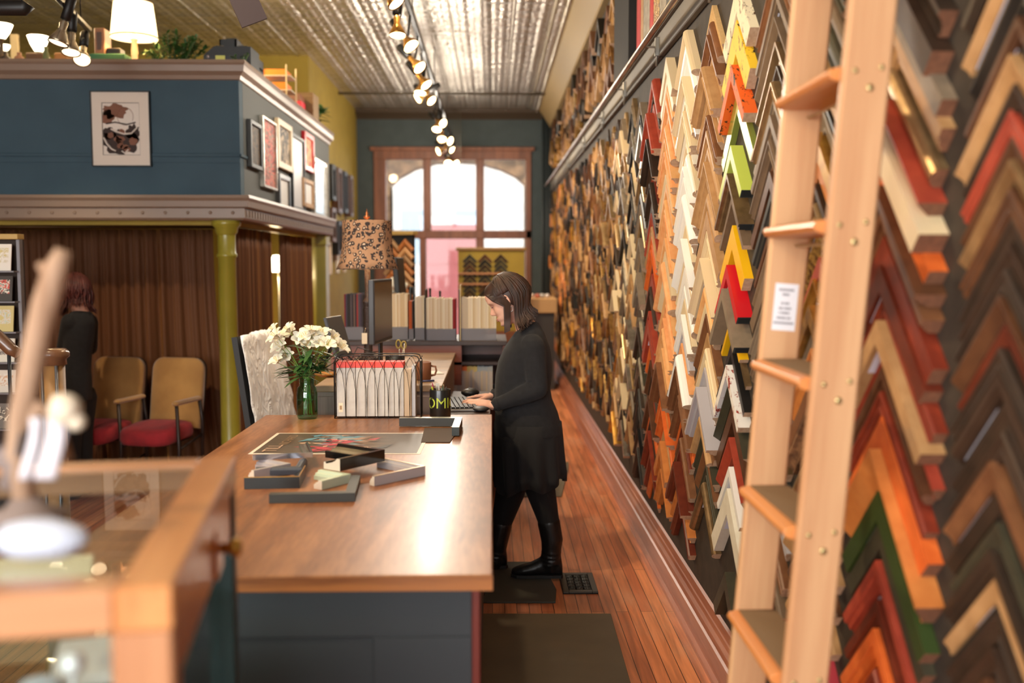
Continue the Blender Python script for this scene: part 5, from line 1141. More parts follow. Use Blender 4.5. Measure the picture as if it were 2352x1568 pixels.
for sgn in (-1, 1):
    em = MB(); C_ = HM @ Matrix.Translation((.005, sgn*.0725, -.004)) @ Matrix.Rotation(sgn*.25, 4, 'Z')
    em.ell((0, 0, 0), (.016, .0055, .028), 14, M=C_); em.tube([C_ @ Vector((.014*math.cos(a)-.0, sgn*.005, .026*math.sin(a)+.003)) for a in [-1.2+k*.42 for k in range(10)]], .0032, 6)
    em.build('ear', M_SKIN, person)
    MB().tube([C_ @ Vector((-.002+.0, sgn*.006, -.042))+Vector((.013*math.cos(a), 0, .013*math.sin(a)-.0)) for a in [k*PI/10 for k in range(21)]], .0011, 6).build('hoop_earring', mat('silver_hoop', (200, 196, 190), .25, .9), person)
# ---------------------------------------------------------------- the person by the curtain, seen from behind
YP = 6.75
def Q(px, py, Y=YP): return at(px, py, Y=Y)
bd = MB(); cl = MB(); tr_ = MB()
H1 = Q(172, 672); HM2 = Matrix.Translation(H1) @ Matrix.Rotation(math.radians(-62), 4, 'Z') @ Matrix.Rotation(math.radians(-22), 4, 'Y')
head_mesh(bd, HM2); nk = Q(186, 720); limb(bd, [HM2 @ Vector((.03, 0, -.05)), nk], [.05, .055])
def ringp(py, x0, x1, hw, g=0, n=28):
    a = Q(x0, py); c = Q(x1, py); cx = (a.x+c.x)/2; rx = (c.x-a.x)/2+g; return [(cx+rx*math.cos(2*PI*k/n), YP+(hw+g)*math.sin(2*PI*k/n), a.z) for k in range(n)]
tp = [(712, 172, 200, .07), (722, 156, 212, .10), (740, 148, 218, .12), (775, 148, 214, .12), (815, 150, 208, .11), (850, 148, 206, .115), (885, 146, 208, .13), (920, 146, 208, .13)]
bd.loft([ringp(*t_, -.012) for t_ in tp]); cl.loft([ringp(*t_) for t_ in tp])
for s0_, e0_, w0_ in ((Q(160, 738, 6.66), Q(146, 800, 6.75), Q(158, 770, 7.0)), (Q(206, 738, 6.86), Q(208, 800, 6.9), Q(180, 790, 7.08))):
    limb(bd, [s0_, e0_], [.042, .034]); limb(bd, [e0_, w0_], [.034, .024]); limb(cl, [s0_, e0_], [.056, .046]); limb(cl, [e0_, w0_], [.046, .034])
    dd = (w0_-e0_).normalized(); hand(bd, w0_+dd*.01, dd, (0, -.3, 1), 1, .5, .95)
for (a, k_, f_) in ((Q(166, 910, 6.72), Q(164, 990, 6.72), Q(162, 1085, 6.72)), (Q(190, 910, 6.84), Q(190, 990, 6.84), Q(192, 1080, 6.84))):
    f_ = Vector((f_.x, f_.y, .09)); limb(bd, [a, k_, f_], [.08, .05, .035]); limb(tr_, [a, k_, f_], [.095, .068, .055]); boot(tr_, (f_.x, f_.y, 0), (-.7, -.4, 0), 0)
p2 = bd.build('person', M_SKIN, weld=False); remesh(p2, .006, 3); tag(p2, 'person with curly auburn hair and black clothes standing before the velvet curtain, back turned', 'person')
remesh(cl.build('top', M_KNIT, p2, weld=False), .01, 4); remesh(tr_.build('trousers', M_LEG, p2, weld=False), .01, 4)
hr = MB(); rr = random.Random(11); hr.ell((.022, 0, .02), (.1, .086, .1), 24, M=HM2)
hair_strands(hr, HM2, [.9+.16*k for k in range(29)], lambda p: .13, rr, 5, .0085, wave=.011, sc=(.112, .098, .118), flick=.03)
hr.build('hair', mat('auburn_hair', (92, 42, 36), .5, c2=(66, 28, 26), vs=30), p2, weld=False)
# ================================================================== ON THE COUNTER
TZ = HT+.0005
def T(px, py): return at(px, py, Z=HT)
# poster: generic shattered-portrait print with a side-set title
pc = [T(656.9, 991.5), T(984, 991.5), T(965, 1043), T(569.5, 1043)]
# keep it rectangular on the table: build from its near-left corner, size and angle
A0 = pc[3]; ux = (pc[2]-pc[3]); wP = ux.length; ang_p = math.atan2(ux.y, ux.x); hP = .455
po = thing('poster', (A0.x, A0.y, TZ), 'dark art print with white border lying flat on the counter', 'poster', None, ang_p)
vx = pc[0]-pc[3]; shear = 0
MB().box((0, 0, 0), (wP, hP, .0008)).build('paper', mat('poster_white', (236, 226, 212), .5), po)
MB().box((.014, .014, .0008), (wP-.014, hP-.014, .0011)).build('printed_ground', mat('poster_dark', (84, 68, 52), .45, c2=(74, 60, 46), vs=6), po)
sm_ = [mat('print_red', (196, 44, 66), .45), mat('print_blue', (96, 150, 170), .45), mat('print_pale', (206, 170, 146), .45), mat('print_black', (36, 30, 28), .45), mat('print_tan', (150, 118, 88), .45)]
rs = random.Random(21); sh_ = MB()
for k in range(95):
    u = rs.gauss(.36, .09)*1.0; v = rs.uniform(.12, .88); cx, cy = u*wP+.06, v*hP; a = rs.uniform(-.5, .5)+(.9 if rs.random() < .4 else 0); l_ = rs.uniform(.02, .07); w_ = rs.uniform(.006, .022)
    if v < .3: mi = rs.choice([0, 0, 2, 3])
    elif v > .7: mi = rs.choice([1, 1, 2, 3])
    else: mi = rs.choice([0, 1, 2, 2, 3])
    c_, s_ = math.cos(a), math.sin(a); z = .0013+.00002*k
    q = [(-l_, -w_*.2), (-l_*.2, -w_), (l_, w_*.1), (l_*.1, w_)]; q = [(max(.02, min(wP-.02, cx+x*c_-y*s_)), max(.018, min(hP-.018, cy+x*s_+y*c_)), z) for x, y in q]; sh_.add(q, [(0, 1, 2, 3)], mi)
for k in range(26):
    y = hP*(.2+.6*k/25); x0 = wP*.56+rs.uniform(-.02, .03); sh_.add([(x0, y-.004, .0035), (x0+rs.uniform(.06, .16), y-.001, .0035), (x0+.02, y+.004, .0035)], [(0, 1, 2)], 4)
sh_.build('printed_image', sm_, po, weld=False)
tv, tf = text_mesh('TILL', .075); tv2, tf2 = text_mesh('RICHARD', .05)
tm = MB(); RM = Matrix.Translation((.07, hP*.22, .0036)) @ Matrix.Rotation(PI/2, 4, 'Z'); tm.add(tv, tf, 0, False, RM)
tm.add(tv2, tf2, 1, False, Matrix.Translation((.09, hP*.62, .0036)) @ Matrix.Rotation(PI/2, 4, 'Z')); tm.build('lettering', [sm_[2], sm_[4]], po, weld=False)
# dark mat corner sheet under the metal corner
cs = [T(975, 984), T(1056, 984), T(1033, 1017), T(967, 1017)]
tag(MB().prism([(p.x, p.y) for p in cs], TZ+.0012, TZ+.0035, 'Z').build('mat_corner', mat('dark_taupe_board', (78, 62, 52), .8)), 'dark taupe mat board corner lying beside the metal frame corner', 'mat board')
def corner(px, py, rz, W, D, L, key, prof, label, R=1, endm=M_END, z=0., tilt=0., hollow=False, grp='frame corner samples lying on the counter', extra=None):
    """corner sample lying face up: apex at the pixel, arms open by 90 degrees around heading rz"""
    p = at(px, py, Z=HT+D*.5)
    mb = chev_mb(W, D, L, prof, R=R); ph, m = CK[key]
    o = mb.build('frame_corner', [m, endm])
    # local: -x is out of the wall -> up; arms open towards -z -> heading
    R_ = Matrix.Rotation(rz, 4, 'Z') @ Matrix.Rotation(tilt, 4, 'X') @ Matrix(((0, 0, -1, 0), (0, 1, 0, 0), (-1, 0, 0, 0), (0, 0, 0, 1)))
    o.matrix_world = Matrix.Translation((p.x, p.y, TZ+z)) @ R_
    return tag(o, label, 'frame corner', grp)
# heading: direction (in plan) the V opens towards
D2 = math.radians
M_END2 = mat('cream_end_grain', (222, 208, 190), .7); CK['mint'] = ('mint green', mat('moulding_mint', (200, 214, 192), .4)); CK['slate'] = ('slate', mat('moulding_slate', (60, 64, 74), .4)); CK['chrome'] = ('chrome', mat('moulding_chrome', (206, 206, 220), .15, .9))
def face(o, W, D, L, key, w, R=1): chev_mb(w, .0015, L-.0005, 'flat', R=R).build('face_strip', [CK[key][1], CK[key][1]], o).location = (-D-.0001, 0, 0)
o = corner(1062, 969, D2(-136), .03, .034, .27, 'charcoal', 'flat', 'dark metal frame corner with silver face and screws, nearest the pen cup', endm=M_HOLE, z=.004, R=1.0); face(o, .03, .034, .27, 'silver', .03)
for f_ in (.09, .2): MB().ell((-.017, -0., 0), (.005, .0015, .005), 10, M=Matrix.Translation((0, -(f_)*R2-.0*R2, -f_*R2)) @ Matrix.Rotation(PI/4, 4, 'X')).build('screw', MATS['silver_hoop'], o)
o = corner(977, 1081, D2(180+2), .022, .03, .22, 'ashgrey', 'step', 'pale grey frame corner with champagne face at the right of the pile', z=0, endm=M_END2); face(o, .022, .03, .22, 'champagne', .0095)
corner(816, 1142, D2(139), .03, .026, .25, 'charcoal', 'flat', 'flat charcoal frame corner at the front of the pile on the counter', endm=M_END2)
o = corner(688, 1108, D2(139), .03, .036, .17, 'black', 'slope', 'black frame corner with thin gilt lip on the left of the pile', z=.0, endm=M_END2); face(o, .03, .036, .17, 'gold', .0035)
corner(694, 1088, D2(139), .03, .026, .15, 'slate', 'round', 'slate frame corner behind the gilt-lipped one in the pile', z=.01, endm=M_END2)
corner(719, 1068, D2(150), .034, .018, .2, 'chrome', 'scoop', 'bright chrome-faced frame corner lying on top of the pile', z=.036, endm=M_END2)
corner(668, 1076, D2(186), .03, .036, .15, 'ashgrey', 'step', 'pale grey frame corner at the far left of the pile', z=0, endm=M_END2)
corner(806, 1098, D2(190), .035, .028, .13, 'mint', 'step', 'mint green faced frame corner under the glossy black one', z=0, endm=M_END2)
corner(884, 1066, D2(188), .075, .04, .21, 'blackgloss', 'scoop', 'wide glossy black frame corner with curved profile in the middle of the pile', z=.031, endm=M_END2)
# ---- wire file basket with catalogues
bx0, bx1 = T(769, 961), T(966, 961); wB = bx1.x-bx0.x; yB = bx0.y; dB = .11; hB = .285
bk = thing('wire_basket', ((bx0.x+bx1.x)/2, yB, TZ), 'black wire basket of catalogues with pointed arch wires', 'basket')
M_WIRE = mat('black_wire', (26, 24, 24), .4, .4); hw = wB/2
def gothic(mb, y):
    n = 8
    for i in range(n+1):
        x = -hw+wB*i/n*1.0
        for s_ in (-1, 1):
            x2 = x+s_*wB/n
            if x2 < -hw-.001 or x2 > hw+.001: continue
            pts = [(x, y, .006), (x+s_*.002, y, hB*.45), (x+s_*wB/n*.25, y, hB*.72), (x+s_*wB/n*.62, y, hB*.86), (x+s_*wB/n*.9, y, hB*.95)]; mb.tube(pts, .0012, 6)
        mb.ell((x, y-.001, hB*.955), (.003, .003, .003), 6)
f_ = MB(); gothic(f_, 0); f_.build('front_wires', M_WIRE, bk); f_ = MB(); gothic(f_, dB); f_.build('back_wires', M_WIRE, bk)
def hoop(x0, x1, y, r=.0025):
    pts = [(x0, y, 0), (x0, y, hB*.9), (x0+.012, y, hB*.98), (x0+.03, y, hB), (x1-.03, y, hB), (x1-.012, y, hB*.98), (x1, y, hB*.9), (x1, y, 0), (x0, y, 0)]; return MB().tube(pts, r, 8)
hoop(-hw, hw, 0).build('front_hoop', M_WIRE, bk); hoop(-hw, hw, dB).build('back_hoop', M_WIRE, bk)
b = MB()
for z in (.006, hB*.55, hB*.9):
    for x in (-hw, hw): b.tube([(x, 0, z), (x, dB, z)], .0018, 6)
for k in range(9): b.tube([(-hw+wB*k/8, 0, .004), (-hw+wB*k/8, dB, .004)], .0014, 6)
for k in range(1, 5):
    for x in (-hw, hw): b.tube([(x, dB*k/5, .004), (x, dB*k/5, hB*.9)], .0012, 6)
b.build('side_wires', M_WIRE, bk)
M_CAT = mat('pale_grey_catalogue', (206, 200, 192), .6, c2=(198, 190, 182), vs=40); M_CATR = mat('catalogue_red', (236, 74, 60), .5)
n = 7; x = -hw+.008; tw = (928-773)/(966-769)*wB/n
for i in range(n):
    o = MB().box((0, 0, 0), (tw-.002, .085, .222), 0, ch=.0015).box((0, 0, .2225), (tw-.002, .085, .248), 1, ch=.001).build('catalogue', [M_CAT, M_CATR]); o.location = (bk.location.x+x, yB+.012, TZ+.007); x += tw
    tag(o, 'pale grey red-topped catalogue in the wire basket, %s from the left' % (ordinal(i) if i else 'first'), 'catalogue', 'red-topped catalogues in the wire basket')
    if i == 0: MB().box((.008, -.0012, .02), (.028, -.0002, .062)).build('spine_label', mat('cream_label', (232, 218, 190), .6), o); MB().box((.013, -.002, .032), (.023, -.0012, .05)).build('emblem', mat('tan_emblem', (170, 136, 100), .6), o)
for i, (c, h, w_, ph) in enumerate([((196, 170, 140), .215, .035, 'tan catalogue beside the red-topped ones in the wire basket'), ((188, 184, 186), .232, .018, 'pale grey folder at the right end of the wire basket')]):
    o = MB().box((0, 0, 0), (w_-.002, .085, h), ch=.0015).build('catalogue', mat('tan_catalogue%d' % i, c, .6)); o.location = (bk.location.x+x, yB+.012, TZ+.007); x += w_; tag(o, ph, 'catalogue')
# ---- glass jar with white alstroemeria
J = T(702, 964); J.y += .045
jr = thing('glass_jar', (J.x, J.y, TZ), 'green-tinted glass jar of water holding the white flowers', 'jar')
R_ = .047
m = glass('green_jar_glass', (206, 238, 224), a=.25)
prof = [(0, .0), (R_*.9, .0), (R_, .012), (R_, .115), (R_*.9, .14), (R_*.68, .152), (R_*.68, .178), (R_*.72, .18), (R_*.72, .184), (R_*.64, .184), (R_*.62, .152), (R_*.84, .138), (R_*.94, .112), (R_*.94, .014), (0, .008)]
MB().lathe(prof, 36).build('jar_glass', m, jr)
m2 = glass('jar_water', (240, 248, 242), a=.05)
MB().lathe([(0, .009), (R_*.93, .015), (R_*.93, .085), (0, .085)], 32).build('water', m2, jr)
b = MB()
for k in range(5): b.tube([(R_*math.cos(a), R_*math.sin(a), .158+.0035*k) for a in [0]] + [(R_*.70*math.cos(j*PI/12), R_*.70*math.sin(j*PI/12), .156+.005*k) for j in range(25)][1:], .0012, 5)
b.build('screw_thread', m, jr)
fl_ = thing('flower_bunch', (J.x, J.y, TZ+.012), 'bunch of white lily-like flowers with long green leaves in the glass jar', 'flowers')
rf2 = random.Random(17); M_ST = mat('fresh_stem', (110, 150, 60), .5); M_LF = mat('deep_leaf', (70, 112, 54), .4, c2=(46, 84, 42), vs=25); M_PT = mat('white_petal', (244, 240, 226), .5, c2=(236, 228, 206), vs=30); M_TH = mat('yellow_throat', (214, 190, 110), .5)
M_PT.node_tree.nodes['Principled BSDF'].inputs['Subsurface Weight'].default_value = .2
mj = J.y/F
heads = [(632, 757), (640, 772), (668, 757), (672, 763), (658, 815), (640, 828), (690, 778), (705, 772), (722, 775), (742, 768), (735, 785), (760, 772), (775, 790), (780, 800), (700, 792), (648, 795), (715, 762), (752, 790)]
lv = MB()
def flower(parent, c, d, s, nm='flower_head'):
    d = Vector(d).normalized(); u = d.cross(Vector((0, 0, 1))); u = u.normalized() if u.length > .1 else Vector((1, 0, 0)); v = d.cross(u); mb = MB(); th = MB()
    for k in range(6):
        a = k*PI/3+.2; out = u*math.cos(a)+v*math.sin(a); sid = d.cross(out); L_ = s*(1 if k % 2 else .92); wd = s*(.26 if k % 2 else .36); vs = []
        for f, ww, lift in ((0, .12, 0), (.35, .7, .42), (.7, 1, .66), (.92, .6, .66), (1, .05, .6)):
            p = c+out*L_*f*(.55+.35*f)+d*L_*lift; vs += [p-sid*wd*ww, p-d*wd*.18, p+sid*wd*ww]
        fs = [(i*3+j, i*3+j+1, i*3+j+4, i*3+j+3) for i in range(4) for j in (0, 1)]; mb.add(vs, fs, 0, True)
    for k in range(5):
        a = k*1.26; e_ = c+d*s*.75+(u*math.cos(a)+v*math.sin(a))*s*.14; mb.tube([c, e_], .0006, 4, 1); mb.ell(e_, (.0016, .0016, .0022), 6, 1)
    mb.build(nm, [M_PT, M_TH], parent, weld=False)
st = MB()
for i, (px, py) in enumerate(heads):
    Yf = J.y+rf2.uniform(-.06, .07); p = at(px, py, Y=Yf)-Vector(fl_.location); p = Vector((p.x, p.y, p.z-.012))
    base = Vector((rf2.uniform(-.025, .025), rf2.uniform(-.025, .025), .008)); nk_ = Vector((rf2.uniform(-.014, .014), rf2.uniform(-.014, .014), .165)); br_ = Vector((p.x*.55, p.y*.6, .165+(p.z-.165)*.62))
    st.tube([base, nk_, br_, p], [.0022, .002, .0016, .0013], 6)
    flower(fl_, p, (p.x*1.2+rf2.uniform(-.1, .1), p.y-.12+rf2.uniform(-.1, .1), .16), rf2.uniform(.044, .056))
for k in range(84):
    a = rf2.uniform(0, 2*PI); f = rf2.uniform(.0, 1); bs_ = Vector((rf2.uniform(-.05, .06), rf2.uniform(-.03, .03), rf2.uniform(.16, .27)+f*.05)); leaf(lv, bs_, (math.cos(a)*1.2+bs_.x*5, math.sin(a)*.8, rf2.uniform(-.2, .8)), rf2.uniform(.07, .12), rf2.uniform(.02, .034), droop=.35)
for px, py in ((640, 795), (650, 835), (630, 850), (770, 800), (760, 830), (735, 850), (725, 860), (780, 815), (640, 862), (655, 872)):
    p = at(px, py, Y=J.y)-Vector(fl_.location); b0 = Vector((p.x*.35, 0, min(p.z, .2)*.8+.03)); leaf(lv, b0, p-b0, (p-b0).length*1.15, .03, droop=.15)
lv.build('leaves', M_LF, fl_, weld=False); st.build('stems', M_ST, fl_, weld=False)
# ---- pen cup with lime lettering
Cc = T(1010, 961); rC = .048; hC = .128; Cc.y += rC
cup = thing('pen_cup', (Cc.x, Cc.y, TZ), 'black pen cup with lime green COMIC lettering beside the wire basket', 'cup')
MB().lathe([(0, 0), (rC*.97, 0), (rC, .004), (rC, hC-.003), (rC*.98, hC), (rC*.94, hC-.003), (rC*.93, .006), (0, .006)], 40).build('cup_body', mat('gloss_black_cup', (24, 26, 26), .3, coat=.3), cup)
tv, tf = text_mesh('COMIC', .072); M_LIME = mat('lime_print', (186, 204, 70), .5); tm = MB()
xs = [v[0] for v in tv]; x0c = -.0145
vs = []
for x, y, z in tv:
    a = (x*.92-.012)/rC; vs.append(((rC+.0006)*math.sin(a), -(rC+.0006)*math.cos(a), .066+y*.95))
tm.add(vs, tf); tm.build('lettering', M_LIME, cup, weld=False)
pens = [((70, 60, 60), 'dark pen'), ((196, 150, 120), 'wooden pencil'), ((230, 226, 216), 'white ruler'), ((150, 40, 60), 'maroon pen'), ((186, 200, 60), 'lime marker'), ((120, 110, 100), 'grey pencil'), ((60, 80, 60), 'green pencil')]
for i, (c, ph) in enumerate(pens):
    a = i*.9; r0 = .022; b0 = Vector((Cc.x+r0*math.cos(a)*.6, Cc.y+r0*math.sin(a)*.6, TZ+.008)); t0 = Vector((Cc.x+.034*math.cos(a)-.006, Cc.y+.034*math.sin(a), TZ+hC+.012+.006*(i % 4)))
    if 'ruler' in ph or 'marker' in ph: q = (t0-b0).to_track_quat('Z', 'Y').to_matrix().to_4x4(); mb = MB().box((-.009, -.002, 0), (.009, .002, (t0-b0).length), M=Matrix.Translation(b0) @ q, ch=.001)
    else: mb = MB().tube([b0, b0.lerp(t0, .92), t0], [.0035, .0035, .0012], 8)
    tag(mb.build(ph.split()[-1], mat('pen_'+ph.replace(' ', '_'), c, .45)), ph+' standing in the black pen cup', ph.split()[-1])
# ================================================================== DESK BEHIND THE COUNTER
YD = 4.72; HD = 1.02
M_GW = wood('grey_washed_wood', (104, 88, 86), (140, 122, 116), 'Z', 9, .6); M_GT = wood('greyed_desk_edge', (134, 108, 84), (160, 130, 100), 'X', 9, .5); M_DK = mat('dark_desk_top', (58, 40, 32), .4)
xd0 = at(722, 900, Y=YD).x; xd1 = at(1016, 900, Y=YD).x
t = thing('service_desk', (0, YD, 0), 'grey-washed wooden desk standing directly behind the counter', 'desk')
MB().box((xd0+.01, .01, 0), (xd1-.01, 1.75, HD-.03)).build('carcass', M_GW, t); MB().box((xd0, 0, HD-.03), (xd1, 1.76, HD), ch=.003).build('desk_top', [M_GT], t); MB().box((xd0+.03, -.0, HD), (xd1-.02, .0+.001, HD+.001)).build('edge', M_GT, t)
for k in range(3): MB().box((xd0+.015+k*.19, .002, .1), (xd0+.195+k*.19, .0105, HD-.05), ch=.003).build('plank', M_GW, t)
t2 = thing('keyboard_shelf', (0, 0, 0), 'low black shelf beside the desk that carries the keyboard', 'shelf')
kx0, kx1 = xd1+.004, -.008
MB().box((kx0, 4.665, .872), (kx1, 5.5, .893), ch=.003).build('shelf_top', M_DK, t2); MB().box((kx0+.01, 5.44, 0), (kx1-.02, 5.47, .872)).build('support', M_DK, t2); MB().box((kx0+.01, 4.68, 0), (kx1-.03, 4.70, .872)).build('support', M_DK, t2)
KZ = .8935
kb = thing('keyboard', ((at(1060, 925, Z=KZ).x), 4.93, KZ), 'black keyboard with silver edge under the hands of the woman', 'keyboard', None, .12)
MB().box((-.07, -.2, 0), (.075, .2, .012), ch=.003).build('silver_edge', mat('silver_plastic', (170, 168, 168), .35, .5), kb); MB().box((-.066, -.196, .012), (.071, .196, .016), ch=.002).build('key_bed', mat('black_plastic', (24, 24, 26), .4), kb)
ks = MB()
for i in range(6):
    for j in range(18): ks.box((-.062+i*.0215, -.19+j*.0212, .016), (-.044+i*.0215, -.173+j*.0212, .0215), ch=.0015)
ks = ks.build('keys', mat('black_keys', (38, 38, 40), .4), kb); ks['kind'] = 'stuff'
p = at(1100, 942, Z=KZ); o = MB().ell((0, 0, .012), (.04, .05, .012), 16).build('wrist_rest', mat('black_gel', (26, 26, 30), .5)); o.location = (p.x+.01, 4.74, KZ); tag(o, 'black gel wrist rest at the near end of the keyboard shelf', 'wrist rest')
p = at(1080, 893, Y=5.3); mo = MB().ell((0, 0, .018), (.05, .034, .022), 20).build('computer_mouse', mat('black_plastic', (24, 24, 26))); mo.location = (p.x, 5.3, KZ); tag(mo, 'rounded black computer mouse beyond the keyboard', 'mouse')
MB().tube([(-.01, 0, .041), (.03, 0, .036)], .004, 8).build('scroll_wheel', mat('grey_wheel', (90, 90, 92), .5), mo)
# things standing on the desk
def DT(px, py=None): return px
# leopard lamp
YL = 5.9; lp = at(846, 800, Y=YL)
t = thing('leopard_lamp', (lp.x, YL, HD+.0005), 'tall table lamp with leopard print bell shade behind the counter', 'lamp')
def leopard():
    m, nt, b = _new('leopard_print'); L = nt.links.new; tc = nd(nt, 'ShaderNodeTexCoord')
    ns = nd(nt, 'ShaderNodeTexNoise'); ns.inputs['Scale'].default_value = 22; ns.inputs['Detail'].default_value = 2; L(tc.outputs['Object'], ns.inputs['Vector'])
    mxv = nd(nt, 'ShaderNodeMix', data_type='VECTOR'); mxv.inputs[0].default_value = .035; L(tc.outputs['Object'], mxv.inputs[4]); L(ns.outputs['Color'], mxv.inputs[5])
    v = nd(nt, 'ShaderNodeTexVoronoi'); v.inputs['Scale'].default_value = 37; v.inputs['Randomness'].default_value = .85; L(mxv.outputs[1], v.inputs['Vector'])
    r = nd(nt, 'ShaderNodeValToRGB'); r.color_ramp.interpolation = 'CONSTANT'; e = r.color_ramp.elements; e[0].position = 0; e[0].color = lin((206, 178, 150)); e[1].position = .22; e[1].color = lin((48, 38, 36)); x = e.new(.48); x.color = lin((168, 128, 96))
    L(v.outputs['Distance'], r.inputs[0])
    n2 = nd(nt, 'ShaderNodeTexNoise'); n2.inputs['Scale'].default_value = 34; L(tc.outputs['Object'], n2.inputs['Vector'])
    r2 = nd(nt, 'ShaderNodeValToRGB'); r2.color_ramp.interpolation = 'CONSTANT'; r2.color_ramp.elements[0].color = (0, 0, 0, 1); r2.color_ramp.elements[1].position = .62; r2.color_ramp.elements[1].color = (1, 1, 1, 1); L(n2.outputs[0], r2.inputs[0])
    mx = nd(nt, 'ShaderNodeMix', data_type='RGBA'); L(r2.outputs[0], mx.inputs[0]); L(r.outputs[0], mx.inputs[6]); mx.inputs[7].default_value = lin((172, 132, 100)); L(mx.outputs[2], b.inputs['Base Color'])
    b.inputs['Roughness'].default_value = .8; return m
zt = at(846, 507, Y=YL).z-HD; zb = at(846, 617, Y=YL).z-HD; k_ = YL/F
rt_, rb_ = 55*k_, 69*k_
sh = []
for z, r in ((1, 1.0), (.97, 1.0), (.5, 1.02), (.3, 1.07), (.15, 1.14), (.0, 1.26)): sh.append((rt_*r, zb+(zt-zb)*z))
o = MB()
n = 48; rings = []
for r, z in sh[::-1]: rings.append([(r*(1+.02*math.cos(8*a))*math.cos(a), r*(1+.02*math.cos(8*a))*math.sin(a), z-.006*math.cos(8*a)*(z < zb+.02)) for a in [2*PI*j/n for j in range(n)]])
o.loft(rings, cap=False); o = o.build('lamp_shade', leopard(), t); s_ = o.modifiers.new('thickness', 'SOLIDIFY'); s_.thickness = .003
MB().tube([(rb_*1.0*math.cos(2*PI*j/n), rb_*1.0*math.sin(2*PI*j/n), zb) for j in range(n+1)], .003, 6, cap=False).build('shade_braid', mat('dark_braid', (96, 76, 62), .7), t)
fn = at(846, 478, Y=YL).z-HD
MB().lathe([(0, zt-.02), (.006, zt-.02), (.005, zt+.008), (.018, zt+.016), (.02, zt+.024), (.006, zt+.034), (.01, zt+.044), (.004, zt+.052), (0, fn)], 16).build('finial', mat('copper_finial', (176, 110, 70), .35, .6), t)
zz = [at(846, y, Y=YL).z-HD for y in (620, 690, 700, 712, 805)]
M_LB = mat('dark_bronze_carved', (58, 44, 40), .45, .2, bump=1, bs=90)
MB().lathe([(0, 0), (.06, 0), (.06, .018), (.045, .026), (.03, .04), (.026, .06), (.022, zz[3]-.02), (.028, zz[3]), (.018, zz[2]), (.032, zz[2]+.015), (.026, zz[1]), (.016, zz[1]+.02), (.0165, zz[0]), (.006, zz[0]+.01), (.006, zt-.01), (0, zt-.01)], 20).build('lamp_base', M_LB, t)
MB().ell((0, 0, zb+.09), (.03, .03, .04)).build('bulb', emis('lamp_bulb_warm', (255, 200, 120), 20), t)
point('leopard_lamp_light', (lp.x, YL, HD+zb+.06), 7, (1, .68, .34), .03)
pt = at(838, 776, Y=YL-.03); o = MB().box((-.016, 0, -.034), (.016, .002, .03), ch=.002).tube([(0, 0, .03), (.006, .01, .06)], .0008, 4).build('hang_tag', mat('cream_tag', (226, 212, 190), .7)); o.location = (pt.x, YL-.045, pt.z); tag(o, 'cream paper hang tag tied to the leopard lamp', 'tag')
# monitor seen nearly edge-on
YM = 5.35; pm = at(876, 715, Y=YM); t = thing('computer_monitor', (pm.x, YM, HD+.0005), 'black computer monitor seen almost edge-on behind the wire basket', 'monitor', None, math.radians(84))
zm0, zm1 = at(876, 785, Y=YM).z-HD, at(876, 641, Y=YM).z-HD
o = MB().box((-.23, -.012, zm0), (.23, .018, zm1), ch=.005).build('case', mat('grey_monitor_case', (66, 68, 74), .5), t)
MB().box((-.215, -.0135, zm0+.02), (.215, -.012, zm1-.015)).build('screen', mat('brown_reflection_screen', (92, 74, 56), .25), t)  # brownish reflection painted into the screen colour
MB().box((-.03, .0, .01), (.03, .014, zm0+.08), ch=.004).lathe([(0, 0), (.11, 0), (.11, .008), (.03, .014), (0, .014)], 28).build('stand', mat('black_plastic'), t)
# second screen with a grey back, leaning left
p = at(790, 745, Y=5.55); t = thing('tablet_stand', (p.x, 5.55, HD+.0005), 'grey-edged screen tilted on a black easel stand left of the lamp', 'screen', None, math.radians(80))
Rt = Matrix.Translation((0, 0, .06)) @ Matrix.Rotation(math.radians(-16), 4, 'X')
MB().box((-.13, -.008, 0), (.13, .012, .235), ch=.004, M=Rt).build('panel', mat('grey_monitor_case'), t); MB().tube([(-.07, -.05, 0), (-.05, .02, .09), (-.03, .05, .18), (.0, .12, 0)], .006, 6).tube([(.07, -.05, 0), (.05, .02, .09), (.03, .05, .18), (.0, .12, 0)], .006, 6).build('easel', M_BLK, t)
# small desk things
pd = at(742, 870, Z=HD); o = MB().lathe([(0, 0), (.03, 0), (.058, .012), (.062, .02), (.055, .018), (.028, .008), (0, .008)], 28).build('brass_dish', mat('brass_dish_m', (196, 140, 70), .35, .7)); o.location = (pd.x, pd.y+.1, HD+.0005); tag(o, 'small brass dish on the left end of the desk', 'dish')
pg = at(972, 872, Z=HD); mg = thing('coffee_mug', (pg.x-.0, pg.y, HD+.0005), 'brown stoneware mug on the desk right of the wire basket', 'mug')
MB().lathe([(0, 0), (.036, 0), (.040, .005), (.041, .088), (.038, .09), (.036, .085), (.034, .008), (0, .008)], 28).build('mug_body', mat('brown_stoneware', (132, 84, 58), .4), mg); MB().tube([(.04, 0, .07), (.062, 0, .066), (.066, 0, .045), (.058, 0, .024), (.04, 0, .02)], .005, 8).build('handle', MATS['brown_stoneware'], mg)
pb = at(905, 812, Z=HD); o = MB().box((-.09, -.06, 0), (.09, .06, .02), ch=.006).build('red_folder', mat('red_folder_m', (196, 30, 40), .5)); o.location = (at(905, 812, Y=5.1).x, 5.12, HD+.17) if False else (at(905, 812, Y=5.0).x, 5.02, HD+.0005); tag(o, 'flat red folder lying on the desk behind the wire basket', 'folder')
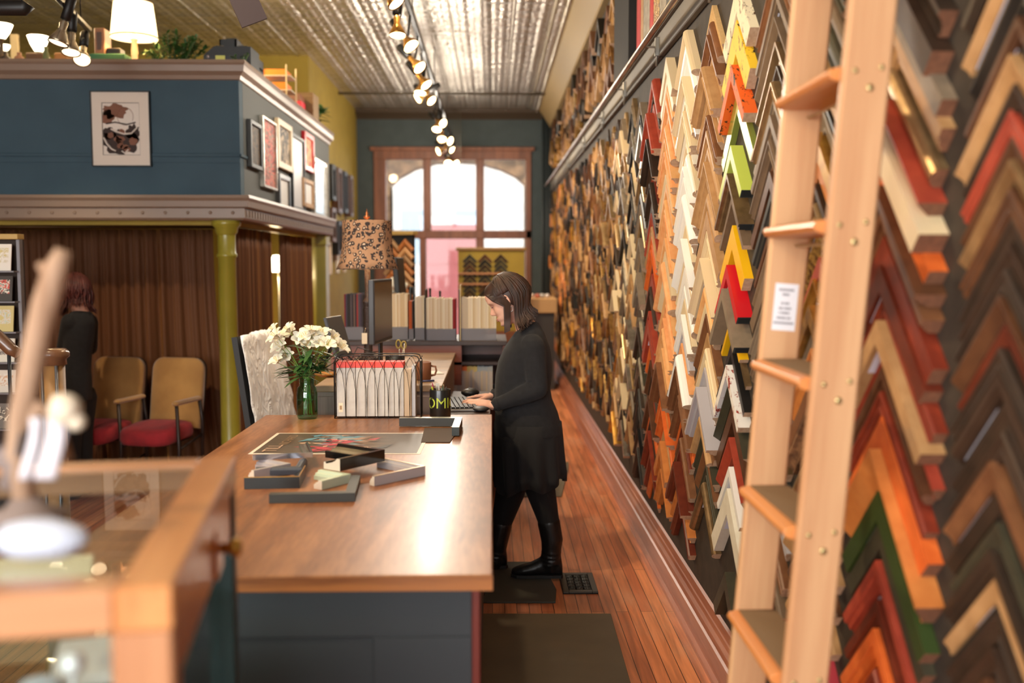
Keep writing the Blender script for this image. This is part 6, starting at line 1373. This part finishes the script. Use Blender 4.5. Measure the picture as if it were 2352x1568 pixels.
o = MB().box((-.08, -.07, 0), (.07, .07, .004)).build('paper_sheet', mat('paper_white', (222, 218, 212), .7)); p = at(985, 858, Z=HD); o.location = (p.x-.005, p.y+.02, HD+.0005); o.rotation_euler = (0, 0, .3); tag(o, 'loose white papers on the desk beside the brown mug', 'paper')
o = MB().tube([(-.03, 0, .006), (.03, .02, .006)], .005, 8).build('blue_pen', mat('blue_pen_m', (60, 66, 110), .4)); p = at(992, 878, Z=HD); o.location = (p.x-.02, p.y, HD+.0005); tag(o, 'dark blue pen lying on the desk near the mug', 'pen')
pc_ = at(905, 790, Y=5.15); t = thing('tool_caddy', (pc_.x, 5.2, HD+.0005), 'black wire desk caddy holding scissors beside the monitor', 'caddy')
MB().lathe([(0, 0), (.05, 0), (.05, .1), (.047, .1), (.047, .004), (0, .004)], 24).build('caddy_cup', M_BLK, t)
sc2 = thing('scissors', (pc_.x+.01, 5.2, HD+.06), 'grey and yellow handled scissors standing in the black caddy', 'scissors')
MB().tube([(.012*math.cos(a)+.008, 0, .1+.022*math.sin(a)) for a in [k*PI/8 for k in range(17)]], .004, 6).tube([(.012*math.cos(a)+.036, 0, .095+.02*math.sin(a)) for a in [k*PI/8 for k in range(17)]], .004, 6).build('handles', mat('scissor_yellow', (150, 130, 60), .5), sc2); MB().tube([(.012, 0, .078), (.018, 0, -.04)], .003, 6).tube([(.032, 0, .074), (.02, 0, -.04)], .003, 6).build('blades', MST, sc2)
o = MB().tube([(0, 0, 0), (.004, 0, .15)], .004, 8).build('silver_pen', MST); o.location = (pc_.x+.045, 5.2, HD+.012); tag(o, 'silver pen leaning in the black caddy', 'pen')
cb = MB(); rc = random.Random(2)
for k in range(4): cb.tube([(rc.uniform(-.1, .1), rc.uniform(-.04, .04), .004), (rc.uniform(-.1, .1), rc.uniform(-.04, .04), .06+.02*k), (rc.uniform(-.1, .1), rc.uniform(-.04, .04), .08), (rc.uniform(-.1, .1), 0, .004)], .003, 6)
o = cb.build('cable_tangle', M_BLK, weld=False); p = at(840, 815, Y=5.4); o.location = (p.x-.02, 5.5, HD+.0005); tag(o, 'tangle of black cables on the desk below the monitor', 'cable')
# dark monitor farther back, seen edge-on
p = at(948, 600, Y=7.7); t = thing('picture_frame', (p.x, 7.7, 0), 'large dark frame standing upright on an easel beyond the lamp', 'frame', None, math.radians(88))
z0, z1 = at(948, 688, Y=7.7).z, at(948, 590, Y=7.7).z; MB().box((-.2, -.02, z0), (.2, .02, z1), ch=.006, M=Matrix.Rotation(math.radians(-4), 4, 'X')).build('frame_board', mat('slate_frame'), t); MB().tube([(-.1, .06, 0), (0, .02, z0+.1)], .012, 6).tube([(.1, .06, 0), (0, .02, z0+.1)], .012, 6).tube([(0, -.15, 0), (0, .0, z0+.1)], .012, 6).build('easel', M_BLK, t)
# ================================================================== MAT BOARD RACK
YS = 6.95; zs1 = at(1000, 782, Y=YS-.3).z
M_RW = wood('red_brown_cabinet', (112, 56, 34), (150, 80, 50), 'X', 6, .35, .3)
xs0, xs1 = at(775, 785, Y=YS).x, .10
t = thing('sample_rack', (0, YS, 0), 'dark-shelved red wood rack filled with mat board samples behind the desk', 'rack')
MB().box((xs0, -.34, zs1-.03), (xs1, .3, zs1), ch=.003).build('top_shelf', M_DK, t)
MB().box((xs0+.02, -.30, zs1-.3), (at(1060, 800, Y=YS-.3).x, -.27, zs1-.03)).box((xs0, -.28, 0), (xs0+.03, .3, zs1-.03)).box((xs1-.03, -.28, 0), (xs1, .3, zs1-.03)).box((xs0, .27, 0), (xs1, .3, zs1-.03)).build('cabinet_body', M_RW, t)
zs2 = at(1070, 906, Y=YS-.3).z
MB().box((xs0+.03, -.3, zs2-.03), (xs1-.03, .27, zs2)).build('lower_shelf', M_DK, t); MB().box((xs0+.03, -.3, zs2+.2), (xs1-.03, .27, zs2+.22)).build('middle_shelf', M_DK, t)
cream = [(232, 216, 186), (238, 226, 202), (224, 204, 170), (230, 214, 190), (214, 190, 150)]; dark = [(52, 44, 52), (70, 60, 80), (120, 36, 40), (90, 80, 84), (150, 50, 50), (60, 64, 80), (110, 90, 80), (44, 40, 40)]
M_LOW = mat('grey_lower_part', (128, 128, 138), .6)  # grey tone for the lower part of each sample
def samples(px0, px1, pytop, Y, zbase, cols, label, group, wd=.0105, tilt=.0, low=.28, dep=.2, seed=0, tips=None):
    rr = random.Random(seed); a = at(px0, pytop, Y=Y); c = at(px1, pytop, Y=Y); n = max(1, int((c.x-a.x)/wd)); h = a.z-zbase
    for i in range(n):
        col = cols[rr.randrange(len(cols))] if not callable(cols) else cols(i, n)
        m = mat('mat_board_%d_%d_%d' % tuple(col), col, .75); hh = h*rr.uniform(.965, 1.0)
        o = MB().box((0, -.0, hh*low), (wd*.8, dep, hh), 0).box((0, 0, 0), (wd*.8, dep, hh*low), 1); tp = tips[int(i/n*len(tips))] if tips else None
        if tp: o.box((0, -.001, hh*(.78+.1*rr.random())), (wd*.8, dep*.5, hh+.001), 2)
        o = o.build('mat_board_sample', [m, M_LOW]+([mat('tip_%d_%d_%d' % tp, tp, .7)] if tp else [])); o.location = (a.x+i*wd, Y, zbase+.0006); o.rotation_euler = (0, tilt, 0)
        w0 = 'at the left end' if i == 0 else 'at the right end' if i == n-1 else '%s from the left' % ordinal(i) if i < 30 else 'near the right end'
        tag(o, '%s, %s' % (label, w0), 'mat board sample', group)
samples(790, 834, 674, YS-.22, zs1, dark, 'dark coloured mat sample in the leftmost rack bin', 'dark mat samples', seed=1)
samples(897, 937, 674, YS-.22, zs1, cream, 'cream mat sample in the bin right of the monitor', 'cream mat samples right of the monitor', seed=2)
samples(939, 951, 690, YS-.22, zs1, [(60, 50, 46), (190, 90, 40), (90, 30, 30), (50, 46, 44)], 'dark and orange mat sample in the narrow bin', 'narrow bin of dark mat samples', seed=3)
samples(953, 976, 680, YS-.24, zs1, cream, 'cream mat sample in the small middle bin', 'small bin of cream mat samples', seed=4)
samples(978, 1050, 684, YS-.3, zs1, lambda i, n: (150, 30, 36) if i >= n-2 else cream[i % 5], 'cream mat sample in the bin before the pink door', 'cream mat samples before the pink door', seed=5)
samples(1057, 1141, 682, YS-.3, zs1, lambda i, n: (196, 180, 158) if i < 5 else cream[(i*3) % 5], 'cream mat sample in the bin beside the face of the woman', 'cream mat samples beside the woman', seed=6)
samples(1014, 1132, 840, YS-.28, zs2, [(196, 190, 188), (206, 200, 196), (186, 186, 190), (210, 196, 176)], 'pale grey mat sample on the lower shelf', 'pale mat samples on the lower shelf', seed=7, low=.02, wd=.0115, tips=[(150, 160, 176), (200, 60, 56), (200, 60, 56), (224, 120, 60), (224, 120, 60), (210, 196, 130), (210, 196, 130), (170, 186, 200), (170, 186, 200), (180, 190, 196)])
for i, px in enumerate((975.5, 1053, 1056)):
    p = at(px, 665, Y=YS-.32); o = MB().box((0, 0, 0), (.005, .24, p.z-zs1+(.03 if i == 2 else 0)), ch=.001).build('rack_divider', mat('black_divider', (40, 32, 30), .5) if i < 2 else mat('cream_post', (226, 206, 160))); o.location = (p.x, YS-.32, zs1+.0005); tag(o, ['dark divider left of the main cream bin', 'dark divider right of the main cream bin', 'pale tall divider standing beside the right-hand bin'][i], 'divider')
# flowers and bottles on the far side of the rack
t = thing('hydrangea_vase', (at(912, 655, Y=8.3).x, 8.3, 0), 'cream hydrangea heads beyond the desk', 'flowers'); z_ = at(912, 655, Y=8.3).z
mb = MB(); rr = random.Random(9)
for k in range(46):
    a, b_ = rr.uniform(0, 2*PI), rr.uniform(-1, 1); q = math.sqrt(1-b_*b_); p = Vector((.075*q*math.cos(a), .06*q*math.sin(a), z_+.06*b_)); mb.ell(p, (.018, .014, .018), 6)
mb.build('blossom', mat('cream_petals', (232, 222, 196), .7), t, weld=False); MB().lathe([(0, 0), (.05, 0), (.05, .02), (.03, .05), (.03, z_-.12), (.05, z_-.06), (0, z_-.06)], 14).build('stand', M_BLK, t)
# ================================================================== FAR END OF THE SHOP
# small olive display board of chevrons in front of the shopfront
YF = 12.2; a = at(1052, 568, Y=YF); c = at(1204, 568, Y=YF); t = thing('sample_board', ((a.x+c.x)/2, YF, 0), 'olive wall board with three columns of small dark corner samples at the back', 'display board')
wd = (c.x-a.x)/2; zt = a.z; zb = at(1052, 760, Y=YF).z
MB().box((-wd, 0, zb), (wd, .05, zt-.03)).build('back_board', M_OLIVE, t); MB().box((-wd-.03, -.03, zt-.04), (wd+.03, .07, zt), ch=.008).build('cap_board', mat('dark_gold_cap', (140, 104, 50), .5), t); MB().box((-wd, -.01, 0), (-wd+.06, .04, zb)).box((wd-.06, -.01, 0), (wd, .04, zb)).build('legs', M_OLIVE, t)
for z in (at(1052, 628, Y=YF).z, at(1052, 652, Y=YF).z): MB().box((-wd, -.05, z-.012), (wd*.75, 0, z+.012), ch=.003).build('rail', mat('tan_rail', (176, 124, 84), .6), t)
kk = ['charcoal', 'espresso', 'walnut', 'black', 'darkbrown', 'olive']
RB = Matrix(((0, 1, 0, 0), (1, 0, 0, 0), (0, 0, 1, 0), (0, 0, 0, 1)))
for i, px in enumerate((1079, 1114, 1150)):
    for j in range(9):
        y = 583+j*11.5; p = at(px, y, Y=YF); ph, m = CK[kk[(i*2+j) % 6]]
        o = chev_mb(.034, .02, .125, 'slope').build('small_corner_sample', [m, m]); o.matrix_world = Matrix.Translation((p.x, YF-.001, p.z)) @ Matrix(((0, -1, 0, 0), (1, 0, 0, 0), (0, 0, 1, 0), (0, 0, 0, 1)))
        tag(o, 'small %s corner, %s from top in the %s column of the olive board' % (ph, ordinal(j), ['left', 'middle', 'right'][i]), 'frame sample', 'small corners on the olive board')
# framed wooden chevron stand left of it, partly behind the lamp
YG = 8.9; t = thing('chevron_stand', (at(922, 600, Y=YG).x, YG, 0), 'dark-framed stand of tan wooden chevrons behind the leopard lamp', 'display stand', None, -.5)
MB().box((-.16, 0, 0), (.12, .04, at(922, 535, Y=YG).z), ch=.004).build('back_panel', mat('black_board', (34, 31, 28)), t)
zt = at(922, 540, Y=YG).z; MB().box((-.18, -.03, zt), (.14, .06, zt+.035), ch=.006).build('cap', mat('gold_cap', (196, 160, 90), .45), t)
for j in range(10):
    for i in range(2):
        o = chev_mb(.04, .03, .13, 'round').build('chevron', [CK[['tan', 'honey', 'natural'][(i+j) % 3]][1], M_END], t); o.matrix_local = Matrix.Translation((-.09+i*.14, -.001, zt-.03-j*.07)) @ Matrix(((0, -1, 0, 0), (1, 0, 0, 0), (0, 0, 1, 0), (0, 0, 0, 1)))
# side counter at the back right, with clutter
t = thing('back_counter', (.57, 12.9, 0), 'tan counter against the sample wall at the far end', 'counter'); MB().box((-.3, -.4, .98), (.25, .5, 1.16), ch=.006).build('top_box', mat('tan_counter', (190, 150, 100), .6), t); MB().box((-.25, -.35, 0), (.22, .45, .98)).build('base', mat('dark_counter_base', (60, 56, 54), .6), t)
for i in range(7):
    o = MB().ell((0, 0, .028), (.03+.008*(i % 3), .03, .028), 10).build('small_ornament', mat('pale_ornament%d' % (i % 3), [(226, 214, 206), (206, 120, 100), (200, 196, 190)][i % 3], .5)); o.location = (.32+.065*i, 12.75+.05*(i % 2), 1.1605); tag(o, 'small pale trinket on the tan back counter, %s from the left' % (ordinal(i) if i else 'first'), 'ornament', 'trinkets on the back counter')
# bottles on the rack behind
for i, (px, py) in enumerate(((987, 662), (1010, 668))):
    p = at(px, py, Y=YS+.1); o = MB().lathe([(0, 0), (.016, 0), (.016, (p.z-zs1)*.75), (.007, (p.z-zs1)*.85), (.009, p.z-zs1), (0, p.z-zs1)], 14).build('bottle', mat('dark_bottle', (30, 34, 34), .25)); o.location = (p.x, YS+.14, zs1+.0005); tag(o, 'dark bottle standing behind the cream mat samples, %s' % ['left one', 'right one'][i], 'bottle')
# crinkled foil-wrapped board leaning left of the counter
fa, fb_, fc, fd = at(552, 772, Y=5.25), at(648, 760, Y=5.95), at(700, 1080, Y=5.9), at(602, 1090, Y=5.2)
mb = MB(); vs = []; rr = random.Random(6); N = 26; Mv = 34
nrm = (fb_-fa).cross(fd-fa).normalized()
if nrm.y > 0: nrm = -nrm
bot_a = fd+(fd-fa)*((fd.z-.02)/(fa.z-fd.z)); bot_b = fc+(fc-fb_)*((fc.z-.02)/(fb_.z-fc.z))
grid = []
for j in range(Mv+1):
    v = j/Mv
    for i in range(N+1):
        u = i/N; p = (fa.lerp(fb_, u)).lerp(bot_a.lerp(bot_b, u), v); cr = .006*math.sin(u*9+v*31+math.sin(v*17)*2)*math.sin(u*13-v*7)+.005*math.sin(u*17+v*3)
        if j == 0: p = p+Vector((0, 0, .02*math.sin(u*PI)+rr.uniform(-.004, .004)))
        grid.append(p+nrm*cr)
fs = [(j*(N+1)+i, j*(N+1)+i+1, (j+1)*(N+1)+i+1, (j+1)*(N+1)+i) for j in range(Mv) for i in range(N)]
t = thing('wrapped_board', (0, 0, 0), 'large board wrapped in crinkled silvery plastic leaning behind the counter', 'board')
m, nt, b_ = _new('silver_wrap'); b_.inputs['Base Color'].default_value = lin((252, 251, 250)); b_.inputs['Roughness'].default_value = .3; b_.inputs['Metallic'].default_value = 0; MATS['silver_wrap'] = m
_tc = nd(nt, 'ShaderNodeTexCoord'); _mp = nd(nt, 'ShaderNodeMapping'); _mp.inputs['Scale'].default_value = (1, 1, .45); nt.links.new(_tc.outputs['Object'], _mp.inputs[0])
_n = nd(nt, 'ShaderNodeTexNoise', noise_dimensions='3D'); _n.inputs['Scale'].default_value = 13; _n.inputs['Detail'].default_value = 5; _n.inputs['Distortion'].default_value = 2.5; nt.links.new(_mp.outputs[0], _n.inputs['Vector'])
_b = nd(nt, 'ShaderNodeBump'); _b.inputs['Strength'].default_value = 1; _b.inputs['Distance'].default_value = .025; nt.links.new(_n.outputs[0], _b.inputs['Height']); nt.links.new(_b.outputs[0], b_.inputs['Normal'])
o = mb.add(grid, fs, 0, True).build('wrapping', m, t, weld=False); so = o.modifiers.new('thickness', 'SOLIDIFY'); so.thickness = .003
b = MB(); off = -nrm*.02
b.add([fa+off, fb_+off, bot_b+off, bot_a+off, fa+off*2.5, fb_+off*2.5, bot_b+off*2.5, bot_a+off*2.5], [(0, 1, 2, 3), (7, 6, 5, 4), (0, 4, 5, 1), (1, 5, 6, 2), (2, 6, 7, 3), (3, 7, 4, 0)]); b.build('board', M_BLK, t)
# ================================================================== GLASS-TOPPED DISPLAY CASE, NEAREST THE CAMERA
HC = 1.25; cN = at(396, 1344, Z=HC); RZ = math.radians(9.1)
cs = thing('display_case', (cN.x, cN.y, 0), 'orange-brown wooden display case with a glass top, nearest the camera', 'display case', None, RZ)
M_OAK = wood('honey_case_oak', (190, 122, 66), (212, 146, 86), 'Y', 7, .4, .25); M_OAKX = wood('honey_case_oak_x', (176, 120, 78), (196, 140, 96), 'X', 7, .4, .25); M_OAKZ = wood('honey_case_oak_z', (172, 116, 76), (192, 138, 96), 'Z', 7, .45, .2)
LX, LY = 1.15, .74; bw, bh = .062, .05
MB().box((-bw, 0, HC-bh), (0, LY, HC), ch=.003).build('top_rail', M_OAK, cs); MB().box((-LX, 0, HC-bh), (-LX+bw, LY, HC), ch=.003).build('top_rail', M_OAK, cs)
MB().box((-LX+bw, 0, HC-bh), (-bw, .05, HC), ch=.003).build('top_rail', M_OAKX, cs); MB().box((-LX+bw, LY-.05, HC-bh), (-bw, LY, HC), ch=.003).build('top_rail', M_OAKX, cs)
for x0, y0 in ((-.066, .004), (-LX+.002, .004)): MB().box((x0, y0, 0), (x0+.064, y0+.055, HC-bh), ch=.003).build('corner_post', M_OAKZ, cs)
M_TP = mat('dark_teal_post', (26, 48, 52), .5)
for x0, y0 in ((-.05, LY-.06), (-LX+.002, LY-.06)): MB().box((x0, y0, 0), (x0+.048, y0+.055, HC-bh), ch=.003).build('back_post', M_TP, cs)
M_CG = glass('case_glass', (246, 250, 248), a=0)
MB().box((-LX+bw, .05, HC-.012), (-bw, LY-.05, HC-.006)).build('glass_top', M_CG, cs)
MB().box((-LX+.07, .02, .82), (-.07, .026, HC-bh)).build('front_glass', M_CG, cs); MB().box((-.03, .06, .82), (-.024, LY-.06, HC-bh-.08)).build('side_glass', M_CG, cs)
MB().box((-LX+.01, .03, .78), (-.03, LY-.02, .81)).build('case_floor', mat('dark_felt', (60, 48, 36), .95), cs); MB().box((-LX+.01, .02, .0), (-.01, LY-.01, .78), ch=.003).build('base_cabinet', mat('dark_walnut_base', (74, 46, 30), .5), cs)
shz = 1.03; MB().box((-LX+.02, .06, shz-.006), (-.035, LY-.06, shz)).build('glass_shelf', glass('shelf_glass', (214, 236, 226), a=.1), cs)
o = MB().lathe([(0, 0), (.008, 0), (.008, .012), (.015, .02), (.014, .03), (0, .034)], 18, M=Matrix.Translation((-.0, .46, HC-.09)) @ Matrix.Rotation(PI/2, 4, 'Y')).box((-.006, .42, HC-.13), (0, .5, HC-.05), 1, ch=.002).build('knob', [MATS['brass'], MATS['honey_case_oak']], cs); o['label'] = 'round brass knob'
MB().box((-.03, .06, HC-bh-.08), (-.006, LY-.06, HC-bh), ch=.002).build('side_panel', M_OAK, cs)
CM = Matrix.Translation((cN.x, cN.y, 0)) @ Matrix.Rotation(RZ, 4, 'Z')
def inC(x, y, z): return CM @ Vector((x, y, z))
def put(mb, name, m, x, y, z, label, cat, rz=0, grp=None):
    o = mb.build(name, m); o.location = inC(x, y, z); o.rotation_euler = (0, 0, RZ+rz); return tag(o, label, cat, grp)
put(MB().box((-.08, -.001, 0), (.08, .004, .1), ch=.001, M=Matrix.Rotation(-.5, 4, 'X')), 'greeting_card', mat('beige_card', (216, 196, 160), .7), -.3, .56, shz+.001, 'beige printed card propped at the back inside the glass case', 'card')
put(MB().box((-.05, -.09, 0), (.05, .09, .004)).box((-.03, -.07, .004), (.03, .03, .006)), 'paper_pad', mat('cool_white_paper', (222, 228, 236), .6), -.17, .36, shz+.001, 'cool white paper pad lying inside the case by the right rail', 'paper', .15)
put(MB().box((-.035, -.05, 0), (.035, .05, .03), ch=.003), 'gift_box', mat('pale_blue_box', (190, 206, 226), .6), -.2, .16, shz+.001, 'pale blue gift box inside the case near the front', 'box', .3)
put(MB().lathe([(0, 0), (.016, 0), (.018, .02), (.008, .04), (.008, .06), (0, .06)], 14), 'glass_bottle', mat('emerald_glass', (40, 150, 90), .1, trans=.6), -.265, .2, shz+.001, 'small emerald green bottle inside the glass case', 'bottle')
put(MB().tube([(.02*math.cos(a), 0, .022+.02*math.sin(a)) for a in [k*PI/12 for k in range(25)]], .003, 8).box((-.02, -.008, 0), (.004, .008, .012)), 'gold_ring_stand', mat('bright_gold', (230, 190, 110), .15, .95), -.3, .26, shz+.001, 'bright gold ring ornament standing inside the case', 'ornament')
put(MB().ell((0, 0, .012), (.03, .022, .012), 14), 'pebble_ornament', mat('blue_white_stone', (190, 204, 224), .35), -.21, .26, shz+.001, 'smooth bluish white stone inside the case', 'stone')
for i, (x, y, c, s, nm) in enumerate([(-.42, .3, (120, 90, 60), .035, 'brown'), (-.48, .5, (70, 60, 40), .04, 'dark olive'), (-.55, .22, (160, 120, 90), .03, 'tan'), (-.62, .42, (60, 76, 60), .035, 'dark green'), (-.36, .44, (46, 84, 60), .022, 'small green'), (-.7, .3, (150, 140, 130), .035, 'grey')]):
    put(MB().box((-s, -s*.7, 0), (s, s*.7, s*1.3), ch=.004).box((-s*1.05, -s*.75, s*1.0), (s*1.05, s*.75, s*1.35), ch=.003), 'trinket_box', mat('trinket%d' % i, c, .5), x, y, shz+.001, '%s lidded trinket box on the glass shelf of the case' % nm, 'box', i*.4, 'trinket boxes inside the glass case')
for i, (x, y, c) in enumerate([(-.12, .3, (190, 150, 60)), (-.22, .2, (230, 220, 170)), (-.4, .16, (120, 130, 60)), (-.33, .4, (200, 160, 110)), (-.52, .12, (220, 210, 200))]):
    put(MB().lathe([(0, 0), (.03, 0), (.04, .03), (.03, .06), (.012, .08), (.014, .1), (0, .1)], 18), 'small_vase', mat('glazed_vase%d' % i, c, .2, coat=.5), x, y, .811, '%s glazed vase on the floor of the glass case' % ['mustard', 'ivory', 'moss green', 'sand', 'pale pink'][i], 'vase', 0, 'glazed vases on the floor of the case')
for i, (x, y, c) in enumerate([(-.14, .14, (226, 230, 236)), (-.6, .1, (200, 180, 120))]): put(MB().tube([(0, 0, .0), (0, 0, .07)], .004, 6).ell((0, 0, .085), (.016, .016, .016), 12), 'glass_bead_pin', mat('bead%d' % i, c, .08, .2), x, y, shz+.001, 'shiny %s bead on a pin inside the case' % ['white', 'gold'][i], 'ornament')
# ---- driftwood arrangement standing on the case
def CW(px, py, Y): return at(px, py, Y=Y)
Yd = 1.36; M_DW = wood('driftwood', (150, 116, 90), (186, 154, 128), 'Z', 14, .8); zt_ = HC+.0005
bs = CW(62, 1180, Yd); bs.z = zt_
vz = thing('wood_sculpture', (bs.x, bs.y, zt_), 'weathered driftwood branch with cream pompoms and white paper strips on the case', 'decoration')
def rel(px, py, Y=Yd): return at(px, py, Y=Y)-Vector((bs.x, bs.y, zt_))
MB().tube([Vector((0, 0, .012)), rel(40, 1040), rel(48, 960), rel(78, 820), rel(105, 700), rel(128, 620), rel(146, 575)], [.016, .015, .016, .0175, .018, .0165, .011], 12).build('branch', M_DW, vz)
MB().tube([rel(118, 650), rel(102, 618), rel(92, 604)], [.01, .008, .006], 8).build('twig', M_DW, vz); MB().tube([rel(40, 1000), rel(92, 930), rel(128, 965), rel(150, 1060)], [.011, .01, .010, .012], 8).build('twig', M_DW, vz)
MB().tube([rel(0, 1060), rel(60, 990), rel(20, 1120)], [.018, .016, .014], 8).build('twig', mat('grey_driftwood', (140, 124, 118), .8), vz)
for px, py, r in ((150, 940, .021), (176, 968, .012), (140, 925, .013)):
    MB().ell(rel(px, py, 1.3), (r, r, r), 14).build('pompom', mat('cream_felt', (236, 220, 196), .9, bump=.8, bs=200), vz)
for x0, x1 in ((72, 60), (112, 96), (128, 118)):
    a, c = rel(x0+10, 960, 1.31), rel(x1, 1100, 1.31); mb = MB(); vs = []
    for k in range(7):
        f = k/6; p = a.lerp(c, f)+Vector((0, .006*math.sin(f*5), 0)); vs += [p+Vector((-.008, 0, 0)), p+Vector((.008, .003, 0))]
    o = mb.add(vs, [(2*k, 2*k+1, 2*k+3, 2*k+2) for k in range(6)], 0, True).build('paper_strip', mat('white_strip', (212, 206, 214), .6), vz, weld=False); s = o.modifiers.new('thickness', 'SOLIDIFY'); s.thickness = .001
MB().lathe([(0, 0), (.05, 0), (.055, .006), (.03, .014), (.018, .03), (0, .03)], 24).build('foot', mat('grey_driftwood'), vz)
# white tissue parcel beside it
p = at(66, 1295, Z=HC); mb = MB(); rr = random.Random(4); rings = []
for k in range(9):
    t_ = k/8; r = .045*math.sin(PI*(.12+.85*t_))**.5; rings.append([((r*(1+rr.uniform(-.12, .12)))*math.cos(a)*1.25, r*(1+rr.uniform(-.12, .12))*math.sin(a)*.6, t_*.045) for a in [2*PI*j/18 for j in range(18)]])
o = mb.loft(rings).build('tissue_parcel', mat('blue_white_tissue', (200, 206, 222), .5)); o.location = (p.x, p.y+.03, HC+.0005); tag(o, 'crumpled bluish white tissue parcel lying on the glass case top', 'parcel')
# ================================================================== CARD RACK AND STAIR RAIL AT THE LEFT EDGE
YR = 5.6; x1 = at(50, 700, Y=YR).x; zt = at(30, 537, Y=YR).z
t = thing('card_rack', (x1-.3, YR, 0), 'tall brass-topped greeting card rack at the left edge of the shop', 'rack')
M_CR = mat('grey_acrylic_post', (136, 132, 134), .3, .3)
MB().box((-.3, -.02, zt-.03), (.3, .06, zt), ch=.003).build('top_bar', mat('gold_cap', (196, 160, 90)), t)
for x in (-.29, .0, .29): MB().box((x-.01, 0, 0), (x+.01, .04, zt-.03), ch=.002).build('upright', M_CR, t)
MB().box((-.3, .045, .1), (.3, .055, zt-.03)).build('back_panel', mat('dim_brown_panel', (58, 40, 28), .7), t); MB().box((-.3, -.08, 0), (.3, .1, .04)).build('base', M_BLK, t)
rr = random.Random(14); yrows = (622, 692, 762, 832, 902, 985)
cc = [[(236, 222, 196), (240, 230, 214)], [(226, 214, 190), (72, 64, 56)], [(220, 96, 80), (216, 196, 130)], [(206, 210, 190), (230, 220, 200)], [(196, 186, 170), (226, 214, 196)], [(214, 170, 130), (120, 110, 100)]]
for k, py in enumerate(yrows):
    z = at(30, py, Y=YR-.05).z; MB().box((-.29, -.06, z-.008), (.29, .045, z)).build('card_shelf', M_CR, t)
    for j in range(4):
        h = rr.uniform(.12, .15); c = cc[k][j % 2]; x = x1-.3-.27+j*.138
        o = MB().box((0, -.003, 0), (.12, .003, h)).box((.015, -.0036, h*.3), (.105, -.003, h*.85), 1).build('greeting_card', [mat('card_%d_%d' % (k, j % 2), c, .6), art_mat('card_art_%d' % k, [c, cc[(k+1) % 6][0], cc[(k+2) % 6][1], c], 30, k)])
        o.location = (x, YR-.035, z+.001); o.rotation_euler = (math.radians(-9), 0, 0)
        tag(o, '%s card from the right on the %s shelf of the card rack' % (['fourth', 'third', 'second', 'first'][j], ['top', 'second', 'third', 'fourth', 'fifth', 'lowest'][k]), 'card', 'greeting cards in the rack')
YN_ = 3.7; p = at(118, 800, Y=YN_); t = thing('newel_post', (p.x, YN_, 0), 'round capped brown newel post behind the driftwood branch', 'post')
zt = p.z; MB().lathe([(0, zt), (.05, zt-.002), (.062, zt-.014), (.062, zt-.03), (.05, zt-.04), (.052, zt-.06), (0, zt-.06)], 32).build('cap', mat('brown_gloss_cap', (110, 74, 50), .3, coat=.5), t)
MB().lathe([(0, 0), (.06, 0), (.06, .1), (.045, .12), (.045, zt-.06), (0, zt-.06)], 32).build('post_body', mat('amber_oak_post', (150, 108, 62), .45), t)
for a in (-.4, .7): MB().tube([(.047*math.sin(a), -.047*math.cos(a), .1), (.047*math.sin(a), -.047*math.cos(a), zt-.06)], .006, 8).build('steel_strip', mat('steel_strip_m', (120, 120, 122), .35, .7), t)
t = thing('stair_handrail', (at(20, 790, Y=4.3).x, 4.3, 0), 'brown wooden handrail with thin steel posts at the left edge', 'handrail')
a = [at(-60, 720, Y=4.3), at(0, 778, Y=4.3), at(25, 802, Y=4.3), at(42, 812, Y=4.3)]; o_ = Vector(t.location)
MB().tube([q-o_ for q in a], [.028, .028, .028, .022], 14).build('rail', mat('brown_gloss_cap'), t)
for px in (20, -30): q = at(px, 800, Y=4.3)-o_; MB().tube([(q.x, 0, 0), (q.x, 0, q.z-.0)], .008, 8).build('baluster', mat('grey_steel_post', (70, 72, 74), .4, .6), t)
